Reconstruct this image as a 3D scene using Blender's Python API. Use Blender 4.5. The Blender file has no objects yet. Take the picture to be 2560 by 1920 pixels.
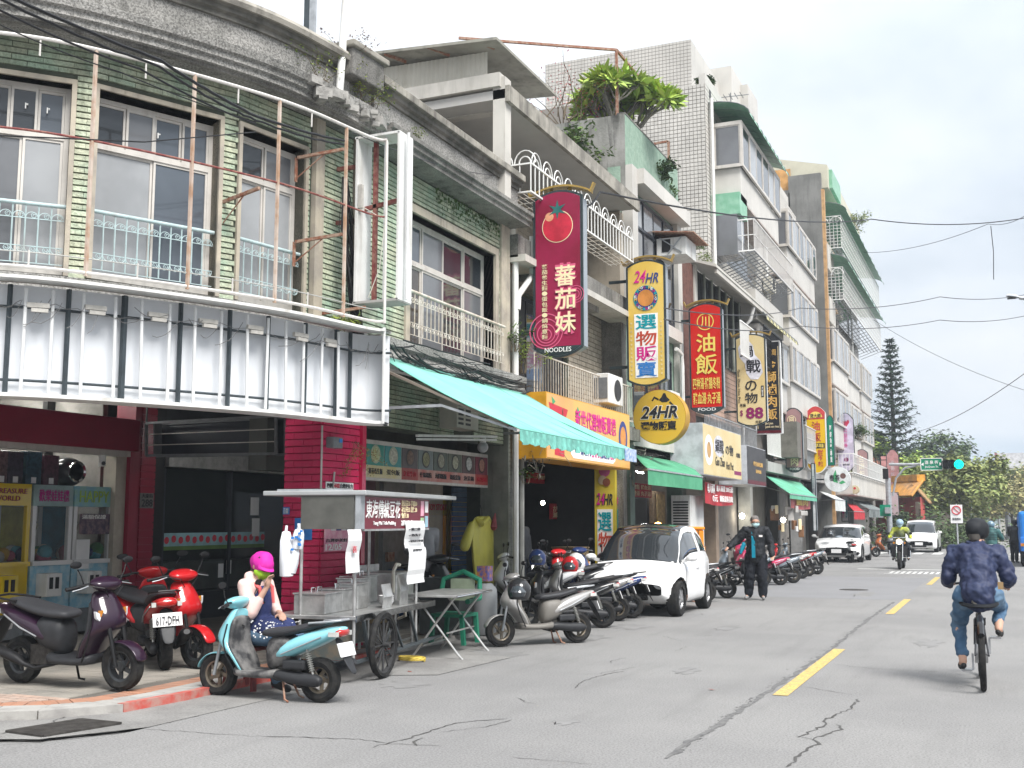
import bpy, bmesh, math, random
import numpy as np
from mathutils import Vector, Matrix, Euler
random.seed(7)
sc = bpy.context.scene
COL = sc.collection
R = math.radians

from math import cos,sin,pi
V3 = Vector; ru = random.uniform; rg = random.gauss; rc_ = random.choice; MT = Matrix.Translation
def XR(a): return Matrix.Rotation(a,4,'X')
# ---------------------------------------------------------------- camera
CAM_H = 1.6
PITCH,YAW = 7.0337,23.69
FPX = 2780.0
cd = bpy.data.cameras.new('street_camera'); cam = bpy.data.objects.new('street_camera',cd); COL.objects.link(cam)
cd.sensor_width = 36.0; cd.lens = FPX / 2560 * 36; cd.clip_start = 0.05; cd.clip_end = 6000
cam.location = (0,0,CAM_H); cam.rotation_euler = (R(90 + PITCH),0,R(YAW))
sc.camera = cam

# ---------------------------------------------------------------- sky, sun, exposure
SUN_DIR = V3((0.62,-0.42,0.95)).normalized()
w = bpy.data.worlds.new('World'); sc.world = w; w.use_nodes = True
def world_nodes():
    nt = w.node_tree; N = nt.nodes; L = nt.links; N.clear()
    out = N.new('ShaderNodeOutputWorld'); bg = N.new('ShaderNodeBackground'); bg.inputs['Strength'].default_value = 0.05
    sky = N.new('ShaderNodeTexSky'); sky.sky_type = 'NISHITA'; sky.sun_disc = False
    sky.sun_elevation = math.asin(SUN_DIR.z); sky.sun_rotation = math.atan2(SUN_DIR.x,SUN_DIR.y)
    sky.air_density = 1.0; sky.dust_density = 1.2; sky.ozone_density = 1.5
    tc = N.new('ShaderNodeTexCoord')
    sep = N.new('ShaderNodeSeparateXYZ'); L.new(tc.outputs['Generated'],sep.inputs[0])
    # cloud layer: project direction on a plane so clouds flatten towards the horizon
    zc = N.new('ShaderNodeMath'); zc.operation = 'MAXIMUM'; L.new(sep.outputs['Z'],zc.inputs[0]); zc.inputs[1].default_value = 0.0
    za = N.new('ShaderNodeMath'); za.operation = 'ADD'; L.new(zc.outputs[0],za.inputs[0]); za.inputs[1].default_value = 0.16
    dv = N.new('ShaderNodeVectorMath'); dv.operation = 'DIVIDE'; L.new(tc.outputs['Generated'],dv.inputs[0])
    cb = N.new('ShaderNodeCombineXYZ')
    for i in range(3): L.new(za.outputs[0],cb.inputs[i])
    L.new(cb.outputs[0],dv.inputs[1])
    mp = N.new('ShaderNodeMapping'); mp.inputs['Scale'].default_value = (1.0,0.75,1.0); mp.inputs['Location'].default_value = (3.3,1.2,0.0); L.new(dv.outputs[0],mp.inputs[0])
    nz = N.new('ShaderNodeTexNoise'); nz.inputs['Scale'].default_value = 0.85; nz.inputs['Detail'].default_value = 7; nz.inputs['Roughness'].default_value = 0.52; L.new(mp.outputs[0],nz.inputs['Vector'])
    cr = N.new('ShaderNodeValToRGB'); L.new(nz.outputs['Fac'],cr.inputs[0])
    e = cr.color_ramp.elements; e[0].position = 0.30; e[0].color = (5.4,6.1,6.9,1); e[1].position = 0.60; e[1].color = (9.3,9.4,9.5,1)
    m = cr.color_ramp.elements.new(0.43); m.color = (7.5,8.0,8.6,1)
    # blue gap low over the far end of the street
    mp2 = N.new('ShaderNodeMapping'); mp2.inputs['Scale'].default_value = (1.6,1.6,5.0); mp2.inputs['Location'].default_value = (0.4,0.7,0.3); L.new(tc.outputs['Generated'],mp2.inputs[0])
    n2 = N.new('ShaderNodeTexNoise'); n2.inputs['Scale'].default_value = 1.5; n2.inputs['Detail'].default_value = 5; L.new(mp2.outputs[0],n2.inputs['Vector'])
    hz = N.new('ShaderNodeMapRange'); hz.inputs['From Min'].default_value = 0.015; hz.inputs['From Max'].default_value = 0.13; hz.inputs['To Min'].default_value = 0.62; hz.inputs['To Max'].default_value = 0.0; L.new(sep.outputs['Z'],hz.inputs[0])
    ad = N.new('ShaderNodeMath'); ad.operation = 'ADD'; L.new(hz.outputs[0],ad.inputs[0]); L.new(n2.outputs['Fac'],ad.inputs[1])
    gp = N.new('ShaderNodeMapRange'); gp.interpolation_type = 'SMOOTHSTEP'; gp.inputs['From Min'].default_value = 0.82; gp.inputs['From Max'].default_value = 0.98; L.new(ad.outputs[0],gp.inputs[0])
    sb = N.new('ShaderNodeMixRGB'); sb.blend_type = 'MIX'; sb.inputs[0].default_value = 0.55; L.new(sky.outputs[0],sb.inputs[1]); sb.inputs[2].default_value = (4.4,6.0,8.3,1)
    mx = N.new('ShaderNodeMixRGB'); L.new(gp.outputs[0],mx.inputs[0]); L.new(cr.outputs[0],mx.inputs[1]); L.new(sb.outputs[0],mx.inputs[2])
    fin = N.new('ShaderNodeMixRGB'); fin.inputs[0].default_value = 0.06; L.new(mx.outputs[0],fin.inputs[1]); L.new(sky.outputs[0],fin.inputs[2])
    # an overcast sky is brighter overhead than at the horizon
    zg = N.new('ShaderNodeMapRange'); zg.inputs['From Min'].default_value = 0.1; zg.inputs['From Max'].default_value = 1.0; zg.inputs['To Min'].default_value = 0.84; zg.inputs['To Max'].default_value = 1.75; L.new(sep.outputs['Z'],zg.inputs[0])
    fm = N.new('ShaderNodeVectorMath'); fm.operation = 'SCALE'; L.new(fin.outputs[0],fm.inputs[0]); L.new(zg.outputs[0],fm.inputs['Scale'])
    L.new(fm.outputs[0],bg.inputs['Color']); L.new(bg.outputs[0],out.inputs['Surface'])
world_nodes()
sd = bpy.data.lights.new('sun','SUN'); sd.energy = 2.6; sd.angle = R(26); sd.color = (1.0,0.975,0.94)
sun = bpy.data.objects.new('sun',sd); COL.objects.link(sun); sun.rotation_euler = SUN_DIR.to_track_quat('Z','Y').to_euler(); sun.location = (20,-20,40)
sc.view_settings.view_transform = 'Standard'; sc.view_settings.look = 'None'; sc.view_settings.gamma = 1.0
sc.view_settings.use_curve_mapping = False; sc.view_settings.exposure = 1.34
sc.cycles.max_bounces = 6; sc.cycles.diffuse_bounces = 3; sc.cycles.glossy_bounces = 3; sc.cycles.transmission_bounces = 4; sc.cycles.transparent_max_bounces = 8
sc.cycles.use_denoising = True; sc.cycles.sample_clamp_indirect = 4.0

# ---------------------------------------------------------------- measuring: photograph pixels (2560 x 1920) to points in the place
_p,_y = R(PITCH),R(YAW)
FW = V3((-sin(_y) * cos(_p),cos(_y) * cos(_p),sin(_p)))
RT = V3((cos(_y),sin(_y),0)); UP = RT.cross(FW); CAMP = V3((0,0,CAM_H))
def ray(px,py): return FW * FPX + RT * (px - 1280) - UP * (py - 960)
def gp(px,py,z=0.0):
    d = ray(px,py); return CAMP + d * ((z - CAM_H) / d.z)
def dp(px,py,dist):                                            # point at a horizontal distance
    d = ray(px,py); return CAMP + d * (dist / math.hypot(d.x,d.y))
def yp(px,py,Y):
    d = ray(px,py); return CAMP + d * (Y / d.y)
class Frame:                                                     # vertical plane: s along it, d out of it, z up
    def __init__(f,p0,ang=0.0):
        f.p = V3((p0[0],p0[1],0)); a = R(ang); f.t = V3((sin(a),cos(a),0)); f.n = V3((f.t.y,-f.t.x,0)); f.ang = ang
    def P(f,s,d,z): return f.p + f.t * s + f.n * d + V3((0,0,z))
    def S(f,px,py,d=0.0):
        r = ray(px,py); o = f.p + f.n * d; k = (o - CAMP).dot(f.n) / r.dot(f.n); q = CAMP + r * k
        return ((q - o).dot(f.t),q.z)
F0 = Frame((-7.6,0),0)                                         # the street frontage

# ---------------------------------------------------------------- mesh building
class MB:
    def __init__(m): m.v = []; m.f = []; m.mi = []; m.cur = 0
    def add(m,vs,fs):
        n = len(m.v); m.v.extend([tuple(v) for v in vs]); m.f.extend([tuple(i + n for i in f) for f in fs]); m.mi.extend([m.cur] * len(fs)); return m
    def hexa(m,a): return m.add(a,[(0,3,2,1),(4,5,6,7),(0,1,5,4),(1,2,6,5),(2,3,7,6),(3,0,4,7)])
    def box(m,c,s,rz=0.0,rot=None):
        M = rot if rot is not None else Matrix.Rotation(rz,3,'Z'); c = V3(c); h = V3(s) / 2
        return m.hexa([c + M @ V3((x * h.x,y * h.y,z * h.z)) for z in (-1,1) for x,y in ((-1,-1),(1,-1),(1,1),(-1,1))])
    def fbox(m,fr,s0,s1,z0,z1,d0,d1):
        q = [(s0,d1),(s0,d0),(s1,d0),(s1,d1)]
        return m.hexa([fr.P(s,d,z) for z in (z0,z1) for s,d in reversed(q)])
    def fbox_open(m,fr,s0,s1,z0,z1,d0,d1):                # a proud piece without its hidden back
        a = [fr.P(s,d,z) for d in (d0,d1) for s,z in ((s0,z0),(s1,z0),(s1,z1),(s0,z1))]
        return m.add(a,[(4,5,6,7),(0,1,5,4),(1,2,6,5),(2,3,7,6),(3,0,4,7)])
    def bar(m,a,b,w,h=None,up=(0,0,1)):
        a = V3(a); b = V3(b); h = h or w; d = (b - a)
        if d.length < 1e-6: return m
        d.normalize(); u = V3(up)
        if abs(d.dot(u)) > 0.95: u = V3((1,0,0))
        x = d.cross(u).normalized() * (w / 2); z = x.cross(d).normalized() * (h / 2)
        return m.hexa([a - x - z,a + x - z,b + x - z,b - x - z,a - x + z,a + x + z,b + x + z,b - x + z])
    def tube(m,pts,r,n=8,closed=False,caps=True):
        P = [V3(p) for p in pts]; k = len(P); rr = r if hasattr(r,'__len__') else [r] * k
        vs = []; fs = []; prev = None
        for i in range(k):
            a = P[i - 1] if (i > 0 or closed) else P[i]; b = P[(i + 1) % k] if (i < k - 1 or closed) else P[i]
            t = (b - a); t = t.normalized() if t.length > 1e-9 else V3((0,0,1))
            if prev is None:
                u = V3((0,0,1)) if abs(t.z) < 0.9 else V3((1,0,0)); x = t.cross(u).normalized()
            else:
                x = prev - t * prev.dot(t); x = x.normalized() if x.length > 1e-6 else t.cross(V3((0,0,1))).normalized()
            prev = x; y = t.cross(x)
            for j in range(n):
                an = 2 * pi * j / n; vs.append(P[i] + (x * cos(an) + y * sin(an)) * rr[i])
        for i in range(k if closed else k - 1):
            for j in range(n):
                a = i * n + j; b = i * n + (j + 1) % n; i2 = (i + 1) % k
                fs.append((a,b,i2 * n + (j + 1) % n,i2 * n + j))
        if caps and not closed: fs.append(tuple(range(n - 1,-1,-1))); fs.append(tuple((k - 1) * n + j for j in range(n)))
        return m.add(vs,fs)
    def cyl(m,a,b,r,n=12,r2=None): return m.tube([a,b],[r,r if r2 is None else r2],n)
    def lathe(m,prof,n=24,M=None,closed=False):              # prof: (radius, axial) about local Y unless M
        M = M or Matrix.Identity(4); vs = []; fs = []; k = len(prof)
        for i in range(n):
            a = 2 * pi * i / n
            for r,y in prof: vs.append(M @ V3((r * cos(a),y,r * sin(a))))
        for i in range(n):
            for j in range(k if closed else k - 1):
                j2 = (j + 1) % k; a = i * k + j; b = ((i + 1) % n) * k + j; fs.append((a,b,((i + 1) % n) * k + j2,i * k + j2))
        return m.add(vs,fs)
    def loft(m,rings,cap=True,closed=True):
        n = len(rings[0]); vs = [p for r in rings for p in r]; fs = []
        for i in range(len(rings) - 1):
            for j in range(n if closed else n - 1):
                fs.append((i * n + j,i * n + (j + 1) % n,(i + 1) * n + (j + 1) % n,(i + 1) * n + j))
        if cap: fs.append(tuple(range(n - 1,-1,-1))); fs.append(tuple((len(rings) - 1) * n + j for j in range(n)))
        return m.add(vs,fs)
    def prism(m,poly,off):                                     # polygon swept along a vector
        poly = [V3(p) for p in poly]; off = V3(off); n = len(poly); vs = poly + [p + off for p in poly]
        return m.add(vs,[tuple(range(n - 1,-1,-1)),tuple(range(n,2 * n))] + [(i,(i + 1) % n,n + (i + 1) % n,n + i) for i in range(n)])
    def quad(m,a,b,c,d): return m.add([a,b,c,d],[(0,1,2,3)])
    def disc(m,c,n,r,k=24):
        n = V3(n).normalized(); u = V3((0,0,1)) if abs(n.z) < .9 else V3((1,0,0)); x = u.cross(n).normalized(); y = n.cross(x); c = V3(c)
        return m.add([c + (x * cos(2 * pi * i / k) + y * sin(2 * pi * i / k)) * r for i in range(k)],[tuple(range(k))])

WM = {}                                                          # world matrix of each object (before the depsgraph knows it)
def tag(o,label=None,cat=None,group=None,kind=None):
    if label: o['label'] = label
    if cat: o['category'] = cat
    if group: o['group'] = group
    if kind: o['kind'] = kind
    return o
def empty(name,loc,rz=0.0,label=None,cat=None,group=None,rot=None,scale=1.0):
    o = bpy.data.objects.new(name,None); COL.objects.link(o); o.empty_display_size = 0.2
    o.location = loc; o.rotation_euler = rot if rot is not None else (0,0,rz); o.scale = (scale,) * 3
    WM[o.name] = Matrix.LocRotScale(V3(loc),Euler(o.rotation_euler),V3((scale,) * 3)); return tag(o,label,cat,group)
def link(me,name,parent=None,kind=None,label=None):
    o = bpy.data.objects.new(name,me); COL.objects.link(o)
    if parent is not None: o.parent = parent; WM[o.name] = WM[parent.name].copy()
    else: WM[o.name] = Matrix.Identity(4)
    return tag(o,label,kind=kind)
def build(m,name,mats,parent=None,world=True,smooth=False,bevel=0.0,subsurf=0,kind=None,label=None,sharp=40,fixn=False):
    if not isinstance(mats,(list,tuple)): mats = [mats]
    me = bpy.data.meshes.new(name); vs = m.v
    if world and parent is not None:
        I = WM[parent.name].inverted(); vs = [tuple(I @ V3(v)) for v in vs]
    me.from_pydata(vs,[],m.f)
    for mt in mats: me.materials.append(mt)
    if max(m.mi,default=0): me.polygons.foreach_set('material_index',m.mi)
    if fixn:
        b = bmesh.new(); b.from_mesh(me); bmesh.ops.remove_doubles(b,verts=b.verts,dist=1e-5); bmesh.ops.recalc_face_normals(b,faces=b.faces); b.to_mesh(me); b.free()
    if smooth:
        me.polygons.foreach_set('use_smooth',[True] * len(me.polygons))
        if not subsurf: me.set_sharp_from_angle(angle=R(sharp))
    me.update(); o = link(me,name,parent,kind,label)
    if bevel:
        b = o.modifiers.new('bevel','BEVEL'); b.width = bevel; b.segments = 2; b.limit_method = 'ANGLE'; b.angle_limit = R(35)
    if subsurf:
        s = o.modifiers.new('subsurf','SUBSURF'); s.levels = s.render_levels = subsurf
    return o
def top(m,name,mats,label,cat,group=None,**k):            # a top-level thing that is one mesh
    o = build(m,name,mats,None,**k); return tag(o,label,cat,group)
def struct(m,name,mats,label=None,**k):
    o = build(m,name,mats,None,**k); return tag(o,label,kind='structure')
def copy_tree(o,parent=None,mats=None,loc=None,rz=None):
    c = o.copy(); COL.objects.link(c); c.parent = parent
    WM[c.name] = Matrix.LocRotScale(c.location,c.rotation_euler,c.scale) if parent is None else WM[parent.name] @ c.matrix_basis
    for ch in o.children: copy_tree(ch,c)
    return c
def text_mesh(s,bold=0.0,ext=0.004,res=2,italic=0.0):
    c = bpy.data.curves.new('lettering','FONT'); c.body = s; c.resolution_u = res; c.offset = bold * .5 if bold >= .06 else min(.014,bold * 0.4); c.extrude = ext; c.shear = italic
    o = bpy.data.objects.new('lettering',c)
    me = bpy.data.meshes.new_from_object(o)
    bpy.data.objects.remove(o); bpy.data.curves.remove(c); return me
def lettering(s,fr,s0,s1,z0,z1,d,mt,parent,bold=0.012,flip=1,name='lettering',italic=0.0,keep=False,rotz=False):
    """text stretched into the rectangle s0..s1, z0..z1 of a frame, standing at depth d"""
    me = text_mesh(s,bold,1.0,italic=italic); xs = [v.co.x for v in me.vertices]; ys = [v.co.y for v in me.vertices]
    if not xs: return None
    x0,x1,y0,y1 = min(xs),max(xs),min(ys),max(ys)
    if rotz:                                                     # turned a quarter, reading downwards
        for v in me.vertices: v.co.x,v.co.y = v.co.y,-v.co.x
        x0,x1,y0,y1 = y0,y1,-x1,-x0
    ks = (s1 - s0) / (x1 - x0); kz = (z1 - z0) / (y1 - y0)
    if keep: ks = kz = min(ks,kz) if ks > 0 else kz
    I = WM[parent.name].inverted() if parent is not None else Matrix.Identity(4)
    cx,cy = (s0 + s1) / 2,(z0 + z1) / 2
    for v in me.vertices:
        v.co = I @ fr.P(cx + (v.co.x - (x0 + x1) / 2) * ks,d + (0.003 if v.co.z * flip > 0 else -0.003),cy + (v.co.y - (y0 + y1) / 2) * kz)
    me.materials.append(mt); me.update()
    return link(me,name,parent)

# ---------------------------------------------------------------- materials
MATS = {}
def srgb(h):
    if isinstance(h,str):
        h = h.lstrip('#'); c = [int(h[i:i + 2],16) / 255 for i in (0,2,4)]; return tuple(x / 12.92 if x <= 0.04045 else ((x + 0.055) / 1.055) ** 2.4 for x in c)
    return h
def mat(name,col,rough=0.6,metal=0.0,col2=None,nscale=3.0,namt=0.35,streak=0.0,scol=(0.03,0.03,0.025),sscale=1.2,bump=0.0,bscale=60.0,coat=0.0,
        vary=0.0,emit=0.0,trans=0.0,alpha=1.0,fine=0.0,fscale=120.0,spec=0.28,hue=0.0,local=False,stretch=(1,1,0.12)):
    if name in MATS: return MATS[name]
    m = bpy.data.materials.new(name); m.use_nodes = True; MATS[name] = m; nt = m.node_tree; N = nt.nodes; L = nt.links
    b = N['Principled BSDF']; col = srgb(col); b.inputs['Roughness'].default_value = rough; b.inputs['Metallic'].default_value = metal
    b.inputs['Coat Weight'].default_value = coat; b.inputs['Coat Roughness'].default_value = 0.035; b.inputs['Specular IOR Level'].default_value = spec
    b.inputs['Transmission Weight'].default_value = trans; b.inputs['Alpha'].default_value = alpha
    pos = N.new('ShaderNodeTexCoord').outputs['Object'] if local else N.new('ShaderNodeNewGeometry').outputs['Position']
    base = None
    def mixc(f,a,c,mode='MIX'):
        x = N.new('ShaderNodeMixRGB'); x.blend_type = mode
        (L.new(f,x.inputs[0]) if hasattr(f,'links') else setattr(x.inputs[0],'default_value',f))
        for i,q in ((1,a),(2,c)):
            if hasattr(q,'links'): L.new(q,x.inputs[i])
            else: x.inputs[i].default_value = (*q,1)
        return x.outputs[0]
    def noise(scale,detail=4,rough_=0.6,vec=None):
        n = N.new('ShaderNodeTexNoise'); n.inputs['Scale'].default_value = scale; n.inputs['Detail'].default_value = detail; n.inputs['Roughness'].default_value = rough_
        L.new(vec or pos,n.inputs['Vector']); return n.outputs['Fac']
    def ramp(f,lo,hi):
        r = N.new('ShaderNodeMapRange'); r.interpolation_type = 'SMOOTHSTEP'; r.inputs['From Min'].default_value = lo; r.inputs['From Max'].default_value = hi; L.new(f,r.inputs[0]); return r.outputs[0]
    def mul(f,k):
        x = N.new('ShaderNodeMath'); x.operation = 'MULTIPLY'; L.new(f,x.inputs[0])
        (L.new(k,x.inputs[1]) if hasattr(k,'links') else setattr(x.inputs[1],'default_value',k)); return x.outputs[0]
    base = col
    c2 = srgb(col2) if col2 is not None else tuple(min(1,c * (1 - namt)) for c in col)
    if namt or col2 is not None: base = mixc(ramp(noise(nscale),0.35,0.68),base,c2)
    if fine: base = mixc(ramp(noise(fscale,2,0.7),0.42,0.62),base,tuple(c * (1 - fine) for c in col) if not hasattr(base,'links') else mixc(1.0,base,(1 - fine,) * 3,'MULTIPLY'))
    if vary or hue:
        oi = N.new('ShaderNodeObjectInfo'); ge = N.new('ShaderNodeNewGeometry'); ad = N.new('ShaderNodeMath'); ad.operation = 'ADD'
        L.new(oi.outputs['Random'],ad.inputs[0]); L.new(ge.outputs['Random Per Island'],ad.inputs[1])
        fr_ = N.new('ShaderNodeMath'); fr_.operation = 'FRACT'; L.new(ad.outputs[0],fr_.inputs[0])
        hs = N.new('ShaderNodeHueSaturation'); hs.inputs['Fac'].default_value = 1
        mr = N.new('ShaderNodeMapRange'); mr.inputs['To Min'].default_value = 1 - vary; mr.inputs['To Max'].default_value = 1 + vary * 0.7; L.new(fr_.outputs[0],mr.inputs[0]); L.new(mr.outputs[0],hs.inputs['Value'])
        if hue:
            f2 = N.new('ShaderNodeMath'); f2.operation = 'MULTIPLY'; f2.inputs[1].default_value = 7.31; L.new(fr_.outputs[0],f2.inputs[0]); f3 = N.new('ShaderNodeMath'); f3.operation = 'FRACT'; L.new(f2.outputs[0],f3.inputs[0])
            m2 = N.new('ShaderNodeMapRange'); m2.inputs['To Min'].default_value = 0.5 - hue; m2.inputs['To Max'].default_value = 0.5 + hue; L.new(f3.outputs[0],m2.inputs[0]); L.new(m2.outputs[0],hs.inputs['Hue'])
        (L.new(base,hs.inputs['Color']) if hasattr(base,'links') else setattr(hs.inputs['Color'],'default_value',(*base,1))); base = hs.outputs[0]
    if streak:
        mp = N.new('ShaderNodeMapping'); mp.inputs['Scale'].default_value = stretch; L.new(pos,mp.inputs[0])
        f = mul(ramp(noise(sscale * 6,5,0.65,mp.outputs[0]),0.46,0.72),ramp(noise(sscale),0.3,0.6)); base = mixc(mul(f,streak),base,srgb(scol))
    if hasattr(base,'links'): L.new(base,b.inputs['Base Color'])
    else: b.inputs['Base Color'].default_value = (*base,1)
    if emit:
        b.inputs['Emission Strength'].default_value = emit
        (L.new(base,b.inputs['Emission Color']) if hasattr(base,'links') else setattr(b.inputs['Emission Color'],'default_value',(*base,1)))
    if bump:
        bp = N.new('ShaderNodeBump'); bp.inputs['Strength'].default_value = bump; bp.inputs['Distance'].default_value = 0.02; L.new(noise(bscale,3),bp.inputs['Height']); L.new(bp.outputs[0],b.inputs['Normal'])
    return m
def paint(name,col,**k):
    k.setdefault('rough',0.28); k.setdefault('coat',0.75); k.setdefault('namt',0.06); k.setdefault('spec',.1); return mat(name,col,**k)
STEEL = mat('stainless_steel',(0.5,0.5,0.49),0.34,0.65,namt=0.3,nscale=9,streak=0.25,scol=(0.2,0.19,0.17))
GALV = mat('galvanised_metal',(0.42,0.44,0.46),0.45,0.5,nscale=8,namt=0.25)
CHROME = mat('chrome',(0.7,0.7,0.7),0.12,1.0,namt=0.05)
ALU = mat('aluminium_frame',(0.56,0.53,0.49),0.45,0.15,nscale=4,namt=0.14,streak=0.3,scol=(0.22,0.18,0.14))
ALUW = mat('pale_aluminium',(0.62,0.6,0.58),0.45,0.1,nscale=4,namt=0.1)
DKALU = mat('dark_window_frame',(0.035,0.04,0.05),0.4,0.3,namt=0.2)
BLACK = mat('black_plastic',(0.011,0.011,0.012),0.45,namt=0.3,nscale=12)
DKGREY = mat('dark_grey_plastic',(0.026,0.027,0.03),0.5,namt=0.25,nscale=10)
GREYP = mat('grey_plastic',(0.16,0.17,0.18),0.5,namt=0.2,nscale=10)
RUBBER = mat('tyre_rubber',(0.014,0.014,0.015),0.8,spec=.15,namt=0.3,nscale=20,col2=(0.03,0.029,0.027),bump=0.3,bscale=150)
WHITE = mat('white_paint',(0.72,0.72,0.7),0.5,namt=0.08)
WHITEDIRT = mat('dirty_white_metal',(0.66,0.66,0.64),0.5,nscale=2.5,namt=0.12,streak=0.45,scol=(0.23,0.19,0.14))
RUST = mat('rusted_steel',(0.22,0.085,0.05),0.8,nscale=14,col2=(0.33,0.24,0.18),bump=0.3,bscale=90)
RUSTRED = mat('red_oxide_steel',(0.17,0.035,0.035),0.7,nscale=12,col2=(0.27,0.13,0.1))
PINKPIPE = mat('faded_rusty_pipe',(0.5,0.42,0.36),0.6,nscale=3.5,col2=(0.34,0.2,0.12),streak=0.4,scol=(0.2,0.08,0.04))
CONC = mat('weathered_concrete',(0.27,0.26,0.24),0.9,nscale=1.6,col2=(0.15,0.145,0.135),streak=0.75,scol=(0.035,0.035,0.03),bump=0.5,bscale=45,fine=0.4,fscale=55)
PEBBLE = mat('pebbledash',(0.36,0.35,0.33),0.92,nscale=1.3,col2=(0.24,0.235,0.22),streak=0.45,scol=(0.05,0.05,0.045),bump=0.8,bscale=38,fine=0.5,fscale=42)
CONCTOP = mat('pale_concrete_cap',(0.33,0.31,0.27),0.9,nscale=2.2,col2=(0.17,0.16,0.14),streak=0.6,scol=(0.05,0.045,0.04),bump=0.4,bscale=60)
STONE = mat('beige_stone_surround',(0.44,0.39,0.31),0.85,nscale=2.5,col2=(0.3,0.27,0.23),streak=0.5,scol=(0.1,0.09,0.075),bump=0.2,bscale=80)
GROUT = mat('dark_joint',(0.07,0.08,0.06),0.95,namt=0.3)
GTILE = mat('green_split_tile',(0.45,0.48,0.35),0.55,nscale=2.2,col2=(0.3,0.39,0.29),vary=0.2,hue=0.025,streak=0.65,scol=(0.09,0.11,0.07),sscale=0.9,bump=0.7,bscale=28,fine=0.22,fscale=30,stretch=(1,1,0.25))
LBLUE = mat('pale_blue_rail',(0.44,0.56,0.57),0.5,nscale=10,namt=0.18,streak=0.4,scol=(0.3,0.24,0.2))
IVORY = mat('ivory_rail',(0.58,0.55,0.49),0.55,nscale=8,col2=(0.42,0.36,0.29))
CABLE = mat('black_cable',(0.012,0.012,0.014),0.5,namt=0.1)
GREYWIRE = mat('grey_wire',(0.4,0.4,0.38),0.6,namt=0.2)
YWIRE = mat('cream_wire',(0.6,0.58,0.5),0.6,namt=0.2)
def glass(name,col,rough=0.06,**k):
    k.setdefault('namt',0.2); return mat(name,col,rough,0.0,coat=0.35,nscale=1.2,spec=0.5,**k)
G_DARK = glass('dark_glass',(0.035,0.04,0.046)); G_GREY = glass('grey_curtained_glass',(0.15,0.155,0.165),0.1); G_LIGHT = glass('frosted_glass',(0.3,0.31,0.32),0.25)
G_MID = glass('bluish_glass',(0.09,0.105,0.125)); G_BROWN = glass('brown_glass',(0.06,0.05,0.042))

# ================================================================ GROUND
ASPH = mat('asphalt',(0.255,0.251,0.246),0.9,nscale=0.35,col2=(0.215,0.212,0.21),fine=0.3,fscale=60,bump=0.4,bscale=110,spec=0.3,streak=.45,scol=(.15,.148,.145),sscale=.55,stretch=(1,.12,1))
APRON = mat('concrete_gutter',(0.25,0.245,0.235),0.9,nscale=1.1,col2=(0.17,0.165,0.16),fine=0.2,fscale=60,streak=0.0,bump=0.3,bscale=70)
PAVE = mat('beige_paver',(0.30,0.275,0.24),0.85,nscale=2.0,col2=(0.2,0.19,0.17),vary=0.07,fine=0.12,fscale=50)
TACT = mat('pink_paver',(0.42,0.3,0.24),0.85,nscale=5,col2=(0.34,0.27,0.23),vary=0.16)
TERRA = mat('terracotta_border',(0.38,0.19,0.12),0.8,nscale=4,col2=(0.31,0.18,0.13),vary=0.1)
KERBC = mat('kerb_concrete',(0.34,0.33,0.31),0.85,nscale=4,col2=(0.24,0.23,0.22),bump=0.2)
KERBR = mat('faded_red_kerb_paint',(0.42,0.075,0.06),0.7,nscale=9,col2=(0.36,0.2,0.17))
YLINE = mat('yellow_road_paint',(0.6,0.43,0.14),0.8,nscale=9,col2=(0.45,0.35,0.16),fine=0.35,fscale=45)
WLINE = mat('white_road_paint',(0.62,0.62,0.6),0.7,nscale=6,col2=(0.4,0.4,0.39))
CRACK = mat('crack_filler',(0.085,0.083,0.08),0.95,namt=0.3)
SEAMM = mat('worn_asphalt_seam',(0.105,0.104,0.105),0.95,nscale=9,col2=(0.16,0.158,0.155))
IRON = mat('drain_iron',(0.07,0.065,0.06),0.7,0.4,nscale=12,namt=0.4)
m = MB(); m.quad((-600,-60,-0.02),(600,-60,-0.02),(600,2500,-0.02),(-600,2500,-0.02)); struct(m,'ground',ASPH)
m = MB(); m.quad((-6.2,-8,0),(11,-8,0),(11,600,0),(-6.2,600,0)); struct(m,'road',ASPH)
# gutter strip between road and kerb
kerb = [(-14,4.6),(-9.2,6.15),(-7.9,6.55),(-7.25,6.95),(-6.86,7.5),(-6.8,8.2),(-6.82,9.0),(-6.85,12),(-6.85,70)]
m = MB(); out = [(-14,3.9),(-9.2,5.5),(-7.6,5.9),(-6.6,6.35),(-6.2,7.05),(-6.16,8.4),(-6.1,9.4),(-6.1,12),(-6.1,70)]
m.loft([[(*a,0.0),(*b,0.004)] for a,b in zip(kerb,out)],cap=False,closed=False)
m.v = [(x,y,0.004) for x,y,z in m.v]; struct(m,'gutter',APRON)
m = MB(); m.add([(-6.1,10.3,0.006),(-5.5,10.6,0.006),(-5.4,12.3,0.006),(-6.1,12.6,0.006)],[(0,1,2,3)]); struct(m,'concrete_patch',APRON)
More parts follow.
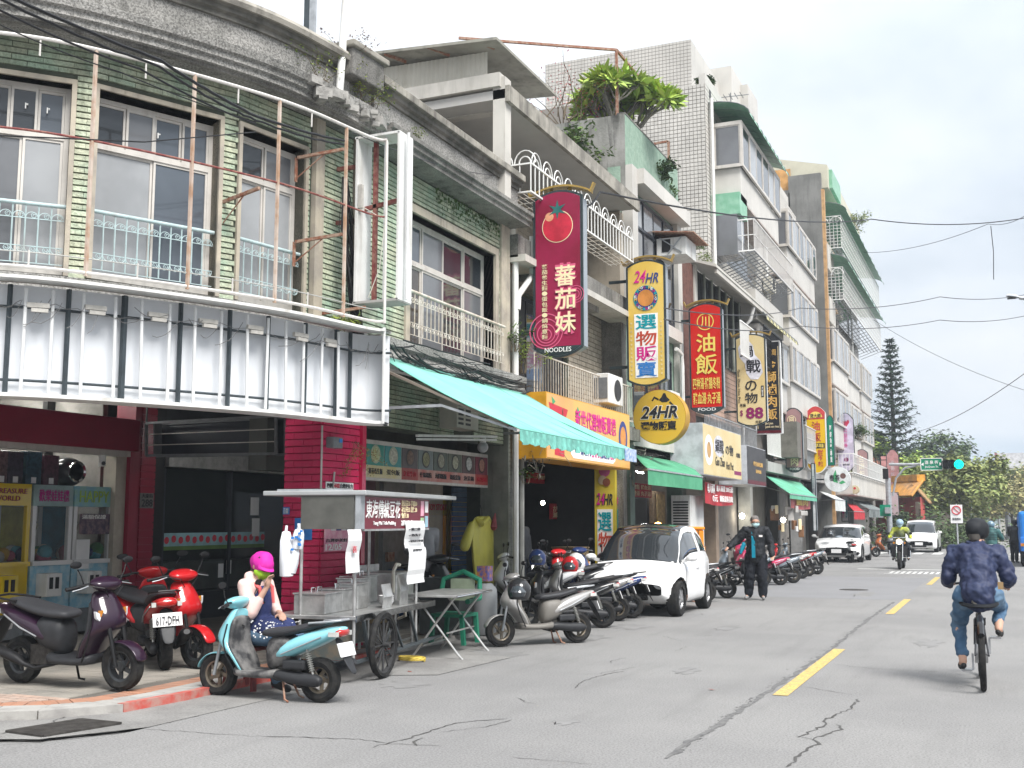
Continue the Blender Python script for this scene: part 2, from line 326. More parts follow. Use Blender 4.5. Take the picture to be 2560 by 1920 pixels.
# pavement slab
SW = 0.06
m = MB(); poly = [(x,y,SW - 0.012) for x,y in kerb] ; poly = [(x - 0.02,y,z) for x,y,z in poly] + [(-16,70,SW - 0.012),(-16,4.0,SW - 0.012)]
m.prism(poly,(0,0,-0.3)); pavement = struct(m,'pavement',mat('pavement_joint_mortar',(0.14,0.13,0.115),0.95,namt=0.2))
def strip_pieces(line,w0,w1,step,name,mt,gap=0.006,z0=SW - 0.012,z1=SW,lim=300):
    """pieces laid along a polyline between offsets w0..w1 to its left (pavement side)"""
    P = [V3((x,y,0)) for x,y in line]; me = None; k = 0
    for a,b in zip(P,P[1:]):
        L_ = (b - a).length; t = (b - a) / L_; n = V3((-t.y,t.x,0)); q = 0.0
        c = max(1,round(L_ / step)); st = L_ / c
        for i in range(c):
            if k >= lim: break
            m = MB(); u0,u1 = a + t * (st * i + gap),a + t * (st * (i + 1) - gap)
            base = [u0 + n * w0,u1 + n * w0,u1 + n * w1,u0 + n * w1]
            zz = ru(-0.002,0.002); m.hexa([v + V3((0,0,z0)) for v in base] + [v + V3((0,0,z1 + zz)) for v in base]); build(m,name,mt,pavement); k += 1
kk = [p for p in kerb if p[1] > 5.5 and p[1] <= 12]
strip_pieces(kerb[1:8],0.0,0.16,0.9,'kerb_stone',KERBC,z0=-0.02,z1=SW + 0.012)
m = MB()
for a,b in zip(kerb[4:7],kerb[5:8]): m.hexa([(a[0] + .004,a[1],0.0),(a[0] + .004,a[1],SW + .016),(a[0] - .07,a[1],SW + .016),(a[0] - .07,a[1],0.0),(b[0] + .004,b[1],0.0),(b[0] + .004,b[1],SW + .016),(b[0] - .07,b[1],SW + .016),(b[0] - .07,b[1],0.0)])
build(m,'red_kerb_paint',KERBR,pavement)
strip_pieces(kerb[7:],0.0,0.16,0.9,'kerb_stone',KERBC,z0=-0.02,z1=SW + 0.012,lim=40)
strip_pieces(kerb[1:8],0.16,0.38,0.45,'paving_slab',mat('pale_edge_slab',(0.36,0.35,0.33),0.85,nscale=4,namt=0.25,vary=0.08))
strip_pieces(kerb[1:8],0.385,0.60,0.105,'brick',TERRA,gap=0.004)
def inside(x,y,off):                                           # is the point further inside than off from the kerb line
    best = 9e9; sgn = 1
    for a,b in zip(kerb,kerb[1:]):
        a = V3(a); b = V3(b); t = b - a; u = max(0,min(1,(V3((x,y)) - a).dot(t) / t.length_squared)); q = a + t * u; d = (V3((x,y)) - q)
        if d.length < best: best = d.length; sgn = 1 if (t.x * d.y - t.y * d.x) > 0 else -1
    return best * sgn > off
me_p = None; cnt = 0; rest = MB()
for i in range(34):
    for j in range(34):
        x = -7.45 - i * 0.3; y = 6.2 + j * 0.3
        if not inside(x,y,0.77) or (y < 7.6 and x > -11 and inside(x,y,0.7) and y < 7.9 - 0.0): continue
        if me_p is None:
            b = MB(); b.box((0,0,-0.005),(0.292,0.292,0.01)); me_p = bpy.data.meshes.new('paver'); me_p.from_pydata(b.v,[],b.f); me_p.materials.append(PAVE)
        if cnt < 285 and y < 15 and x > -12.6:
            o = link(me_p,'paver',pavement); o.location = (x,y,SW + ru(-0.002,0.001)); o.rotation_euler = (ru(-.004,.004),ru(-.004,.004),0); cnt += 1
        else: rest.box((x,y,SW - 0.006),(0.292,0.292,0.01))
build(rest,'paving',PAVE,pavement,kind='stuff')
ts = MB()
for i in range(60):
    for j in range(16):
        x = -7.2 - i * 0.1 - (j % 2) * 0.05; y = 6.35 + j * 0.1
        if inside(x,y,0.62) and y < 7.62: ts.box((x,y,SW - 0.005),(0.09,0.09,0.012))
build(ts,'pink_paving_block',TACT,pavement,kind='stuff')
m = MB(); m.quad((-15.5,11.9,SW + .02),(-8.0,11.9,SW + .02),(-8.0,70,SW + .02),(-15.5,70,SW + .02)); struct(m,'arcade_floor',mat('arcade_terrazzo',(0.12,0.11,0.10),0.6,nscale=2,namt=0.3))

# drain grate
g = [gp(17,1832),gp(202,1802),gp(301,1812),gp(107,1844)]
gt = empty('drain_grate',(g[0] + g[2]) / 2,label='dark iron slotted drain grate set in the gutter at the pavement corner',cat='drain grate')
m = MB(); m.add([v + V3((0,0,0.006)) for v in g],[(0,3,2,1)]); build(m,'grate_pit',CRACK,gt)
for i in range(15):
    a = g[0].lerp(g[3],(i + .5) / 15); b = g[1].lerp(g[2],(i + .5) / 15); m = MB().bar(a + V3((0,0,0.014)),b + V3((0,0,0.014)),0.022,0.014); build(m,'slat',IRON,gt)
m = MB()
for a,b in zip(g,g[1:] + g[:1]): m.bar(a + V3((0,0,0.012)),b + V3((0,0,0.012)),0.03,0.016)
build(m,'rim',IRON,gt)

# yellow dashes and white markings
def mark(name,x0,x1,y0,y1,mt,par=None):
    m = MB(); n = 14
    for i in range(n):
        a,b = y0 + (y1 - y0) * i / n,y0 + (y1 - y0) * (i + 1) / n
        m.quad((x0,a,.005),(x1,a,.005),(x1,b,.005),(x0,b,.005))
    return struct(m,name,mt)
mark('yellow_lane_dash',-2.04,-1.90,10.65,14.75,YLINE); mark('yellow_lane_dash',-1.96,-1.82,20.6,24.6,YLINE); mark('yellow_lane_dash',-1.88,-1.74,30.4,34.6,YLINE)
mark('white_stop_line',-4.6,-1.8,39.4,39.75,WLINE)
for i in range(9): mark('crossing_stripe',-1.6 + i * 0.9,-1.15 + i * 0.9,58,61.5,WLINE)
for i in range(4): mark('crossing_stripe',-6.0 + i * 0.9,-5.55 + i * 0.9,58,61.5,WLINE)
mark('white_stop_line',-1.5,6.0,55,55.4,WLINE)
mb_ = MB()
for i in range(9): mb_.box((-3.3 + i * .17,37.2,.006),(.09,1.4,.002))
mb_.box((-2.6,38.05,.006),(1.7,.1,.002)); mb_.box((-2.6,36.35,.006),(1.7,.1,.002)); struct(mb_,'motorcycle_box_marking',WLINE)

def crack(pts,wd,name='road_crack',mt=CRACK,jag=0.02,seg=0.06,z=0.0035,px=True):
    P = [gp(*p) if px else V3((*p,0)) for p in pts]; q = []
    for a,b in zip(P,P[1:]):
        n = max(1,int((b - a).length / seg))
        for i in range(n): q.append(a.lerp(b,i / n) + V3((ru(-jag,jag),ru(-jag,jag),0)))
    q.append(P[-1]); m = MB(); L_ = []
    for i,p in enumerate(q):
        t = (q[min(i + 1,len(q) - 1)] - q[max(i - 1,0)]); t.z = 0; t.normalize(); n = V3((-t.y,t.x,0)); w = wd * ru(0.35,1.4) * (0.3 if i in (0,len(q) - 1) else 1)
        L_.append([p + n * w / 2 + V3((0,0,z)),p - n * w / 2 + V3((0,0,z))])
    m.loft(L_,cap=False,closed=False); return m
cr = [crack([(1670,1898),(1740,1840),(1790,1818),(1860,1770),(1920,1728),(1990,1686),(2080,1622),(2100,1605),(2170,1548),(2235,1505)],0.055,seg=0.12),
      crack([(1100,1616 + 250),(1000,1862),(900,1849),(800,1846),(640,1840)],0.012),crack([(935,1868),(1010,1850),(1070,1830),(1140,1808),(1270,1797)],0.014),
      crack([(1040,1866),(1035,1855),(1060,1845)],0.018),crack([(1100,1832),(1210,1818),(1280,1800)],0.008),
      crack([(1970,1918),(2010,1878),(2048,1860),(2028,1848),(1990,1840)],0.02),crack([(2028,1850),(2105,1824),(2090,1812)],0.016),crack([(1995,1845),(2060,1815),(2062,1800),(2130,1770),(2146,1748)],0.018),
      crack([(2130,1738),(2040,1722),(1980,1715)],0.007),crack([(2080,1660),(2180,1672),(2350,1680)],0.007),crack([(1440,1722),(1455,1705),(1500,1690),(1560,1678)],0.012),
      crack([(1440,1688),(1500,1684),(1590,1668)],0.007),crack([(1525,1658),(1530,1652),(1565,1645)],0.009),crack([(1290,1745),(1312,1756),(1340,1760)],0.008),
      crack([(1655,1590),(1705,1603)],0.008),crack([(1690,1628),(1720,1616)],0.008),crack([(1750,1592),(1780,1588)],0.01),crack([(1280,1895),(1420,1905),(1480,1912)],0.007),
      crack([(0,1858),(173,1842),(367,1819),(640,1755),(760,1728)],0.016),crack([(367,1823),(640,1842)],0.008),crack([(0,1838),(60,1825),(120,1812),(165,1793),(200,1780)],0.014,z=.008)]
M_ = MB()
for c in cr[1:]: M_.add(c.v,c.f)
struct(M_,'road_cracks',CRACK); M_ = MB(); M_.add(cr[0].v,cr[0].f)
for k in range(420):                                             # ravelled edge beside the long seam
    t = random.random(); px = 1690 + (2235 - 1690) * t; py = 1885 + (1505 - 1885) * t; q = gp(px + rg(0,5),py + rg(0,5)); s = ru(.008,.03)
    M_.add([q + V3((ru(-s,s),ru(-2 * s,2 * s),.004)) for _ in range(3)],[(0,1,2)])
struct(M_,'road_seam',SEAMM)
m = MB(); q = [(-7.0,24.3),(-2.0,24.3),(-2.0,34),(-7.0,34)]
m.add([(x,y,.002) for x,y in q],[(0,1,2,3)]); struct(m,'asphalt_patch',mat('newer_asphalt',(0.215,0.215,0.222),0.9,nscale=0.6,namt=0.08,fine=0.15,fscale=70))

# ================================================================ helpers for facades
def wall_grid(fr,s0,s1,z0,z1,holes,th,mt,parent,name='wall',d=0.0):
    m = MB(); ss = sorted({s0,s1,*[max(s0,min(s1,h[0])) for h in holes],*[max(s0,min(s1,h[1])) for h in holes]}); zs = sorted({z0,z1,*[max(z0,min(z1,h[2])) for h in holes],*[max(z0,min(z1,h[3])) for h in holes]})
    for a,b in zip(ss,ss[1:]):
        run = None
        for c,e in zip(zs,zs[1:]):
            sm,zm = (a + b) / 2,(c + e) / 2; inh = any(h[0] < sm < h[1] and h[2] < zm < h[3] for h in holes)
            if not inh: run = (run[0],e) if run else (c,e)
            if inh and run: m.fbox(fr,a,b,run[0],run[1],d - th,d); run = None
        if run: m.fbox(fr,a,b,run[0],run[1],d - th,d)
    return build(m,name,mt,parent)
def tile_rects(s0,s1,z0,z1,holes,tw,th,gs,gz,bond=True,minw=0.03,jit=0.0):
    out = []; r = 0; z = z0
    while z + th <= z1 + 1e-4:
        s = s0 - (tw / 2 if bond and r % 2 else 0) - ru(0,jit)
        while s < s1:
            a,b = max(s,s0),min(s + tw,s1); segs = [(a,b)]
            for h in holes:
                if h[2] < z + th - 0.005 and h[3] > z + 0.005:
                    ns = []
                    for p,q in segs:
                        if h[1] <= p or h[0] >= q: ns.append((p,q)); continue
                        if h[0] > p: ns.append((p,h[0]))
                        if h[1] < q: ns.append((h[1],q))
                    segs = ns
            for p,q in segs:
                if q - p > minw: out.append((p + gs / 2,q - gs / 2,z + gz / 2,z + th - gz / 2))
            s += tw
        z += th; r += 1
    return out
TILE_LEFT = {}
def place_tiles(fr,rects,mt,parent,name,d0,d1,budget=300,tilt=0.0,jit=0.002):
    """each piece an object up to the budget of its building, the rest joined"""
    used = TILE_LEFT.get(parent.name,0); rest = MB(); cache = {}
    for r in rects:
        dd = d1 + ru(-jit,jit)
        if used < budget:
            key = (round(r[1] - r[0],2),round(r[3] - r[2],3))
            if key not in cache:
                f = Frame((0,0),fr.ang); b = MB(); w_,h_ = key[0] / 2,key[1] / 2
                a = [f.P(s,q,z) for q,s,z in ((0,-w_,-h_),(0,w_,-h_),(0,w_,h_),(0,-w_,h_),(d1 - d0 + tilt,-w_ + .002,-h_ + .003),(d1 - d0 + tilt,w_ - .002,-h_ + .003),(d1 - d0,w_ - .002,h_ - .003),(d1 - d0,-w_ + .002,h_ - .003))]
                b.add(a,[(4,5,6,7),(0,1,5,4),(1,2,6,5),(2,3,7,6),(3,0,4,7)])
                me = bpy.data.meshes.new(name); me.from_pydata(b.v,[],b.f); me.materials.append(mt); cache[key] = me
            o = link(cache[key],name,parent); I = WM[parent.name].inverted(); o.location = I @ fr.P((r[0] + r[1]) / 2,d0 + ru(-jit,jit),(r[2] + r[3]) / 2); used += 1
        else:
            a = [fr.P(s,q,z) for q,s,z in ((d0,r[0],r[2]),(d0,r[1],r[2]),(d0,r[1],r[3]),(d0,r[0],r[3]),(dd + tilt,r[0] + .002,r[2] + .003),(dd + tilt,r[1] - .002,r[2] + .003),(dd,r[1] - .002,r[3] - .003),(dd,r[0] + .002,r[3] - .003))]
            rest.add(a,[(4,5,6,7),(0,1,5,4),(1,2,6,5),(2,3,7,6),(3,0,4,7)])
    TILE_LEFT[parent.name] = used
    if rest.v: build(rest,name + '_field',mt,parent,kind='stuff')
def window(fr,s0,s1,z0,z1,parent,cols=2,split=None,rec=0.16,fm=ALU,glasses=None,fw=0.05,sub=None,name='window',gd=0.03,topcols=None,backing=True):
    """sliding window: frame, meeting stiles, panes each a sub-part"""
    m = MB(); d0,d1 = -rec - 0.05,-rec + 0.02
    m.fbox(fr,s0,s0 + fw,z0,z1,d0,d1); m.fbox(fr,s1 - fw,s1,z0,z1,d0,d1); m.fbox(fr,s0 + fw,s1 - fw,z0,z0 + fw,d0,d1); m.fbox(fr,s0 + fw,s1 - fw,z1 - fw,z1,d0,d1)
    rows = [(z0 + fw,z1 - fw,cols)] if split is None else [(z0 + fw,split - fw / 2,cols),(split + fw / 2,z1 - fw,topcols or cols)]
    if split is not None: m.fbox(fr,s0 + fw,s1 - fw,split - fw / 2,split + fw / 2,d0,d1 + 0.012)
    panes = []
    for a,b,n in rows:
        cw = (s1 - s0 - 2 * fw) / n
        for i in range(n):
            p,q = s0 + fw + cw * i,s0 + fw + cw * (i + 1); pr = -rec - 0.012 + (0.018 if i % 2 else 0.0); st = fw * 0.55
            for aa,bb,cc,ee in ((p + .002,p + st,a,b),(q - st,q - .002,a,b),(p + st,q - st,a,a + st),(p + st,q - st,b - st,b)): m.fbox(fr,aa,bb,cc,ee,pr - .018,pr + .012)
            panes.append((p + st,q - st,a + st,b - st,pr))
    wn = build(m,name,fm,parent)
    for i,(p,q,a,b,pr) in enumerate(panes):
        g = MB(); g.fbox(fr,p,q,a,b,pr - .006,pr); build(g,'pane',(glasses[i % len(glasses)] if glasses else rc_([G_DARK,G_GREY,G_MID])),wn)
    if backing: g = MB(); g.fbox(fr,s0,s1,z0,z1,d0 - .03,d0 - .005); build(g,'backing',DKGREY,wn)
    return wn
def surround(fr,s0,s1,z0,z1,parent,w=0.05,pr=0.035,rec=0.2,mt=STONE,bottom=False):
    m = MB().fbox(fr,s0 - w,s0,z0,z1 + w,-rec,pr); m.fbox(fr,s1,s1 + w,z0,z1 + w,-rec,pr); m.fbox(fr,s0,s1,z1,z1 + w,-rec,pr)
    if bottom: m.fbox(fr,s0 - w,s1 + w,z0 - w,z0,-rec,pr + .02)
    return build(m,'window_surround',mt,parent)
def spiral(fr,s,z,r,d,flip=1,up=1,turns=1.35,n=13):
    pts = []
    for i in range(n):
        t = i / (n - 1); a = pi * 0.5 + turns * 2 * pi * t; rr = r * (1 - 0.72 * t); pts.append(fr.P(s + flip * rr * cos(a),d,z + up * (rr * sin(a))))
    return pts
def scroll_railing(fr,s0,s1,z1,h,parent,mt,n,d=0.0,tr=0.022,feet=True):
    rl = MB(); rl.tube([fr.P(s0 - .03,d,z1),fr.P(s1 + .03,d,z1)],tr,10)
    zs = [z1 - h * 0.25,z1 - h * 0.72,z1 - h]
    for z in zs: rl.bar(fr.P(s0,d,z),fr.P(s1,d,z),0.008,0.008)
    rr = build(rl,'railing',mt,parent,smooth=1); sp = (s1 - s0) / n
    for i in range(n + 1):
        if i == 0 or i == n: continue
        b = MB(); b.bar(fr.P(s0 + sp * i,d,z1 - .015),fr.P(s0 + sp * i,d,z1 - h),0.011); build(b,'baluster',mt,rr)
    c = MB(); r = sp * 0.47
    for i in range(n):
        sm = s0 + sp * (i + .5)
        for zz,up in ((z1 - h * 0.25 + .004,1),(z1 - h * .72 - .004,-1)):
            c.tube([fr.P(sm + r * cos(a),d,zz + up * r * 0.1 + up * r * 1.0 * sin(a)) for a in [pi * k / 8 for k in range(9)]],0.0045,4)
            c.tube(spiral(fr,sm + r * .35,zz + up * r * .45,r * .55,d,1 if i % 2 else 1,up),0.004,4)
    build(c,'scrollwork',mt,rr,kind='stuff'); return rr
def wire(pts,r,mt,label,cat='cable',sag=0.0,n=14,name='cable',group=None,amp=0.0,top_=True,ext=None):
    P = [V3(p) for p in pts]; q = []
    for a,b in zip(P,P[1:]):
        for i in range(n): t = i / n; q.append(a.lerp(b,t) - V3((0,0,sag * 4 * t * (1 - t))) + V3([ru(-amp,amp) for _ in range(3)]))
    q.append(P[-1])
    if ext is not None: ext.tube(q,r,5); return None
    m = MB().tube(q,r,6); o = build(m,name,mt,smooth=1); return tag(o,label,cat,group)

LEAFM = {}
def leafmat(name,c1,c2,tr=0.25):
    if name in MATS: return MATS[name]
    m = mat(name,c1,0.6,col2=c2,nscale=1.7,vary=0.3,hue=0.02,spec=0.25); b = m.node_tree.nodes['Principled BSDF']
    b.inputs['Subsurface Weight'].default_value = 0.0; m.node_tree.nodes['Principled BSDF'].inputs['Sheen Weight'].default_value = 0.0
    return m
def leaf(m,p,n,l,w,d=None):
    n = V3(n).normalized(); d = (V3(d) if d is not None else V3((rg(0,1),rg(0,1),rg(0,1)))); d = d - n * d.dot(n)
    if d.length < 1e-4: d = n.orthogonal()
    d.normalize(); s = n.cross(d); p = V3(p)
    m.add([p,p + d * l * .45 + s * w / 2 - n * l * .04,p + d * l - n * l * .12,p + d * l * .45 - s * w / 2 - n * l * .04],[(0,1,2,3)])
def weed(name,base,h,sp,nst,nl,lsz,mt,label,cat='plant',dirn=(0,0,1),group=None,droop=0.3,stemcol=None,bush=0.5,wl=.4):
    t = empty(name,base,label=label,cat=cat,group=group); st = MB(); lf = MB(); base = V3(base)
    for i in range(nst):
        dv = V3(dirn) + V3((rg(0,.35),rg(0,.35),rg(0,.25))) * sp / max(h,.01) * 2; dv.normalize(); L_ = h * ru(.5,1.05); pts = []
        o = base + V3((ru(-1,1),ru(-1,1),0)) * sp * .25
        for k in range(6):
            q = k / 5; pts.append(o + dv * L_ * q + V3((rg(0,.02),rg(0,.02),-droop * L_ * q * q)) )
        st.tube(pts,[.006 * (1.3 - k / 5) * max(.5,h) for k in range(6)],4)
        for k in range(nl):
            q = ru(.2,1) ** bush; j = min(4,int(q * 5)); pp = pts[j].lerp(pts[j + 1],q * 5 - j) + V3((rg(0,sp * .12),rg(0,sp * .12),rg(0,sp * .08)))
            leaf(lf,pp,(rg(0,.6),rg(0,.6),1),lsz * ru(.6,1.2),lsz * wl)
    build(st,'stem',stemcol or mat('brown_stem',(0.14,0.11,0.07),0.8),t); build(lf,'foliage',mt,t,kind='stuff'); return t
L_YG = leafmat('yellow_green_leaf',(0.2,0.25,0.045),(0.12,0.18,0.04)); L_DG = leafmat('dark_green_leaf',(0.04,0.075,0.025),(0.06,0.11,0.03)); L_MG = leafmat('mid_green_leaf',(0.09,0.14,0.035),(0.05,0.09,0.025))

# ================================================================ CORNER BUILDING (green tile, rounded corner)
PTS = [(-7.6,12.227),(-7.667,11.27),(-7.891,10.083),(-8.594,8.562),(-9.323,7.741)]; ANG = [4,10.7,24.8,41.6]
SG = [Frame(PTS[i + 1],ANG[i]) for i in range(4)]; SL = [0.96,1.21,1.68,1.1]
# one more segment so that the corner closes outside the frame
SG.append(Frame((-10.9,6.9),62)); SL.append(1.79)
FB = empty('corner_building',(-8.6,9.8,0),label='two storey corner building with green split tiles and curved grey parapet',cat='building')
win_seg = {1: (0.06,1.08),2: (0.06,1.45),3: (-0.42,0.89),4: (0.2,1.3)}
WG = {1: [G_LIGHT,G_LIGHT,G_DARK,G_GREY],2: [G_LIGHT,G_GREY,G_DARK,G_MID,],3: [G_GREY,G_MID],4: [G_GREY]}
for i,fr in enumerate(SG):
    L_ = SL[i]; s0 = 0.0; hs = []
    if i in win_seg: a,b = win_seg[i]; hs = [(a,b,4.1,6.15)]
    wall_grid(fr,0,L_ + (.02 if i else 0),3.95,6.62,hs,0.25,GROUT,FB)
    hw = [(h[0] - .05,h[1] + .05,4.0,6.2) for h in hs]
    if i == 0: hw = [(-0.02,0.19,3.9,6.7),(.84,1.0,3.9,6.7)]
    if i == 1: hw.append((1.17,1.25,3.9,6.7))
    place_tiles(fr,tile_rects(0,L_,4.08,6.6,hw,0.30,0.066,0.005,0.010,jit=0.0),GTILE,FB,'tile',-.002,0.018,tilt=0.006)
    for a,b,c,e in hs:
        surround(fr,a,b,c,e,FB)
# windows proper
w3 = window(SG[1],.06,1.08,4.14,6.12,FB,2,5.62,0.17,glasses=[G_LIGHT,G_LIGHT,G_DARK,G_GREY])
w2 = window(SG[2],.06,1.45,4.14,6.12,FB,2,5.58,0.17,glasses=[G_LIGHT,G_MID,G_DARK,G_GREY,G_MID,G_MID],topcols=4)
w1 = window(SG[3],0.0,.89,4.14,6.15,FB,2,5.6,0.17,glasses=[G_GREY,G_LIGHT,G_DARK,G_DARK,G_MID],topcols=3)
window(SG[4],.2,1.3,4.14,6.15,FB,2,5.6,0.17)
# small white latches
for fr,s,z in ((SG[2],.78,5.85),(SG[3],.45,5.9),(SG[3],.66,5.88)):
    m = MB().fbox(fr,s,s + .012,z - .03,z + .03,-.15,-.13); m.fbox(fr,s + .012,s + .03,z + .01,z + .022,-.15,-.125); build(m,'window_latch',WHITE,FB)
scroll_railing(SG[2],.07,1.44,4.84,.62,FB,LBLUE,11,d=-.05); scroll_railing(SG[1],.07,1.07,4.84,.62,FB,LBLUE,8,d=-.05); scroll_railing(SG[3],0.02,.88,4.84,.62,FB,LBLUE,7,d=-.05)
# stone pilasters on the corner between windows
m = MB().fbox(SG[0],0.0,.17,4.0,6.66,-.02,.075); m.fbox(SG[0],.86,.98,4.0,6.66,-.02,.05); build(m,'pilaster',STONE,FB)
# cornice: lower moulding, pebbledash parapet, cap moulding, run along the whole polyline
ALLP = [(-7.6,17.1)] + PTS[:4] + [PTS[4],(-10.9,6.9),(-13.5,6.2)]
def offs(P,d):
    out = []
    for i,p in enumerate(P):
        a = V3(P[max(i - 1,0)]); b = V3(P[min(i + 1,len(P) - 1)]); t = (b - a).normalized(); n = V3((-t.y,t.x)); out.append((p[0] + n.x * d,p[1] + n.y * d))
    return out
def smooth_poly(P,k=6):
    q = [V3(p) for p in P]; out = []
    for i in range(len(q) - 1):
        p0 = q[max(i - 1,0)]; p1,p2 = q[i],q[i + 1]; p3 = q[min(i + 2,len(q) - 1)]
        for j in range(k):
            t = j / k; out.append(tuple(0.5 * ((2 * p1) + (-p0 + p2) * t + (2 * p0 - 5 * p1 + 4 * p2 - p3) * t * t + (-p0 + 3 * p1 - 3 * p2 + p3) * t ** 3)))
    out.append(tuple(q[-1])); return out
def sweep(P,prof,mt,name,parent,k=6):
    SP = smooth_poly(P,k) if k > 1 else P; m = MB(); rings = []
    for i,p in enumerate(SP):
        a = V3(SP[max(i - 1,0)]); b = V3(SP[min(i + 1,len(SP) - 1)]); t = (b - a).normalized(); n = V3((-t.y,t.x))
        rings.append([(p[0] + n.x * d,p[1] + n.y * d,z) for d,z in prof])
    m.loft(rings,cap=True,closed=True); return build(m,name,mt,parent,fixn=True)
COR = [PTS[0]] + PTS[1:4] + [PTS[4],(-10.9,6.9),(-13.5,6.2)]
sweep(COR,[(-.3,6.60),(.42,6.60),(.42,6.66),(.46,6.68),(.46,6.74),(.5,6.76),(.52,6.84),(.46,6.87),(-.3,6.87)],PEBBLE,'cornice',FB)
sweep(COR,[(.30,6.56),(.36,6.56),(.36,6.60),(.30,6.60)],CONC,'cornice_fillet',FB)
sweep(COR,[(-.3,6.86),(.2,6.86),(.2,7.27),(-.3,7.27)],PEBBLE,'parapet',FB)
sweep(COR,[(-.3,7.25),(.24,7.25),(.24,7.30),(.29,7.32),(.29,7.37),(.34,7.39),(-.3,7.39)],mat('dark_stained_moulding',(0.2,0.19,0.17),0.9,nscale=2,col2=(0.08,0.08,0.07),streak=0.6),'cap_moulding',FB)
sweep(COR,[(-.34,7.385),(.36,7.385),(.38,7.44),(.34,7.5),(-.34,7.5)],CONCTOP,'parapet_cap',FB)
# floor ledge under the windows
sweep(COR,[(-.3,3.9),(.2,3.9),(.2,4.05),(.03,4.08),(-.3,4.08)],PEBBLE,'ledge',FB)
# raised block on the parapet at the joint
m = MB().fbox(SG[0],.25,.95,7.2,7.56,-.3,.42); build(m,'parapet_block',CONC,FB,bevel=.02)
m = MB().fbox(SG[0],.2,1.0,7.56,7.64,-.35,.47); build(m,'parapet_block_cap',CONCTOP,FB,bevel=.015)
# broken concrete of the cornice
m = MB()
for k in range(26):
    s = ru(-1.0,1.0); q = SG[0].P(s * .7 + .1,.5 + ru(-.04,.1),6.74 + ru(-.12,.1)); a = ru(.05,.13); m.box(q,(a,a * 1.6,a * .9),ru(0,3))
build(m,'broken_edge',mat('broken_concrete',(0.33,0.32,0.3),0.95,nscale=9,namt=0.4,bump=.5),FB,kind='stuff')
# roof, deck and interior mass
m = MB(); SP = offs(COR,-.28); poly = [(x,y,6.9) for x,y in SP] + [(-13.5,17.3,6.9),(-7.8,17.3,6.9)]; m.prism(poly,(0,0,-.15)); build(m,'roof_deck',CONC,FB)
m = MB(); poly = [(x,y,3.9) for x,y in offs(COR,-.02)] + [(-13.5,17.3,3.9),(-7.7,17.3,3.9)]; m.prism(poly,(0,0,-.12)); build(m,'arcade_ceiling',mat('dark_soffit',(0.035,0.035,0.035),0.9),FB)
m = MB().box((-12.5,12,5.3),(.3,10.5,3)); m.box((-10,17.15,5.3),(4.6,.2,3)); build(m,'inner_wall',DKGREY,FB)

# ---------------------------------------------------------------- stripped sign box on the front (white panel, tubes, dark posts)
SB = empty('stripped_sign_box',(-7.6,9.6,2.7),label='long open white sign box with dark posts and bare tubes above the arcade',cat='sign box')
BL = [(-6.64,11.35)] + offs(PTS,.9)[1:] + [(-10.6,6.1)]
BLs = smooth_poly(BL,5)
def sb_point(u,d,z):                                           # u in 0..1 along the band, d behind the front
    n = len(BLs) - 1; x = u * n; i = min(n - 1,int(x)); a = V3(BLs[i]); b = V3(BLs[i + 1]); p = a.lerp(b,x - i); t = (b - a).normalized(); nn = V3((-t.y,t.x)); return V3((p.x - nn.x * d,p.y - nn.y * d,z))
Z0,Z1 = 2.74,3.84
sweep(BL,[(0,Z0),(0,Z0 + .035),(-.33,Z0 + .035),(-.33,Z0)],WHITEDIRT,'bottom_trim',SB,5)
sweep(BL,[(.05,Z1),(.05,Z1 + .03),(-.4,Z1 + .07),(-.4,Z1 + .04)],WHITEDIRT,'top_flashing',SB,5)
sweep(BL,[(-.31,Z0 + .03),(-.31,Z1),(-.34,Z1),(-.34,Z0 + .03)],mat('white_sign_panel',(0.62,0.64,0.67),0.4,nscale=1.1,namt=0.08,streak=0.12,scol=(0.4,0.4,0.38),local=False),'back_panel',SB,5)
def u_at(px):                                                    # band parameter under a pixel column
    best = 0; bd = 9e9
    for k in range(0,2001):
        p = sb_point(k / 2000,0,3.2) - CAMP; x = 1280 + FPX * p.dot(RT) / p.dot(FW)
        if abs(x - px) < bd: bd = abs(x - px); best = k / 2000
    return best
DKPOST = mat('dark_grey_post',(0.06,0.075,0.085),0.5,0.2,namt=0.3,nscale=6)
for px in (12,178,326,473,600,703,800,880,912):
    u = u_at(px); m = MB().bar(sb_point(u,.24,Z0 + .03),sb_point(u,.24,Z1 - .01),.05 if px in (326,880) else .028,.04); build(m,'post',DKPOST,SB)
for z in (Z1 - .22,Z0 + .18): m = MB().tube([sb_point(k / 40,.26,z) for k in range(41)],.014,4); build(m,'cross_rail',DKPOST,SB)
TUBE = mat('unlit_tube',(0.62,0.63,0.63),0.35,namt=0.12,nscale=5)
for px in (55,135,215,297,366,437,503,570,637,690,737,785,832,872):
    u = u_at(px); m = MB().cyl(sb_point(u + ru(-.003,.003),.17,Z0 + .06),sb_point(u,.17,Z1 - .05),.017,8); build(m,'tube',TUBE,SB,smooth=1)
for i,px in enumerate((93,245,405,535,655,775,850)):
    u = u_at(px); p = sb_point(u,.16,3.66 if i else 3.63); t = (sb_point(u + .01,.16,3.66) - sb_point(u - .01,.16,3.66)); a = math.atan2(t.y,t.x)
    m = MB().box(p,(.2,.045,.045),a + ru(-.1,.1)); m.box(p + V3((.02,0,-.05)),(.15,.04,.035),a); build(m,'ballast',mat('ballast_case',(0.5,0.48,0.44),0.6,namt=0.2,nscale=15),SB)
m = MB()
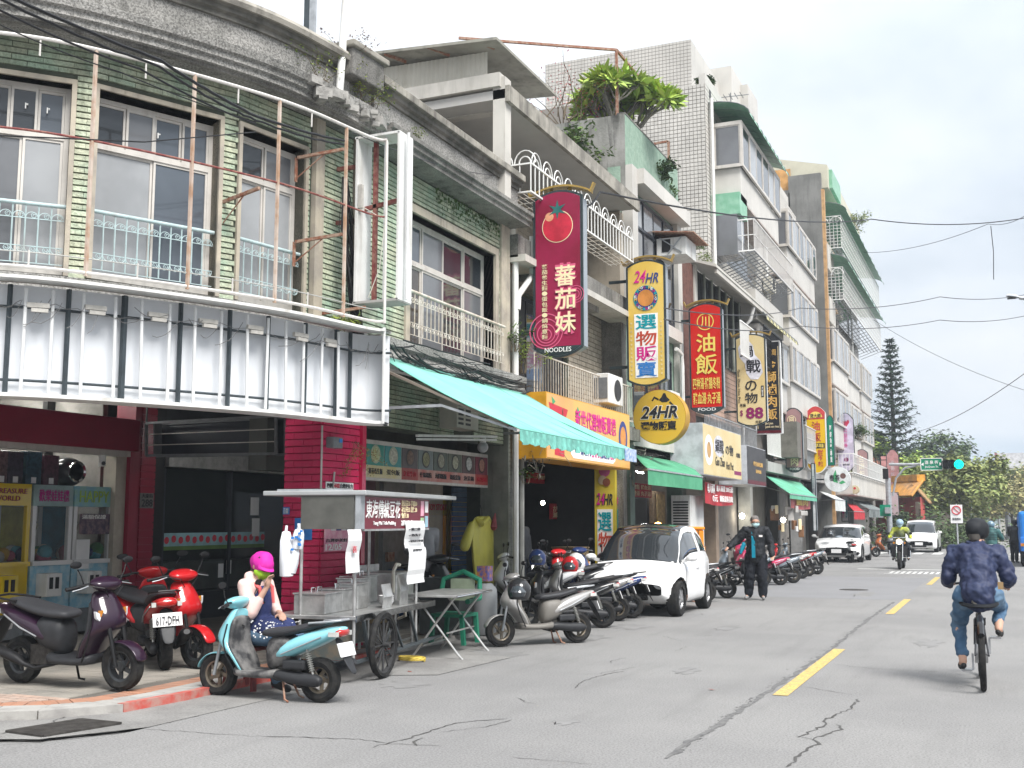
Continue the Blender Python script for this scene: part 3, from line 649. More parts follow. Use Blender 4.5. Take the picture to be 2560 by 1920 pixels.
for k in range(30):
    u = random.random() * .95; p = sb_point(u,.14,3.66 + ru(-.06,.06)); q = sb_point(u + ru(.01,.05),.14,3.6 + ru(-.25,.1)); pts = [p.lerp(q,t / 6) + V3((0,0,-.06 * sin(pi * t / 6) + ru(-.01,.01))) for t in range(7)]; m.tube(pts,.0035,4)
for a in range(30): p = sb_point(a / 30,.15,3.63 + .03 * sin(a)); q = sb_point((a + 1) / 30,.15,3.63 + .03 * sin(a + 1)); m.tube([p,p.lerp(q,.5) - V3((0,0,.03)),q],.003,4)
build(m,'loose_wiring',mat('grey_flex',(0.17,0.17,0.17),0.6),SB,kind='stuff')
m = MB().bar(sb_point(0,0,Z0),sb_point(0,0,Z1 + .05),.03,.02); m.bar(sb_point(0,.33,Z0),sb_point(0,.33,Z1),.03); m.bar(sb_point(0.004,.1,Z0 + .06),sb_point(.004,.1,Z1 - .1),.05,.01)
build(m,'end_frame',WHITEDIRT,SB)
m = MB(); a,b = sb_point(0,.04,Z0 + .03),sb_point(0,.3,Z0 + .03); m.add([a + V3((0,.01,0)),b + V3((0,.01,0)),b + V3((0,.01,Z1 - Z0 - .05)),a + V3((0,.01,Z1 - Z0 - .05)),a,b,b + V3((0,0,Z1 - Z0 - .05)),a + V3((0,0,Z1 - Z0 - .05))],[(0,1,2,3),(7,6,5,4)]); build(m,'end_panel',WHITEDIRT,SB)

# ---------------------------------------------------------------- pipe scaffold in front of the windows
SC = empty('pipe_scaffold',(-7.3,10,3.9),label='rusty pipe frame for a lost banner standing in front of the upper windows',cat='pipe frame')
def sc_line(z,r,mt,name,a=0.0,b=1.0,dz=0.0,dd=0.0,n=30):
    m = MB().tube([sb_point(a + (b - a) * k / n,dd,z + dz * k / n) for k in range(n + 1)],r,8); build(m,name,mt,SC,smooth=1)
TOPP = mat('white_pipe',(0.6,0.58,0.55),0.5,namt=0.15,nscale=5,streak=.3,scol=(.3,.2,.15))
uR = 0.0
sc_line(6.2,.02,TOPP,'top_pipe'); sc_line(3.96,.018,TOPP,'bottom_pipe'); sc_line(5.24,.012,RUSTRED,'middle_bar',dz=.05); sc_line(4.1,.006,GREYWIRE,'thin_rod')
for px in (205,462,682,855):
    u = u_at(px); m = MB().bar(sb_point(u,0.0,3.93),sb_point(u,0.0,6.2),.03,.03); build(m,'upright',PINKPIPE,SC)
for px in (60,335,575,765): u = u_at(px); m = MB().bar(sb_point(u,.0,6.02),sb_point(u,.0,6.18),.012); m.bar(sb_point(u,0,3.96),sb_point(u,0,4.12),.012); build(m,'stub',TOPP,SC)
m = MB().tube([sb_point(.0,0,3.94),sb_point(0,0,6.16),sb_point(.01,0,6.2)],.018,8); build(m,'end_pipe',TOPP,SC,smooth=1)
for k,(fr,s,z) in enumerate(((SG[2],1.52,5.2),(SG[0],-.3,4.95),(SG[0],-.3,6.0),(SG[0],.2,4.15))):
    b = empty('wall_bracket',fr.P(s,.0,z),label=['rusty wall bracket between the second and third upper windows','rusty bracket with white cords hanging, right of the third window','rusty bracket under the cornice beside the cable bundle','rusty bracket low on the green wall above the sign box'][k],cat='bracket',group='rusty brackets of the pipe frame')
    m = MB().bar(fr.P(s,.0,z),fr.P(s,.0,z - .3),.05,.01,up=fr.n); m.bar(fr.P(s,0.02,z),fr.P(s + .12,.62,z + .05),.035); build(m,'angle_bar',RUST,b)
    m = MB().bar(fr.P(s,0.02,z - .25),fr.P(s + .07,.38,z + .02),.012); build(m,'stay',RUST,b)

# ================================================================ RED COLUMN
MAG = mat('crimson_painted_brick',(0.5,0.018,0.085),0.5,nscale=3,namt=0.14,bump=0.5,bscale=70,streak=0.15,scol=(0.15,0.01,0.02))
MAGD = mat('crimson_painted_siding',(0.25,0.012,0.035),0.35,nscale=2,namt=0.15)
CL = empty('crimson_brick_column',(-7.8,11.85,0),label='crimson painted brick column carrying the front of the arcade behind the food cart',cat='column')
FC = Frame((-7.53,0),0); FCS = Frame((0,11.42),90)           # street face / south face (s = x, d towards -y)
m = MB().box((-7.80,11.855,1.9),(.5,.83,3.72)); build(m,'core',MAG,CL)
place_tiles(FC,tile_rects(11.425,12.27,.1,3.7,[],.30,.086,.003,.007,jit=.0),MAG,CL,'brick',-.02,.012,tilt=.004,jit=.003)
place_tiles(FCS,tile_rects(-8.06,-7.53,.1,3.7,[],.27,.086,.003,.007),MAG,CL,'brick',-.02,.012,tilt=.004,jit=.003)
m = MB().box((-7.5,12.31,1.9),(.06,.09,3.7)); build(m,'edge_trim',paint('crimson_gloss',(0.36,.01,.05)),CL)
def sheet(name,fr,s0,s1,z0,z1,d,mt,label,cat,th=.008,group=None):
    e = empty(name,fr.P((s0 + s1) / 2,d,z0),label=label,cat=cat,group=group); m = MB().fbox(fr,s0,s1,z0,z1,d,d + th); build(m,'sheet',mt,e); return e
PAPER = mat('white_paper',(0.7,0.7,0.7),0.6,namt=0.05); PINKP = mat('pink_print',(0.68,0.25,0.38),0.5,col2=(0.75,.45,.52),nscale=9); REDINK = mat('red_ink',(0.5,0.03,0.05),0.5,namt=0); INK = mat('black_ink',(0.02,0.02,0.025),0.5,namt=0); NAVY = mat('navy_ink',(0.03,0.05,0.2),0.5,namt=0)
WINK = mat('white_lettering',(0.78,0.78,0.76),0.5,namt=0); CYANINK = mat('teal_ink',(0.0,0.28,0.33),0.5,namt=0); BLUEINK = mat('blue_ink',(0.03,0.18,0.5),.5,namt=0)
def cs(fr,px,py,d=.02): return fr.S(px,py,d)
b = sheet('slogan_banner',FC,*(lambda a,c: (a[0],c[0],c[1],a[1]))(cs(FC,814,1204),cs(FC,882,1228)),.02,PAPER,'white strip banner with black and red slogan on the crimson column','banner')
a,c = cs(FC,816,1207),cs(FC,880,1222); lettering('四個',FC,a[0],a[0] + (c[0] - a[0]) * .2,c[1],a[1],.032,INK,b,.02); lettering('不同意',FC,a[0] + (c[0] - a[0]) * .22,a[0] + (c[0] - a[0]) * .48,c[1],a[1],.032,REDINK,b,.02); lettering('台灣更有力',FC,a[0] + (c[0] - a[0]) * .5,c[0],c[1],a[1],.032,INK,b,.02)
a,c = cs(FC,811,1295),cs(FC,877,1376); b = sheet('pink_poster',FC,a[0],c[0],c[1],a[1],.02,PINKP,'pink street poster with dark suited figures and 12/05 on the crimson column','poster')
h = a[1] - c[1]; lettering('12/05',FC,a[0] + .02,a[0] + (c[0] - a[0]) * .62,c[1] + .03 * h,c[1] + .22 * h,.032,WINK,b,.04); lettering('台灣更美好',FC,a[0] + .03,c[0] - .1,c[1] + .27 * h,c[1] + .38 * h,.032,INK,b,.01)
for i,q in enumerate((.22,.42,.62,.8)): m = MB(); s = a[0] + (c[0] - a[0]) * q; m.fbox(FC,s,s + .1,c[1] + .62 * h,a[1] - .02,.029,.034); build(m,'printed_figure',NAVY if i % 2 else PAPER,b)
mtr = empty('meter_box',FC.P(12.0,.05,2.3),label='small grey meter box with a blue sticker high on the crimson column',cat='meter box'); a,c = cs(FC,817,1092),cs(FC,840,1122)
m = MB().fbox(FC,a[0],c[0],c[1],a[1],.0,.12); build(m,'case',GREYP,mtr,bevel=.01); m = MB().fbox(FC,a[0] + .12,c[0] - .02,c[1] + .07,a[1] - .02,.122,.126); build(m,'sticker',BLUEINK,mtr)
m = MB().tube([FC.P(a[0] - .12,.03,2.75),FC.P(a[0] - .12,.03,2.0),FC.P(a[0] + .02,.03,1.86),FC.P(a[0] + .14,.03,1.98),FC.P(a[0] + .14,.05,2.2)],.012,6); build(m,'cable',GREYWIRE,mtr,smooth=1)
weed('hanging_fern',FC.P(12.15,.05,2.6),.45,.3,9,40,.035,leafmat('dry_fern',(.2,.2,.05),(.22,.13,.05)),'dry yellowish fern growing on the crimson column below the sign box','fern',(0,0,-.6),droop=.1)
a = FCS.S(738,1295,.02); c = FCS.S(780,1350,.02); b = sheet('blue_notice',FCS,a[0],c[0],c[1],a[1],.02,mat('blue_board',(.02,.14,.42),.4),'plain blue notice board on the south face of the crimson column','notice')
a = FCS.S(708,1268,.02); c = FCS.S(724,1286,.02); b = sheet('blue_sticker',FCS,a[0],c[0],c[1],a[1],.02,BLUEINK,'small blue sticker with white characters beside the cart pole','sticker'); lettering('芝麻\n豆漿',FCS,a[0] + .01,c[0] - .01,c[1] + .01,a[1] - .01,.032,WINK,b,.01)

# ================================================================ ARCADE: shopfronts set back
AR = empty('arcade_shopfront',(-11.6,12,0),label='crimson arcade shopfront with a dark steel shutter box and wide glass window',cat='shopfront')
FS = Frame((-11.6,0),0)
m = MB().fbox(FS,6.5,12.62,2.6,3.06,0,.16); build(m,'fascia_beam',MAGD,AR,bevel=.02)
m = MB().fbox(FS,6.5,12.5,2.52,2.6,-.05,.1); build(m,'shutter_track',ALU,AR)
m = MB().fbox(FS,12.62,13.05,.06,3.75,-.3,.06); build(m,'pillar',MAGD,AR)
for k in range(34): m = MB(); m.fbox_open(FS,12.75,13.05,.12 + k * .105,.12 + k * .105 + .09,.06,.082); build(m,'siding_board',MAGD,AR)
m = MB().fbox(FS,12.5,12.64,.06,2.6,-.3,.1); build(m,'door_post',MAGD,AR); m = MB().fbox(FS,12.3,12.5,.06,2.56,-.2,.03); build(m,'beige_jamb',mat('beige_jamb',(.4,.36,.3),.6,nscale=3,namt=.25),AR)
m = MB().fbox(FS,13.05,13.30,.06,3.75,-.3,.04); build(m,'black_post',BLACK,AR)
m = MB().fbox(FS,13.3,17.2,2.42,2.68,-.1,.12); build(m,'shutter_box',STEEL,AR); m = MB().fbox(FS,13.3,17.2,2.68,3.78,-.2,.0); build(m,'upper_panel',DKGREY,AR)
m = MB().fbox(FS,13.3,17.2,.06,.5,-.1,0); m.fbox(FS,13.3,13.36,.5,2.42,-.06,.02); m.fbox(FS,14.9,14.96,.5,2.42,-.06,.02); build(m,'window_frame',DKALU,AR)
SHG = mat('clear_shop_glass',(0.05,0.07,0.07),0.03,namt=0,trans=0.0,alpha=0.14,spec=0.5)
m = MB().fbox(FS,13.36,14.9,.5,2.42,-.03,-.02); build(m,'pane',SHG,AR); m = MB().fbox(FS,14.96,17.1,.5,2.42,-.03,-.02); build(m,'pane',SHG,AR)
m = MB().fbox(FS,13.1,17.2,.06,3.7,-2.2,-2.1); build(m,'interior_wall',mat('blue_interior_wall',(.02,.17,.28),.7,namt=.1),AR)
for k in range(16): m = MB().fbox(FS,13.35 + k * .1,13.35 + k * .1 + .085,1.2,2.3,-2.0,-1.96 + .03 * (k % 2)); build(m,'curtain_strip',mat('striped_curtain',(.3,.34,.3),.8,vary=.15),AR)
m = MB().disc(FS.P(16.2,-2.05,1.9),(1,0,0),.62,36); build(m,'round_red_mural',mat('red_mural',(.42,.03,.03),.6),AR)
for k in range(3): m = MB().disc(FS.P(15.05 + k * .13,-2.04,2.15 + .12 * k),(1,0,0),.14,20); build(m,'painted_cloud',mat('pale_blue_mural',(.25,.42,.5),.7),AR)
m = MB().fbox(FS,13.36,15.9,1.22,1.42,-.018,-.010); build(m,'sticker_band',mat('sticker_band_blue',(.3,.5,.55),.5),AR)
m = MB().fbox(FS,13.36,15.9,1.16,1.22,-.018,-.010); build(m,'sticker_band_grass',mat('sticker_green',(.12,.22,.05),.5),AR)
for k in range(16):
    m = MB().disc(FS.P(13.45 + k * .16,-.006,1.31 + .02 * (k % 2)),(1,0,0),.055,14); build(m,'tomato_sticker',REDINK,AR)
for k,(s,z,w_,h_) in enumerate(((15.5,1.7,.22,.3),(15.55,1.35,.2,.3),(14.9,.75,.12,.22),(14.7,.7,.12,.22))): m = MB().fbox(FS,s,s + w_,z,z + h_,-.015,-.005); build(m,'notice',PAPER,AR)
m = MB().fbox(FS,13.4,16.9,.5,.95,-.9,-.5); build(m,'counter',mat('counter_grey',(.12,.13,.12),.6),AR)
# left shop: open room with machines
m = MB().box((-14.4,9,1.9),(.1,8,3.6)); build(m,'room_wall',GROUT,AR)
FW_ = Frame((-14.35,0),0); place_tiles(FW_,tile_rects(8.5,14.5,2.0,2.9,[],.3,.11,.014,.014),mat('blue_grey_brick',(.06,.085,.1),.8,vary=.25),AR,'brick',0,.02,budget=60)
m = MB().box((-13.4,12.7,1.9),(2.4,.1,3.6)); build(m,'party_wall',mat('pale_party_wall',(.25,.24,.22),.8),AR)
m = MB().box((-12.6,10.6,2.47),(.5,2.6,.1)); build(m,'interior_beam',mat('grey_green_panel',(.22,.25,.22),.6),AR)
m = MB().box((-13.2,10,3.75),(3.4,8,.05)); build(m,'room_ceiling',mat('room_ceiling',(.3,.3,.3),.8),AR)
LIT = mat('lit_tube',(1,.98,.93),.4,namt=0,emit=55.0)
for k,(x,y) in enumerate(((-12.9,10.9),(-13.3,11.9))):
    e = empty('ceiling_lamp',(x,y,3.6),label=['lit tube lamp over the yellow claw machine','lit tube lamp over the white claw machines'][k],cat='lamp'); m = MB().box((x,y,3.66),(1.2,.12,.06)); build(m,'case',WHITE,e); m = MB().cyl((x - .55,y,3.6),(x + .55,y,3.6),.02,8); build(m,'tube',LIT,e)  # unseen lamps, added to brighten the claw machine room
for k,(pxa,pxb,py) in enumerate(((540,640,1076),(590,706,1088))):
    a = yp(pxa,py - 8,13.0 + k); b_ = yp(pxb,py + 4,13.2 + k); e = empty('fluorescent_lamp',a,label=['lit fluorescent lamp hanging inside the dark frame','second lit fluorescent lamp, nearer the crimson column'][k],cat='lamp'); m = MB().cyl(a,b_,.022,8); build(m,'tube',mat('bright_tube',(1,.98,.94),.4,namt=0,emit=14.0),e,smooth=1); m = MB().bar(a + V3((0,0,.06)),b_ + V3((0,0,.06)),.06,.05); build(m,'case',GREYP,e)
hb = empty('hanging_sign_frame',(-10.2,12.6,2.54),label='empty dark sign frame hanging under the arcade ceiling with its panels gone',cat='sign frame')
a,b_,c,e_ = yp(366,1058,12.6),yp(366,1139,12.6),yp(690,1134,12.6),yp(690,1040,12.6)
m = MB()
for off in (0,.22):
    o = V3((0,off,0))
    for p,q in ((a,b_),(b_,c),(c,e_),(e_,a)): m.bar(p + o,q + o,.035)
build(m,'frame',GREYP,hb); m = MB(); m.add([p + V3((0,.24,0)) for p in (a,b_,c,e_)],[(0,1,2,3)]); build(m,'back',mat('dark_navy_sheet',(.02,.025,.035),.4,namt=.3),hb)
for t in (.35,.68): m = MB().bar(a.lerp(b_,t),e_.lerp(c,t),.012); build(m,'rod',ALU,hb)
m = MB().bar(a + V3((.12,.1,0)),b_ + V3((.12,.1,0)),.16,.02); build(m,'side_plate',GREYP,hb)
for p in (a,e_): m = MB().bar(p,p + V3((0,0,.8)),.02); build(m,'hanger',DKGREY,hb)
pl = sheet('house_number_plate',FS,12.74,13.02,1.79,2.01,.085,mat('plate_grey',(.16,.15,.14),.5),'grey house number plate 288 on the crimson siding','house number')
lettering('288',FS,12.77,13.0,1.81,1.92,.095,INK,pl,.03); lettering('大龍街',FS,12.77,13.0,1.94,2.0,.095,INK,pl,.0)
cc = empty('security_camera',FS.P(11.95,.1,2.42),label='white dome security camera under the crimson fascia',cat='camera'); m = MB().cyl(FS.P(11.95,.1,2.36),FS.P(11.95,.1,2.52),.05,12); build(m,'body',WHITE,cc,smooth=1); m = MB().disc(FS.P(11.92,.155,2.4),(1,-.5,-.2),.03,12); build(m,'lens',BLACK,cc)
# claw machines
def machine(s0,s1,body,head,low,label,title,tm,z0=.42,z1=2.08,inner=(.5,.45,.1),extra=None):
    t = empty('claw_machine',FS.P((s0 + s1) / 2,-.1,0.1),label=label,cat='claw machine'); d = -.05
    m = MB().fbox(FS,s0,s1,.1,z0,-.75,d - .03); build(m,'plinth',GREYP,t)
    m = MB().fbox(FS,s0,s1,z0,z0 + .62,-.75,d); build(m,'lower_cabinet',low,t)
    m = MB().fbox(FS,s0,s1,1.8,z1,-.75,d); build(m,'header',head,t)
    m = MB()
    for a,b_ in ((s0,s0 + .06),(s1 - .06,s1)): m.fbox(FS,a,b_,z0 + .62,1.8,d - .06,d); m.fbox(FS,a,b_,z0 + .62,1.8,-.75,-.69)
    m.fbox(FS,s0,s1,z0 + .60,z0 + .66,-.75,d + .04); build(m,'frame',body,t)
    m = MB().fbox(FS,s0,s1,1.05,1.8,-.76,-.74); build(m,'back',mat(f'machine_back_{len(MATS)}',inner,.7,nscale=6,namt=.3),t)
    m = MB().fbox(FS,s0 + .06,s1 - .06,1.08,1.8,d - .02,d - .012); build(m,'pane',SHG,t)
    lettering(title,FS,s0 + .08,s1 - .08,1.86,2.02,d + .01,tm,t,.02)
    m = MB(); p = FS.P((s0 + s1) / 2,-.4,1.62); m.tube([FS.P((s0 + s1) / 2,-.4,1.8),p],.02,6)
    for k in range(3): a = k * 2.1; m.tube([p,p + V3((.08 * cos(a),.08 * sin(a),-.05)),p + V3((.04 * cos(a),.04 * sin(a),-.16))],.008,5)
    build(m,'claw',CHROME,t,smooth=1)
    for k in range(9):
        r = ru(.07,.11); m = MB(); q = FS.P(ru(s0 + .12,s1 - .12),ru(-.6,-.15),1.1 + ru(0,.12)); m.lathe([(r * cos(a),r * sin(a)) for a in [pi * (i / 6 - .5) for i in range(7)]],10,MT(q)); build(m,'plush_toy',mat(f'plush_{k % 6}',[(.35,.1,.16),(.08,.3,.38),(.5,.5,.48),(.1,.25,.1),(.05,.06,.16),(.5,.35,.1)][k % 6],.9),t,smooth=1)
    m = MB().fbox(FS,s0 + .1,s0 + .36,z0 + .2,z0 + .5,d,d + .2); build(m,'coin_box',WHITEDIRT if low is not head else paint('yellow_metal',(.55,.4,.01)),t,bevel=.01)
    for k in range(2): m = MB().fbox(FS,s0 + .14 + k * .1,s0 + .2 + k * .1,z0 + .3,z0 + .45,d + .2,d + .206); build(m,'coin_slot',BLACK,t)
    return t
YEL = paint('machine_yellow',(.6,.42,.01)); MWH = paint('machine_white',(.6,.6,.6)); CY = mat('machine_blue_print',(.2,.42,.55),.4,nscale=8,col2=(.4,.55,.6)); GRN = mat('machine_green_print',(.25,.45,.4),.4,nscale=9,col2=(.2,.4,.5))
mc = machine(10.2,10.88,YEL,YEL,YEL,'yellow claw machine headed Treasure World at the left end of the row','TREASURE\nWORLD',mat('dark_red_title',(.3,.03,.05),.5),inner=(.25,.27,.27))
machine(9.45,10.15,YEL,YEL,YEL,'yellow claw machine cut by the left edge of the picture','TREASURE\nWORLD',NAVY,inner=(.3,.25,.1))
machine(10.92,11.6,MWH,mat('machine_mint_header',(.3,.42,.42),.4),CY,'white claw machine with magenta title and yellow inside, next to the yellow one','歡樂娃娃機',mat('magenta_title',(.5,.03,.25),.5),inner=(.5,.45,.08))
mc = machine(11.63,12.34,MWH,GRN,CY,'white claw machine with a dark poster over its glass, beside the shop jamb','HAPPY',mat('lime_title',(.4,.6,.1),.5),inner=(.02,.2,.32))
m = MB().fbox(FS,11.72,12.28,1.42,1.7,-.04,-.03); build(m,'poster',mat('dark_anime_poster',(.05,.04,.07),.5,nscale=14,col2=(.2,.13,.15)),mc); m = MB().fbox(FS,11.68,11.92,.95,1.35,-.04,-.028); build(m,'notice',PAPER,mc)
lettering('滿額保證',FS,11.75,12.2,1.63,1.69,-.025,WINK,mc,.02)
for k,(s,w_,h_,c,nm,lb) in enumerate(((10.3,.16,.32,(.2,.12,.12),'boxed_toy','small boxed toy on the yellow claw machine'),(10.5,.18,.5,(.12,.07,.08),'boxed_figure','tall boxed figure in a clear box on the yellow claw machine'),(10.72,.24,.5,(.04,.03,.05),'dark_box','dark wrapped box on the corner of the yellow claw machine'),(11.02,.26,.52,(.02,.06,.09),'blue_gift_box','dark blue gift box with ribbon on the white claw machine'),(11.32,.26,.48,(.08,.03,.05),'maroon_gift_box','maroon gift box with price tag on the white claw machine'))):
    e = empty(nm,FS.P(s,-.3,2.08),label=lb,cat='box'); m = MB().fbox(FS,s - w_ / 2,s + w_ / 2,2.08,2.08 + h_ * .85,-.4,-.18); build(m,'carton',mat(nm + '_print',c,.25,nscale=20,namt=.5),e,bevel=.008); m = MB().fbox(FS,s - .04,s + .04,2.1,2.18,-.18,-.176); build(m,'price_tag',PAPER,e)
e = empty('rice_cooker',FS.P(11.75,-.35,2.08),label='black round rice cooker lying on top of the poster claw machine',cat='rice cooker'); M4 = MT(FS.P(11.75,-.35,2.28)) @ Matrix.Rotation(R(90),4,'Z')
m = MB().lathe([(.01,.18),(.14,.17),(.2,.08),(.21,-.05),(.17,-.16),(.12,-.2)],24,M4); build(m,'body',paint('black_gloss',(.015,.015,.018)),e,smooth=1); m = MB().lathe([(.12,-.2),(.15,-.215),(.15,-.19)],24,M4,closed=True); build(m,'ring',CHROME,e,smooth=1)

# ================================================================ GREEN TILE ROW HOUSE (second building, window with eight panes)
B2 = empty('green_tile_house',(-7.6,14.7,0),label='narrow two storey green tiled house with a wide aluminium window above the turquoise awning',cat='building')
F2 = Frame((-7.6,0),0); hole = [(13.62,16.55,4.08,6.02)]
wall_grid(F2,12.23,17.1,3.95,6.62,hole,.25,GROUT,B2)
place_tiles(F2,tile_rects(12.24,17.08,4.0,6.6,[(13.5,16.72,3.9,6.14),(12.24,12.30,4,6.7)],.30,.066,.005,.010),GTILE,B2,'tile',-.002,.018,tilt=.006)
surround(F2,13.62,16.55,4.08,6.02,B2,w=.12,pr=.05)
wB = window(F2,13.62,16.55,4.1,6.02,B2,4,5.36,.2,glasses=[G_BROWN,G_GREY,G_DARK,G_GREY,G_MID,G_GREY,G_DARK,G_DARK],topcols=4,fw=.06)
scroll_railing(F2,13.5,16.7,4.82,.62,B2,IVORY,26,d=.12,tr=.024)
m = MB().fbox(F2,16.75,17.1,3.9,6.6,-.02,.06); build(m,'pilaster',STONE,B2)
P2 = [(-7.6,17.12),(-7.6,12.3)]
sweep(P2,[(-.3,6.60),(.42,6.60),(.42,6.66),(.46,6.68),(.46,6.74),(.5,6.76),(.5,6.82),(-.3,6.82)],CONC,'cornice',B2,1)
sweep(P2,[(-.3,6.80),(.2,6.80),(.2,7.27),(-.3,7.27)],PEBBLE,'parapet',B2,1); sweep(P2,[(-.3,7.25),(.24,7.25),(.24,7.30),(.29,7.32),(.29,7.37),(.34,7.39),(-.3,7.39)],MATS['dark_stained_moulding'],'cap_moulding',B2,1)
for k in range(8): m = MB().box((-7.6,12.6 + k * .6,7.44),(.72,.592,.11)); build(m,'cap_stone',CONCTOP,B2,bevel=.01)
sweep(P2,[(-.3,3.66),(.32,3.66),(.36,3.75),(.3,3.86),(.36,3.9),(.36,4.0),(-.3,4.02)],PEBBLE,'floor_band',B2,1)
m = MB().fbox(F2,12.3,17.1,2.86,3.7,-.3,-.06); build(m,'dropped_beam',GROUT,B2)
place_tiles(Frame((-7.66,0),0),tile_rects(12.34,17.05,2.88,3.66,[(15.2,15.9,2.8,3.7)],.30,.066,.005,.010),GTILE,B2,'tile',-.002,.018,tilt=.006)
# hanging moss on the cornice underside
weed('parapet_flowers',F2.P(13.45,.2,6.95),.28,.16,8,22,.04,L_YG,'small tuft with pink flowers growing on the grey parapet','plant',droop=.2)
mm = MB()
for k in range(260): q = F2.P(ru(14.4,17),.02 + ru(0,.02),6.58 - abs(rg(0,.12))); leaf(mm,q,(1,0,0),.06,.05)
build(mm,'moss',L_DG,B2,kind='stuff')
# window air conditioner in the dropped beam
e = empty('wall_air_conditioner',F2.P(15.5,0,2.95),label='old white slotted air conditioner grille in the wall under the turquoise awning',cat='air conditioner'); a,c = F2.S(1120,992,.1),F2.S(1156,1075,.1)
m = MB().fbox(F2,a[0],c[0] + .25,c[1],a[1],-.3,.25); build(m,'case',mat('yellowed_plastic',(.5,.48,.42),.6,namt=.15),e)
m = MB()
for k in range(9):
    for j in range(2): m.fbox(F2,a[0] + .05 + j * (c[0] - a[0]) * .5,a[0] + j * (c[0] - a[0]) * .5 + (c[0] - a[0]) * .45,c[1] + .05 + k * .068,c[1] + .085 + k * .068,.25,.254)
build(m,'grille',BLACK,e,kind='stuff')
# twin tube batten and bulb
e = empty('tube_batten',(-7.2,14.5,2.8),label='twin batten lamp holder without light above the menu light box',cat='lamp'); a,b_ = F2.P(*(lambda q: (q[0],.35,q[1]))(F2.S(1043,1089,.35))),F2.P(*(lambda q: (q[0],.35,q[1]))(F2.S(1240,1092,.35)))
m = MB().bar(a,b_,.05,.035); m.bar(a - V3((0,0,.05)),b_ - V3((0,0,.05)),.03,.03); build(m,'housing',WHITEDIRT,e)
q = F2.S(1207,1118,.3); e = empty('ball_lamp',F2.P(q[0],.3,q[1]),label='round milky bulb under the batten, unlit',cat='lamp'); m = MB().lathe([(.085 * cos(a),.085 * sin(a)) for a in [pi * (i / 8 - .5) for i in range(9)]],16,MT(F2.P(q[0],.3,q[1])) @ XR(R(90))); build(m,'globe',mat('milky_glass',(.45,.46,.48),.3),e,smooth=1); m = MB().cyl(F2.P(q[0],.3,q[1] + .07),F2.P(q[0],.3,q[1] + .15),.05,12); build(m,'socket',WHITE,e)
# menu light box
FM = Frame((-7.95,0),0); s0,s1,z0,z1 = 13.15,17.1,2.2,2.68
mb = empty('menu_light_box',FM.P(15.1,0,2.2),label='long menu light box with eight bowl pictures under the arcade edge',cat='menu sign')
m = MB().fbox(FM,s0 - .03,s1 + .03,z0 - .04,z1 + .04,-.14,-.01); build(m,'case',ALU,mb)
names = ['蕃茄養生麵','蛋包飯','紅燒牛肉','什錦鍋燒','海鮮鍋燒麵','鍋燒意麵','泡菜鍋','麻辣鍋']
for i in range(8):
    w_ = (s1 - s0) / 8; a = s0 + i * w_; bgm = mat(f'menu_bg_{i}',[(.02,.25,.2),(.03,.27,.27),(.08,.06,.06),(.16,.2,.2),(.07,.1,.08),(.11,.13,.1),(.12,.08,.08),(.2,.05,.07)][i],.4,nscale=12,namt=.2)
    m = MB().fbox(FM,a + .015,a + w_ - .015,z0 + .17,z1 - .02,-.01,.0); build(m,'picture',bgm,mb)
    m = MB().fbox(FM,a,a + w_,z0,z0 + .17,-.01,.0); build(m,'caption',mat('menu_caption_yellow',(.6,.5,.22),.5,col2=(.62,.58,.45),nscale=2) if i < 2 else (mat('menu_caption_red',(.42,.07,.06),.5) if i in (2,7) else mat('menu_caption_pink',(.5,.3,.26),.5,col2=(.45,.12,.1),nscale=4)),mb)
    m = MB().disc(FM.P(a + w_ * .5,.004,z0 + .325),(1,0,0),.13,24); build(m,'bowl',mat('bowl_dark' if i > 1 else 'bowl_pale',(.04,.04,.04) if i > 1 else (.45,.5,.36),.4),mb)
    m = MB().disc(FM.P(a + w_ * .5,.008,z0 + .325),(1,0,0),.105,20); build(m,'food',mat(f'food_{i}',[(.55,.6,.35),(.6,.6,.5),(.2,.13,.1),(.3,.3,.18),(.35,.35,.27),(.4,.4,.3),(.5,.5,.48),(.4,.2,.15)][i],.6,nscale=28,namt=.5),mb)
    lettering(names[i],FM,a + .06,a + w_ - .06,z0 + .05,z0 + .13,.004,INK if i not in (2,7) else REDINK,mb,.01)
m = MB(); a,c = FM.S(1222,1150),FM.S(1250,1225); e = empty('loudspeaker',FM.P(17.4,0,2.2),label='black loudspeaker box hanging right of the menu light box',cat='loudspeaker'); m.fbox(FM,a[0],c[0],c[1],a[1],-.25,.05); build(m,'case',BLACK,e); m = MB().disc(FM.P((a[0] + c[0]) / 2,.055,(a[1] + c[1]) / 2),(1,0,0),.13,20); build(m,'cone',DKGREY,e)

# interior of the noodle shop: steel door, rear machines, raincoat and so on
IN = empty('noodle_shop_interior',(-10,16,0),label='dim noodle shop behind the cart with a grey steel door and tiled pier',cat='shopfront')
FD = Frame((-9.2,0),0); a,c = FD.S(958,1290),FD.S(1018,1500)
m = MB().fbox(FD,a[0],c[0] + .25,.06,2.3,-.08,0); build(m,'steel_door',mat('grey_steel_door',(.19,.2,.2),.45,.3,nscale=6,namt=.3,streak=.3,scol=(.1,.1,.1)),IN)
m = MB(); a2 = FD.S(912,1300); m.fbox(FD,a2[0],a2[0] + .35,.06,2.3,-.1,-.02); build(m,'maroon_panel',mat('dusty_maroon',(.15,.07,.08),.6,nscale=4,namt=.3),IN)
for z in (.75,1.55): m = MB().fbox(FD,a[0] + .05,c[0] + .2,z,z + .03,0,.02); build(m,'door_rail',GALV,IN)
m = MB().fbox(FD,a[0] + .08,a[0] + .3,.95,1.1,0,.05); build(m,'lock',RUST,IN)
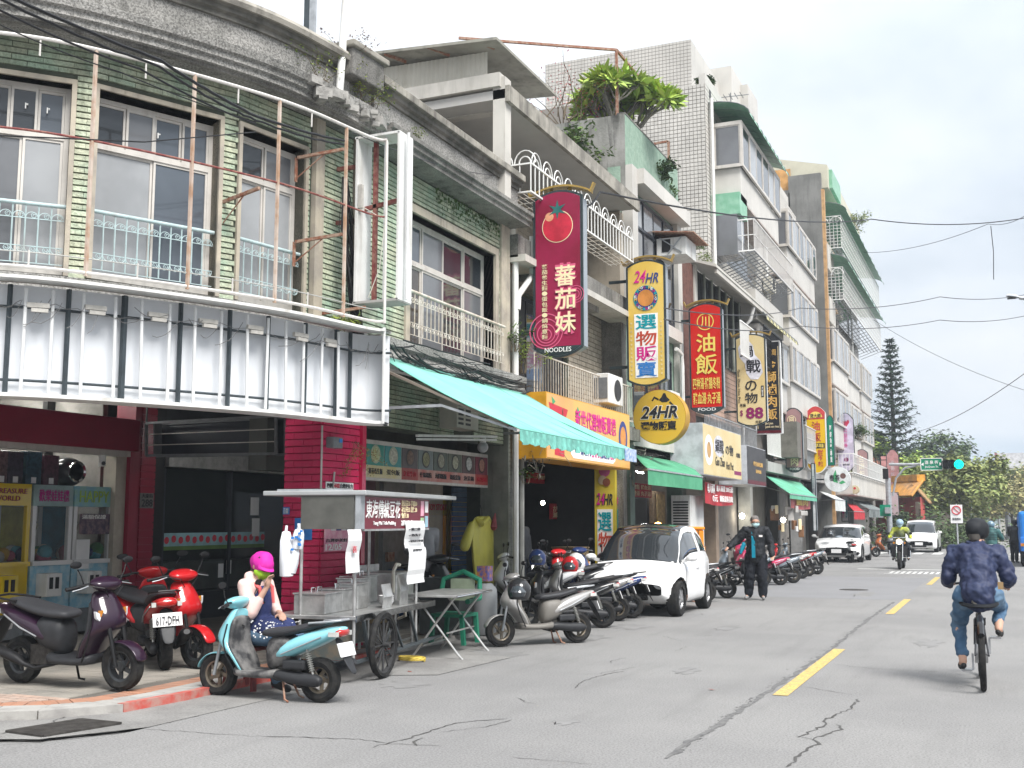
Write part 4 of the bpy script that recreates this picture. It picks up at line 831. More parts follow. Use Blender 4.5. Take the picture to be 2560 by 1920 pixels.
m = MB().fbox(FD,12.6,c[0] + 3,2.3,3.75,-.3,0); build(m,'upper_wall',mat('grimy_wall',(.09,.095,.085),.8,namt=.3,nscale=2),IN)
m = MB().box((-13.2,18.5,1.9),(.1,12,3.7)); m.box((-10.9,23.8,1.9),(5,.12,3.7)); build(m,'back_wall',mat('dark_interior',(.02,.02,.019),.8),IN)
for k,(px0,px1,lb) in enumerate(((1066,1118,'yellow Toy Story claw machine with purple lit back behind the menu sheet'),(1124,1172,'second yellow Toy Story claw machine beside the raincoat'))):
    f = Frame((-10.6,0),0); a = f.S(px0,1240); c = f.S(px1,1440); t = empty('rear_claw_machine',f.P(a[0],0,.06),label=lb,cat='claw machine')
    m = MB().fbox(f,a[0],c[0],.06,.9,-.6,0); build(m,'lower_cabinet',YEL,t); m = MB().fbox(f,a[0],c[0],1.72,2.05,-.6,0); build(m,'header',YEL,t)
    m = MB().fbox(f,a[0],a[0] + .08,.9,1.72,-.6,0); m.fbox(f,c[0] - .08,c[0],.9,1.72,-.6,0); build(m,'frame',YEL,t); m = MB().fbox(f,a[0],c[0],.9,1.72,-.6,-.55); build(m,'lit_back',mat('purple_lit_panel',(.09,.07,.45),.5,nscale=7,col2=(.25,.1,.5),emit=.7),t)
    lettering('TOY STORY',f,a[0] + .06,c[0] - .06,1.82,1.95,.01,REDINK,t,.02)
    for j in range(6): r = .1; q = f.P(a[0] + .15 + j * .1,-.2 - .1 * (j % 3),.98 + .05 * (j % 2)); m = MB().lathe([(r * cos(u),r * sin(u)) for u in [pi * (i / 6 - .5) for i in range(7)]],10,MT(q)); build(m,'plush_toy',MATS[f'plush_{j % 6}'],t,smooth=1)
m = MB(); f = Frame((-10.9,0),0); q0 = f.S(1040,1240); m.fbox(f,q0[0] + 3.6,q0[0] + 3.9,.06,3.7,-.1,.1); build(m,'white_pier',mat('pale_pier',(.3,.3,.28),.7),IN)
m = MB(); f = Frame((-8.4,0),0); a,c = f.S(1205,1300),f.S(1268,1300); m.fbox(f,a[0],c[0],.06,3.6,-.3,0); build(m,'dark_tiled_pier',mat('dark_green_pier',(.06,.075,.055),.7,nscale=4,namt=.4),IN)
# yellow raincoat on a hanger
f = Frame((-8.0,0),0)
def fpt(px,py,d): q = f.S(px,py,d); return f.P(q[0],d,q[1])
rc = empty('yellow_raincoat',fpt(1205,1290,.1),label='long yellow plastic raincoat hanging on the pier by the noodle shop',cat='raincoat')
RCM = mat('yellow_raincoat_plastic',(.55,.5,.09),.4,nscale=5,namt=.12)
m = MB(); rings = []
for py,xl,xr,dd in ((1290,1190,1222,.06),(1300,1180,1232,.1),(1320,1176,1236,.13),(1360,1178,1238,.14),(1400,1180,1238,.15),(1440,1184,1240,.16),(1470,1190,1240,.17)):
    r = [];
    for j in range(24):
        t = 2 * pi * j / 24; px = (xl + xr) / 2 + (xr - xl) / 2 * cos(t); d = .12 + dd * .55 * sin(t) + .025 * sin(j * 2.6 + 1) * (py - 1280) / 150; r.append(fpt(px,py + 3 * sin(j * 1.7),d))
    rings.append(r)
m.loft(rings,cap=True); build(m,'body',RCM,rc,smooth=1,subsurf=1)
for pts in ([(1183,1300),(1168,1345),(1158,1380)],[(1230,1302),(1243,1340),(1246,1375),(1238,1390)]): m = MB().tube([fpt(x,y,.14) for x,y in pts],[.06,.09,.1,.09][:len(pts)],10); build(m,'sleeve',RCM,rc,smooth=1,subsurf=1)
m = MB().tube([fpt(1192,1296,.16),fpt(1205,1310,.24),fpt(1220,1296,.16)],.045,8); build(m,'hood',RCM,rc,smooth=1)
m = MB().tube([fpt(1205,1288,.1),fpt(1204,1272,.1),fpt(1200,1262,.08)],.005,5); build(m,'hanger',BLACK,rc)
e = empty('red_net_bag',fpt(1238,1310,.2),label='little red net bag hanging beside the raincoat',cat='bag'); m = MB().tube([fpt(1238,1283,.2),fpt(1236,1300,.2),fpt(1234,1318,.2),fpt(1235,1325,.2)],[.01,.035,.065,.03],8); build(m,'net',mat('red_net',(.35,.08,.09),.7),e,smooth=1)

# ================================================================ TURQUOISE AWNING
AW = empty('turquoise_awning',(-7.2,14.3,3.7),label='faded turquoise canvas awning with ragged valance over the noodle shop',cat='awning')
AWM = mat('turquoise_canvas',(.17,.47,.39),.75,nscale=.8,col2=(.22,.52,.44),streak=.5,scol=(.12,.33,.27),sscale=.7,stretch=(.3,1,.3))
def awning(parent,x0,z0,ya0,yb0,x1,z1,ya1,yb1,mt,ny=16,nx=6,sag=.05,th=.012):
    m = MB(); rows = []
    for i in range(nx + 1):
        u = i / nx; row = []
        for j in range(ny + 1):
            v = j / ny; y = (ya0 + (yb0 - ya0) * v) * (1 - u) + (ya1 + (yb1 - ya1) * v) * u; x = x0 + (x1 - x0) * u; z = z0 + (z1 - z0) * u - sag * sin(pi * u) * (.6 + .4 * cos(v * ny * pi / 2)); row.append((x,y,z))
        rows.append(row)
    m.loft(rows,cap=False,closed=False); o = build(m,'canvas',mt,parent,smooth=1); s = o.modifiers.new('thickness','SOLIDIFY'); s.thickness = th; return o
def valance(parent,x,z,y0,y1,h,mt,n=80,teeth=14,wob=.02,name='valance'):
    m = MB(); a = []
    for i in range(n + 1):
        v = i / n; y = y0 + (y1 - y0) * v; w_ = wob * sin(v * teeth * 2 * pi * 1.7) + ru(-.004,.004); t = (v * teeth) % 1.0; hh = h * (0.72 + .28 * sin(pi * t) ** .6) if teeth else h
        a.append([(x,y,z),(x + w_ * .5,y,z - hh * .5),(x + w_,y,z - hh)])
    m.loft(a,cap=False,closed=False); o = build(m,name,mt,parent); s = o.modifiers.new('thickness','SOLIDIFY'); s.thickness = .006; return o
awning(AW,-7.2,3.70,12.1,16.9,-5.1,2.66,11.85,16.35,AWM)
valance(AW,-5.1,2.66,11.86,16.34,.17,mat('turquoise_valance',(.17,.47,.40),.8,nscale=9,namt=.3,streak=.3,scol=(.12,.2,.18)),teeth=15)
m = MB().tube([(-5.12,11.85,2.65),(-5.12,16.36,2.65)],.018,8); build(m,'front_rod',ALU,AW); m = MB().bar((-7.25,12.0,3.60),(-7.25,17.0,3.60),.14,.08); build(m,'cassette',WHITEDIRT,AW)
for y in (12.0,16.3): m = MB().bar((-7.3,y,3.0),(-6.2,y,3.0),.035); m.bar((-6.2,y,3.0),(-5.12,y,2.64),.03); build(m,'arm',GALV,AW)
m = MB().bar((-7.2,12.02,3.56),(-5.3,12.02,2.72),.1,.03); build(m,'side_flashing',mat('brown_flashing',(.2,.17,.14),.6,namt=.2),AW)
FA = Frame((-5.09,0),0); m = MB().fbox(FA,15.75,16.3,2.49,2.68,0,.012); build(m,'patch',mat('blue_white_patch',(.5,.55,.62),.6,nscale=16,col2=(.15,.25,.45)),AW)

# ================================================================ ROW HOUSES BEYOND
BTILE = mat('beige_wall_tile',(.4,.35,.28),.6,nscale=2,namt=.2,vary=.12,streak=.4,scol=(.1,.09,.07)); WMOS = mat('white_mosaic_tile',(.52,.5,.465),.5,nscale=.8,namt=.14,vary=.08,streak=.35,scol=(.3,.29,.26),sscale=.5)
GSTUC = mat('sage_green_stucco',(.2,.29,.23),.9,nscale=7,col2=(.26,.35,.28),bump=.6,bscale=24,streak=.2); LIME = mat('stained_lime_concrete',(.17,.17,.155),.9,nscale=1.5,col2=(.28,.275,.26),streak=.9,scol=(.035,.035,.032),bump=.4,bscale=20)
WPAINT = mat('pale_cream_paint',(.5,.48,.44),.7,nscale=1.4,namt=.14,streak=.45,scol=(.22,.2,.17)); GPAINT = mat('light_grey_render',(.38,.37,.355),.8,nscale=1,namt=.15,streak=.5,scol=(.16,.16,.15),sscale=.6); DGR = mat('grey_render',(.2,.2,.19),.9,nscale=1,namt=.3,streak=.6,scol=(.09,.09,.085))
GPLAS = mat('green_corrugated_plastic',(.16,.36,.24),.4,nscale=3,col2=(.26,.46,.34)); GCANV = mat('green_canvas',(.06,.25,.14),.8,nscale=2,col2=(.09,.33,.19)); YPLAS = mat('yellow_corrugated_plastic',(.55,.5,.25),.4)
def fbx(fr,parent,name,mt,s0,s1,z0,z1,d0,d1,**k): m = MB().fbox(fr,s0,s1,z0,z1,d0,d1); return build(m,name,mt,parent,**k)
def bars(fr,parent,s0,s1,z0,z1,d,n,mt,w_=.014,name='railing',horiz=0):
    m = MB().bar(fr.P(s0,d,z1),fr.P(s1,d,z1),w_ * 1.8); m.bar(fr.P(s0,d,z0),fr.P(s1,d,z0),w_ * 1.8)
    for k in range(horiz): z = z0 + (z1 - z0) * (k + 1) / (horiz + 1); m.bar(fr.P(s0,d,z),fr.P(s1,d,z),w_)
    r = build(m,name,mt,parent); b = MB()
    for i in range(n + 1): s = s0 + (s1 - s0) * i / n; b.bar(fr.P(s,d,z0),fr.P(s,d,z1),w_)
    build(b,'bars',mt,r,kind='stuff'); return r
def balcony_return(fr,parent,s,z0,z1,d0,d1,n,mt): f = Frame(fr.P(s,d0,0),fr.ang + 90); return bars(f,parent,0,d1 - d0,z0,z1,0,n,mt)
F3 = Frame((-7.6,0),0)
# ---- beige balcony house
B3 = empty('balcony_house',(-7.6,20.6,0),label='three storey house with beige tiles, white arched balcony railing and a deep concrete canopy',cat='building')
wall_grid(F3,17.12,23.7,3.5,6.2,[(18.3,21.3,3.75,5.85)],.25,GROUT,B3,d=-.5); FT = Frame((-8.1,0),0)
place_tiles(FT,tile_rects(17.2,23.7,3.7,6.2,[(18.25,21.35,3.7,5.9)],.26,.1,.008,.01),BTILE,B3,'tile',-.002,.012)
window(FT,18.3,21.3,3.75,5.85,B3,3,5.2,.1,fm=DKALU,glasses=[G_DARK,G_MID]); fbx(F3,B3,'window_hood',CONC,18.1,21.6,5.9,6.05,-.5,.1)
fbx(F3,B3,'floor_slab',CONC,17.12,23.8,3.35,3.62,-4,.28); fbx(F3,B3,'upper_slab',CONC,17.12,23.8,6.1,6.5,-4,.2); fbx(F3,B3,'slab_edge',WPAINT,17.12,23.8,6.02,6.14,-.3,.34)
m = MB().fbox(F3,17.12,17.45,0.06,7.0,-.5,.02); build(m,'tiled_pier',mat('grey_tiled_pier',(.22,.23,.2),.6,nscale=3,namt=.3,streak=.4),B3)
place_tiles(F3,tile_rects(17.14,17.43,.2,3.3,[],.3,.075,.004,.008),mat('pier_tile',(.32,.33,.29),.5,vary=.12,streak=.4),B3,'tile',.02,.03,budget=340)
fbx(F3,B3,'pier',CONC,23.45,23.8,.06,6.2,-.5,-.02); bars(F3,B3,17.6,23.2,3.75,4.5,.3,44,IVORY)
fbx(FT,B3,'third_floor_wall',BTILE,18.2,23.7,6.5,8.6,-1.6,-1.3); fbx(FT,B3,'balcony_door',G_DARK,18.8,20.6,6.6,8.3,-1.3,-1.26)
place_tiles(Frame((-9.4,0),0),tile_rects(20.7,23.7,6.6,8.6,[],.26,.1,.008,.01),BTILE,B3,'tile',0,.012,budget=400)
fbx(F3,B3,'side_wall',BTILE,23.5,23.78,6.5,8.6,-3,-.05)
for py_,w_ in ((0,0),): fbx(F3,B3,'canopy_slab',mat('soffit_white',(.42,.41,.39),.8,nscale=1,namt=.15),16.3,23.6,8.62,8.78,-3.3,.32); fbx(F3,B3,'canopy_edge',CONCTOP,16.3,23.62,8.56,8.84,.32,.4)
fbx(F3,B3,'corner_post',WPAINT,16.3,16.55,6.9,9.0,.1,.32); fbx(F3,B3,'corner_post',WPAINT,16.3,16.5,7.0,8.9,-2.2,-2.0)
bars(F3,B3,17.1,22.9,7.22,7.72,.45,30,WHITE,.016); balcony_return(F3,B3,17.1,7.22,7.72,-1.2,.45,8,WHITE)
m = MB()
for k in range(11):
    c = 17.35 + k * .53
    for r in (.22,.12): m.tube([F3.P(c + r * cos(a),.45,7.72 + r * 1.1 * sin(a)) for a in [pi * i / 8 for i in range(9)]],.012,5)
for k in range(4):
    for r in (.2,.11): m.tube([F3.P(17.1,-.95 + k * .43 + r * cos(a),7.72 + r * 1.2 * sin(a)) for a in [pi * i / 8 for i in range(9)]],.012,5)
build(m,'railing_arches',WHITE,B3,kind='stuff'); m = MB()
for k in range(20): m.bar(F3.P(17.1 + k * .3,-.1,7.2),F3.P(17.1 + k * .3,.45,7.2),.012)
for k in range(5): m.bar(F3.P(17.1,-.05 + k * .12,7.19),F3.P(22.9,-.05 + k * .12,7.19),.01)
build(m,'balcony_floor_grid',IVORY,B3,kind='stuff')
# roof shed of corrugated metal above
FY = Frame((0,16.35),90); CORR = mat('cream_corrugated_metal',(.5,.48,.42),.5,nscale=1,namt=.12,streak=.35,scol=(.2,.17,.12))
m = MB(); L_ = []
def zroof(x): return 9.62 + (-7.6 - x) * .03
for k in range(150):
    x = -10.9 + k * .022; L_.append([(x,16.35 - (.014 if k % 4 < 2 else 0),9.0 + (-7.6 - x) * .04),(x,16.35 - (.014 if k % 4 < 2 else 0),zroof(x) - .12)])
m.loft(L_,cap=False,closed=False); build(m,'corrugated_panel',CORR,B3)
m = MB().hexa([(-11.2,16.0,9.78),(-7.3,16.0,9.52),(-7.3,18.7,9.52),(-11.2,18.7,9.78),(-11.2,16.0,9.83),(-7.3,16.0,9.57),(-7.3,18.7,9.57),(-11.2,18.7,9.83)]); build(m,'shed_roof',mat('cement_sheet',(.3,.29,.25),.8,nscale=2,namt=.3,streak=.5),B3)
for k in range(4): m = MB(); x = -10.3 + k * .85; m.bar((x,16.02,zroof(x) - .02),(x + .25,16.35,zroof(x) - .08),.03,.05); build(m,'bracket',RUST,B3)
fbx(FY,B3,'white_beam',WPAINT,-10.9,-7.35,8.82,9.06,-.1,.12); fbx(FY,B3,'white_beam',WPAINT,-9.4,-7.5,8.6,8.74,-.6,-.4); fbx(FY,B3,'white_cladding',WPAINT,-10.8,-9.4,7.4,8.84,-.05,0)
m = MB().hexa([(-9.4,16.4,7.3),(-9.3,16.4,7.3),(-9.3,20,7.3),(-9.4,20,7.3),(-9.4,16.4,8.7),(-9.3,16.4,8.7),(-9.3,20,8.7),(-9.4,20,8.7)]); build(m,'brown_tile_wall',mat('brownish_tile',(.3,.25,.2),.6,nscale=5,namt=.2),B3)
e = empty('terrace_air_conditioner',(-8.6,16.9,7.7),label='old window air conditioner on the roof terrace beneath the white beam',cat='air conditioner'); m = MB().box((-8.6,17.0,8.05),(.75,.6,.45)); build(m,'case',mat('aged_ac_case',(.4,.39,.36),.6),e,bevel=.01); m = MB().box((-8.62,16.69,8.05),(.62,.01,.35)); build(m,'grille',BLACK,e)
for k in range(5): m = MB().box((-8.86 + k * .12,16.68,8.05),(.015,.012,.35)); build(m,'grille_bar',IVORY,e)
m = MB().box((-8.6,17.0,7.79),(.9,.8,.03)); build(m,'shelf',GREYP,e)
m = MB().box((-12.4,20.4,4.9),(8.4,6.4,2.4)); build(m,'body',DKGREY,B3)
# ---- sage green house with the roof garden
B4 = empty('sage_green_house',(-7.6,26.0,0),label='sage green stucco house with tall black framed window and a planted roof box',cat='building')
fbx(F3,B4,'stucco_front',GSTUC,23.85,28.45,9.75,11.0,-.2,0); fbx(F3,B4,'planter_side',LIME,23.84,24.0,8.9,11.0,-3.6,-.005); fbx(F3,B4,'planter_rim',CONC,23.84,28.45,11.0,11.04,-.2,.01)
wall_grid(F3,23.8,28.5,3.3,9.75,[(24.5,27.8,6.7,9.3),(24.5,27.8,4.1,5.7)],.3,GSTUC,B4,d=-.12)
fbx(F3,B4,'white_tile_frame',WMOS,23.85,24.25,6.3,9.78,-.1,.16); fbx(F3,B4,'white_tile_frame',WMOS,24.25,28.5,9.42,9.78,-.1,.32); fbx(F3,B4,'white_tile_frame',WMOS,28.1,28.5,3.4,9.42,-.1,.06); fbx(F3,B4,'white_tile_sill',WMOS,24.25,28.1,6.2,6.5,-.1,.16)
window(F3,24.4,28.0,6.6,9.3,B4,4,8.55,.05,fm=DKALU,glasses=[G_LIGHT,G_GREY,G_MID,G_DARK],fw=.06); window(F3,24.5,27.8,4.1,5.7,B4,3,None,.1,fm=DKALU,glasses=[G_DARK])
fbx(F3,B4,'floor_band',WMOS,23.85,28.5,3.3,3.7,-.2,.1); m = MB().box((-10.1,26.15,7.2),(4.0,4.5,7.2)); build(m,'body',DGR,B4)
a = F3.S(1700,1000,.0)[0]; m = MB().tube([F3.P(27.6,.1,6.0),F3.P(27.95,.15,5.9),F3.P(28.0,.15,5.6),F3.P(28.0,.15,3.2)],.055,8); build(m,'drain_pipe',WHITEDIRT,B4,smooth=1)
e = empty('wall_box_unit',F3.P(27.2,.5,8.3),label='white box air conditioner with a small tin roof fixed to the black framed window',cat='air conditioner'); f = Frame((-7.25,0),0); m = MB().fbox(F3,26.3,27.3,8.15,8.6,0.0,.75); build(m,'case',WHITEDIRT,e,bevel=.01); m = MB().hexa([F3.P(s,d,z) for z in (0,.03) for s,d,z in ((26.1,1.0,8.62 + z),(26.1,-.1,8.74 + z),(27.6,-.1,8.74 + z),(27.6,1.0,8.62 + z))]); build(m,'tin_roof',RUST,e)
m = MB().box((-7.35,26.29,8.4),(.22,.01,.32)); build(m,'grille',BLACK,e); m = MB().bar((-7.5,26.28,8.6),(-6.95,26.28,8.2),.025); m.bar((-6.95,26.28,8.6),(-7.3,26.28,8.2),.025); build(m,'brace',GALV,e)
# ---- dark brick house with lattice windows
B5 = empty('lattice_brick_house',(-7.6,32,0),label='dark brick house with black lattice windows under a long white eave',cat='building')
fbx(F3,B5,'brick_pier',mat('dark_brick',(.14,.065,.05),.85,nscale=9,namt=.4,bump=.6,bscale=14),28.55,29.9,3.4,8.7,-.3,0); fbx(F3,B5,'white_post',WPAINT,29.9,30.15,5.4,8.75,-.3,.05)
f = Frame((-7.6,0),0)
m = MB().fbox(F3,30.15,36.6,6.3,8.7,-.3,-.06); build(m,'dark_glazing',G_DARK,B5)
for k in range(7): s = 30.15 + k * .93; fbx(F3,B5,'window_post',mat('pale_green_post',(.34,.36,.31),.6),s,s + .08,6.3,8.7,-.05,.04)
m = MB()
for k in range(70): s = 30.2 + k * .093; m.bar(F3.P(s,0,6.35),F3.P(s,0,8.65),.012)
build(m,'lattice',BLACK,B5,kind='stuff')
m = MB().hexa([F3.P(s,d,z) for s,d,z in ((29.7,.7,8.55),(29.7,-.2,8.85),(38.2,-.2,8.85),(38.2,.7,8.55),(29.7,.7,8.63),(29.7,-.2,8.93),(38.2,-.2,8.93),(38.2,.7,8.63))]); build(m,'eave_roof',WPAINT,B5)
fbx(F3,B5,'fascia',WPAINT,29.9,38.2,8.42,8.55,.6,.68); fbx(F3,B5,'pink_tiled_wall',mat('salmon_tile',(.48,.33,.26),.6,nscale=3,namt=.15),28.6,37,4.6,6.3,-.3,-.1); m = MB()
for k in range(12): m.fbox(F3,28.6,37,4.6 + k * .145,4.605 + k * .145,-.1,-.094)
build(m,'tile_joints',GROUT,B5,kind='stuff')
fbx(F3,B5,'floor_slab',CONC,28.5,38.2,3.3,3.7,-4,.35); bars(F3,B5,29.2,36,3.75,4.5,.42,40,GALV,.02); bars(F3,B5,35.2,38.4,6.5,7.8,.9,26,BLACK,.025,'window_cage',3); bars(F3,B5,32.4,35,6.5,7.5,.75,22,WHITE,.022)
fbx(F3,B5,'inner_wall',mat('shaded_pink_wall',(.36,.26,.22),.7),28.5,38.2,3.7,4.6,-1.2,-1.0); window(F3,30,33,3.8,4.55,B5,3,None,.9,glasses=[G_DARK,G_MID]); m = MB().box((-10.1,33.3,6.0),(4.2,9.5,5.2)); build(m,'body',DGR,B5)
m = MB().tube([F3.P(35.2,.6,8.4),F3.P(35.2,.5,8.0),F3.P(35.2,.2,7.7),F3.P(35.2,.15,3.3)],.06,8); build(m,'drain_pipe',WHITEDIRT,B5,smooth=1)
# ---- white mosaic tower
TX = -8.0; FTW = Frame((TX,0),0); TS = FTW.S(1767,400)[0]
TW = empty('white_tile_tower',(TX,TS + 8,0),label='tall white mosaic tiled apartment block with green plastic awnings and bay windows',cat='building'); FTS = Frame((0,TS),90)
m = MB().box((TX - 3.5 - .02,TS + 8.52,7.7),(7,17,15.4)); build(m,'wall',mat('tile_grout',(.24,.22,.2),.8,namt=.2),TW)
place_tiles(FTS,tile_rects(-12.0,TX,8.0,15.5,[],.128,.128,.014,.014,bond=False),WMOS,TW,'tile',-.02,0.004)
place_tiles(FTW,tile_rects(TS,TS + 17,7.2,15.5,[],.30,.128,.018,.018,bond=False),WMOS,TW,'tile',-.02,.004)
fbx(FTW,TW,'parapet',WMOS,TS,TS + 15,15.4,15.75,-.2,.006)
for k in range(4): fbx(FTW,TW,'parapet_slot',BLACK,TS + .5 + k * 1.05,TS + .72 + k * 1.05,15.05,15.4,.0,.012)
def bay(fr,parent,s0,s1,z,kind,n=5,d=1.0,sp=True,canopy=None,h=1.45):
    if sp: fbx(fr,parent,'bay_spandrel',WMOS,s0 + .1,s1,z - 1.0,z,0,d - .1); fbx(fr,parent,'bay_base',mat('pinkish_bay_base',(.42,.36,.33),.6),s0 + .1,s1,z - 1.06,z - 1.0,0,d - .1)
    f = Frame(fr.P(0,d,0),fr.ang)
    if kind == 'win': window(f,s0,s1,z,z + h,parent,n,None,.0,fm=ALU,glasses=[G_DARK,G_LIGHT,G_MID,G_DARK,G_LIGHT],fw=.07); fs = Frame(fr.P(s0,0,0),fr.ang + 90); window(fs,.05,d,z,z + h,parent,1,None,.0,glasses=[G_GREY if n > 4 else G_BROWN],fw=.07); fbx(fr,parent,'bay_roof',ALU,s0,s1,z + h,z + h + .06,0,d)
    else: bars(f,parent,s0,s1,z,z + h,0,int((s1 - s0) / (.42 if s0 > 50 else .2)),WHITE if s0 > 50 else ALUW,.022,'window_cage',5 if kind == 'cage' else 1); fs = Frame(fr.P(s0,0,0),fr.ang + 90); bars(fs,parent,0,d,z,z + h,0,7,WHITE,.02,'cage_side',9 if kind == 'cage' else 1); m = MB(); [m.bar(fr.P(s0,d * k / 6,z - .03),fr.P(s1,d * k / 6,z - .03),.03) for k in range(1,7)]; [m.bar(fr.P(s0 + (s1 - s0) * k / 18,0,z - .45),fr.P(s0 + (s1 - s0) * k / 18,d,z - .02),.025) for k in range(19)]; build(m,'struts',GREYP,parent,kind='stuff'); fbx(fr,parent,'window_behind',G_DARK,s0 + .4,s1 - .4,z + .1,z + h,-.02,.02)
    if canopy:
        m = MB(); rows = []
        for q in range(7): a = q / 6 * pi / 2; rows.append([fr.P(s,(d + .3) * sin(a) if q else 0,z + h + .15 + .55 * cos(a)) for s in [s0 - .2 + (s1 - s0 + .5) * j / 30 for j in range(31)]])
        m.loft(rows,cap=False,closed=False); build(m,'canopy',canopy,parent); m = MB()
        for j in range(0,31,3): s = s0 - .2 + (s1 - s0 + .5) * j / 30; m.tube([fr.P(s,(d + .31) * sin(a),z + h + .16 + .55 * cos(a)) for a in [pi / 2 * i / 6 for i in range(7)]],.018,4)
        build(m,'canopy_ribs',GREYP,parent,kind='stuff')
bay(FTW,TW,TS + .6,TS + 7.2,12.75,'win',6,canopy=GPLAS); bay(FTW,TW,TS + .6,TS + 7.6,10.0,'bars',d=1.3,sp=False,h=1.0); fbx(FTW,TW,'green_panel',GPLAS,TS + .5,TS + 1.6,11.2,11.9,.0,.9); fbx(FTW,TW,'glazed_box',G_GREY,TS + .5,TS + 1.5,9.9,11.2,0,.8); fbx(FTW,TW,'bay_spandrel',WMOS,TS + 2.6,TS + 7.6,8.2,9.2,0,.9)
for z in (12.2,9.4,6.9): bay(FTW,TW,TS + 9.4,TS + 16.4,z,'win',8,d=.9)
bay(FTW,TW,TS + 10.5,TS + 16.8,4.4,'bars',d=1.1,sp=False,h=.9); bay(FTW,TW,TS + 3,TS + 8.6,6.6,'win',5,d=.9,canopy=YPLAS)
q = FTW.S(1727,98,-1.4); m = MB().box((TX - 1.4 - 2.8,q[0] + 2.2,8 + q[1] / 2),(5.6,4.4,q[1] - 16)); m.v = [(x,y,15.4 if z < 15.5 else z) for x,y,z in m.v]; build(m,'penthouse',WMOS,TW)
zt = q[1]; m = MB().box((TX - 3.4,q[0] + 6,(15.4 + zt + .6) / 2),(5,3.4,zt + .6 - 15.4)); build(m,'stair_tower',WMOS,TW)
q2 = FTW.S(1869,210,-.6); m = MB().box((TX - .6 - 1.2,q2[0] + 1,q2[1] / 2 + 6),(2.4,2,q2[1] - 12)); build(m,'lift_tower',WMOS,TW)
mm = MB()                                                          # grid joints on the upper blocks
ty = q[0]; 
for k in range(40): z = 15.5 + k * .13; (mm.box((TX - 4.2,ty - .002,z),(5.6,.004,.012)) if z < zt else None)
for k in range(43): mm.box((TX - 7 + k * .13,ty - .002,(15.4 + zt) / 2),(.012,.004,zt - 15.4))
build(mm,'tile_joints',MATS['tile_grout'],TW,kind='stuff')
e = empty('rooftop_antenna',(TX - .5,TS + 5,15.7),label='thin television aerial on the white tower roof',cat='antenna'); m = MB().bar((TX - .4,TS + 5.6,15.5),(TX - .4,TS + 5.6,17.2),.03); m.bar((TX - .8,TS + 5.4,17),(TX + .2,TS + 5.9,17.15),.025); [m.bar((TX - .6 + k * .2,TS + 5.3,17.05),(TX - .6 + k * .2,TS + 5.9,17.05),.02) for k in range(4)]; build(m,'aerial',GREYP,e)
# ---- grey rendered block with caged balconies
GX = -7.6; B7 = empty('grey_cage_block',(GX,60,0),label='grey and cream six storey block with caged balconies and green awnings, behind the white tower',cat='building'); FG = Frame((GX,0),0)
m = MB().box((GX - 4.2,62,8.6),(8,19.6,17.2)); build(m,'wall',GPAINT,B7); m = MB().box((GX - .2,52.15,8.9),(1.5,.3,17.8)); m.box((GX - 2.6,52.1,8.5),(3.4,.2,17)); build(m,'side_pier',DGR,B7)
fbx(FG,B7,'copper_pipe',mat('orange_pipe',(.5,.3,.14),.5),52.0,52.3,0,17.0,.55,.68)
for z in (3,5.8,8.6,11.4,14.2): fbx(FG,B7,'floor_line',mat('ochre_trim',(.45,.33,.22),.7),52.3,56,z + .35,z + .5,.0,.62)
for z,kd,c in ((14.5,'cage',GPLAS),(12.0,'cage',GPLAS)): bay(FG,B7,53.5,71.2,z,kd,d=1.2,sp=False,h=1.55,canopy=c); fbx(FG,B7,'spandrel',WPAINT,52.4,54.4,z - 1.2,z,0,.7)
m = MB()
for z in (14.5,12.0):
    for k in range(2):
        c = GX + .35 + k * .62; m.tube([(c + .28 * cos(a),53.45,z + 1.2 + .3 * sin(a)) for a in [pi * i / 8 for i in range(9)]],.02,4); [m.bar((c,53.45,z + 1.2),(c + .28 * cos(a),53.45,z + 1.2 + .3 * sin(a)),.015) for a in (.6,1.57,2.5)]
build(m,'fan_lights',WHITE,B7,kind='stuff')
for z in (9.0,6.1): bay(FG,B7,53.0,58.8,z,'win',5,d=.75,h=1.6); bay(FG,B7,60,65.4,z,'win',5,d=.55,h=1.6); bay(FG,B7,66.4,71.4,z,'win',5,d=.55,h=1.6)
bay(FG,B7,55,71.5,3.9,'bars',d=1.2,sp=True,h=.9); 
m = MB().prism([(GX - 7,52.5,17.2),(GX + .8,52.5,17.2),(GX + .8,52.5,18.3),(GX - 1.6,52.5,18.9),(GX - 7,52.5,18.5)],(0,13,0)); build(m,'roof_shed',mat('yellowish_corrugated',(.5,.48,.38),.5,namt=.1),B7)
fbx(Frame((0,52.45),90),B7,'orange_panel',mat('orange_panel',(.6,.33,.12),.6),GX - 1.9,GX - .9,17.25,18.3,0,.03); fbx(Frame((0,52.45),90),B7,'grey_panel',GPAINT,GX - 3.4,GX - 1.95,17.25,18.2,0,.03); fbx(FG,B7,'green_mesh',GPLAS,53,56,17.3,18.2,.8,.95)
for k in range(5): fbx(Frame((0,52),90),B7,'side_window',DGR,GX - 2.1,GX - .95,4.2 + 2.7 * k,6.2 + 2.7 * k,.06,.08)
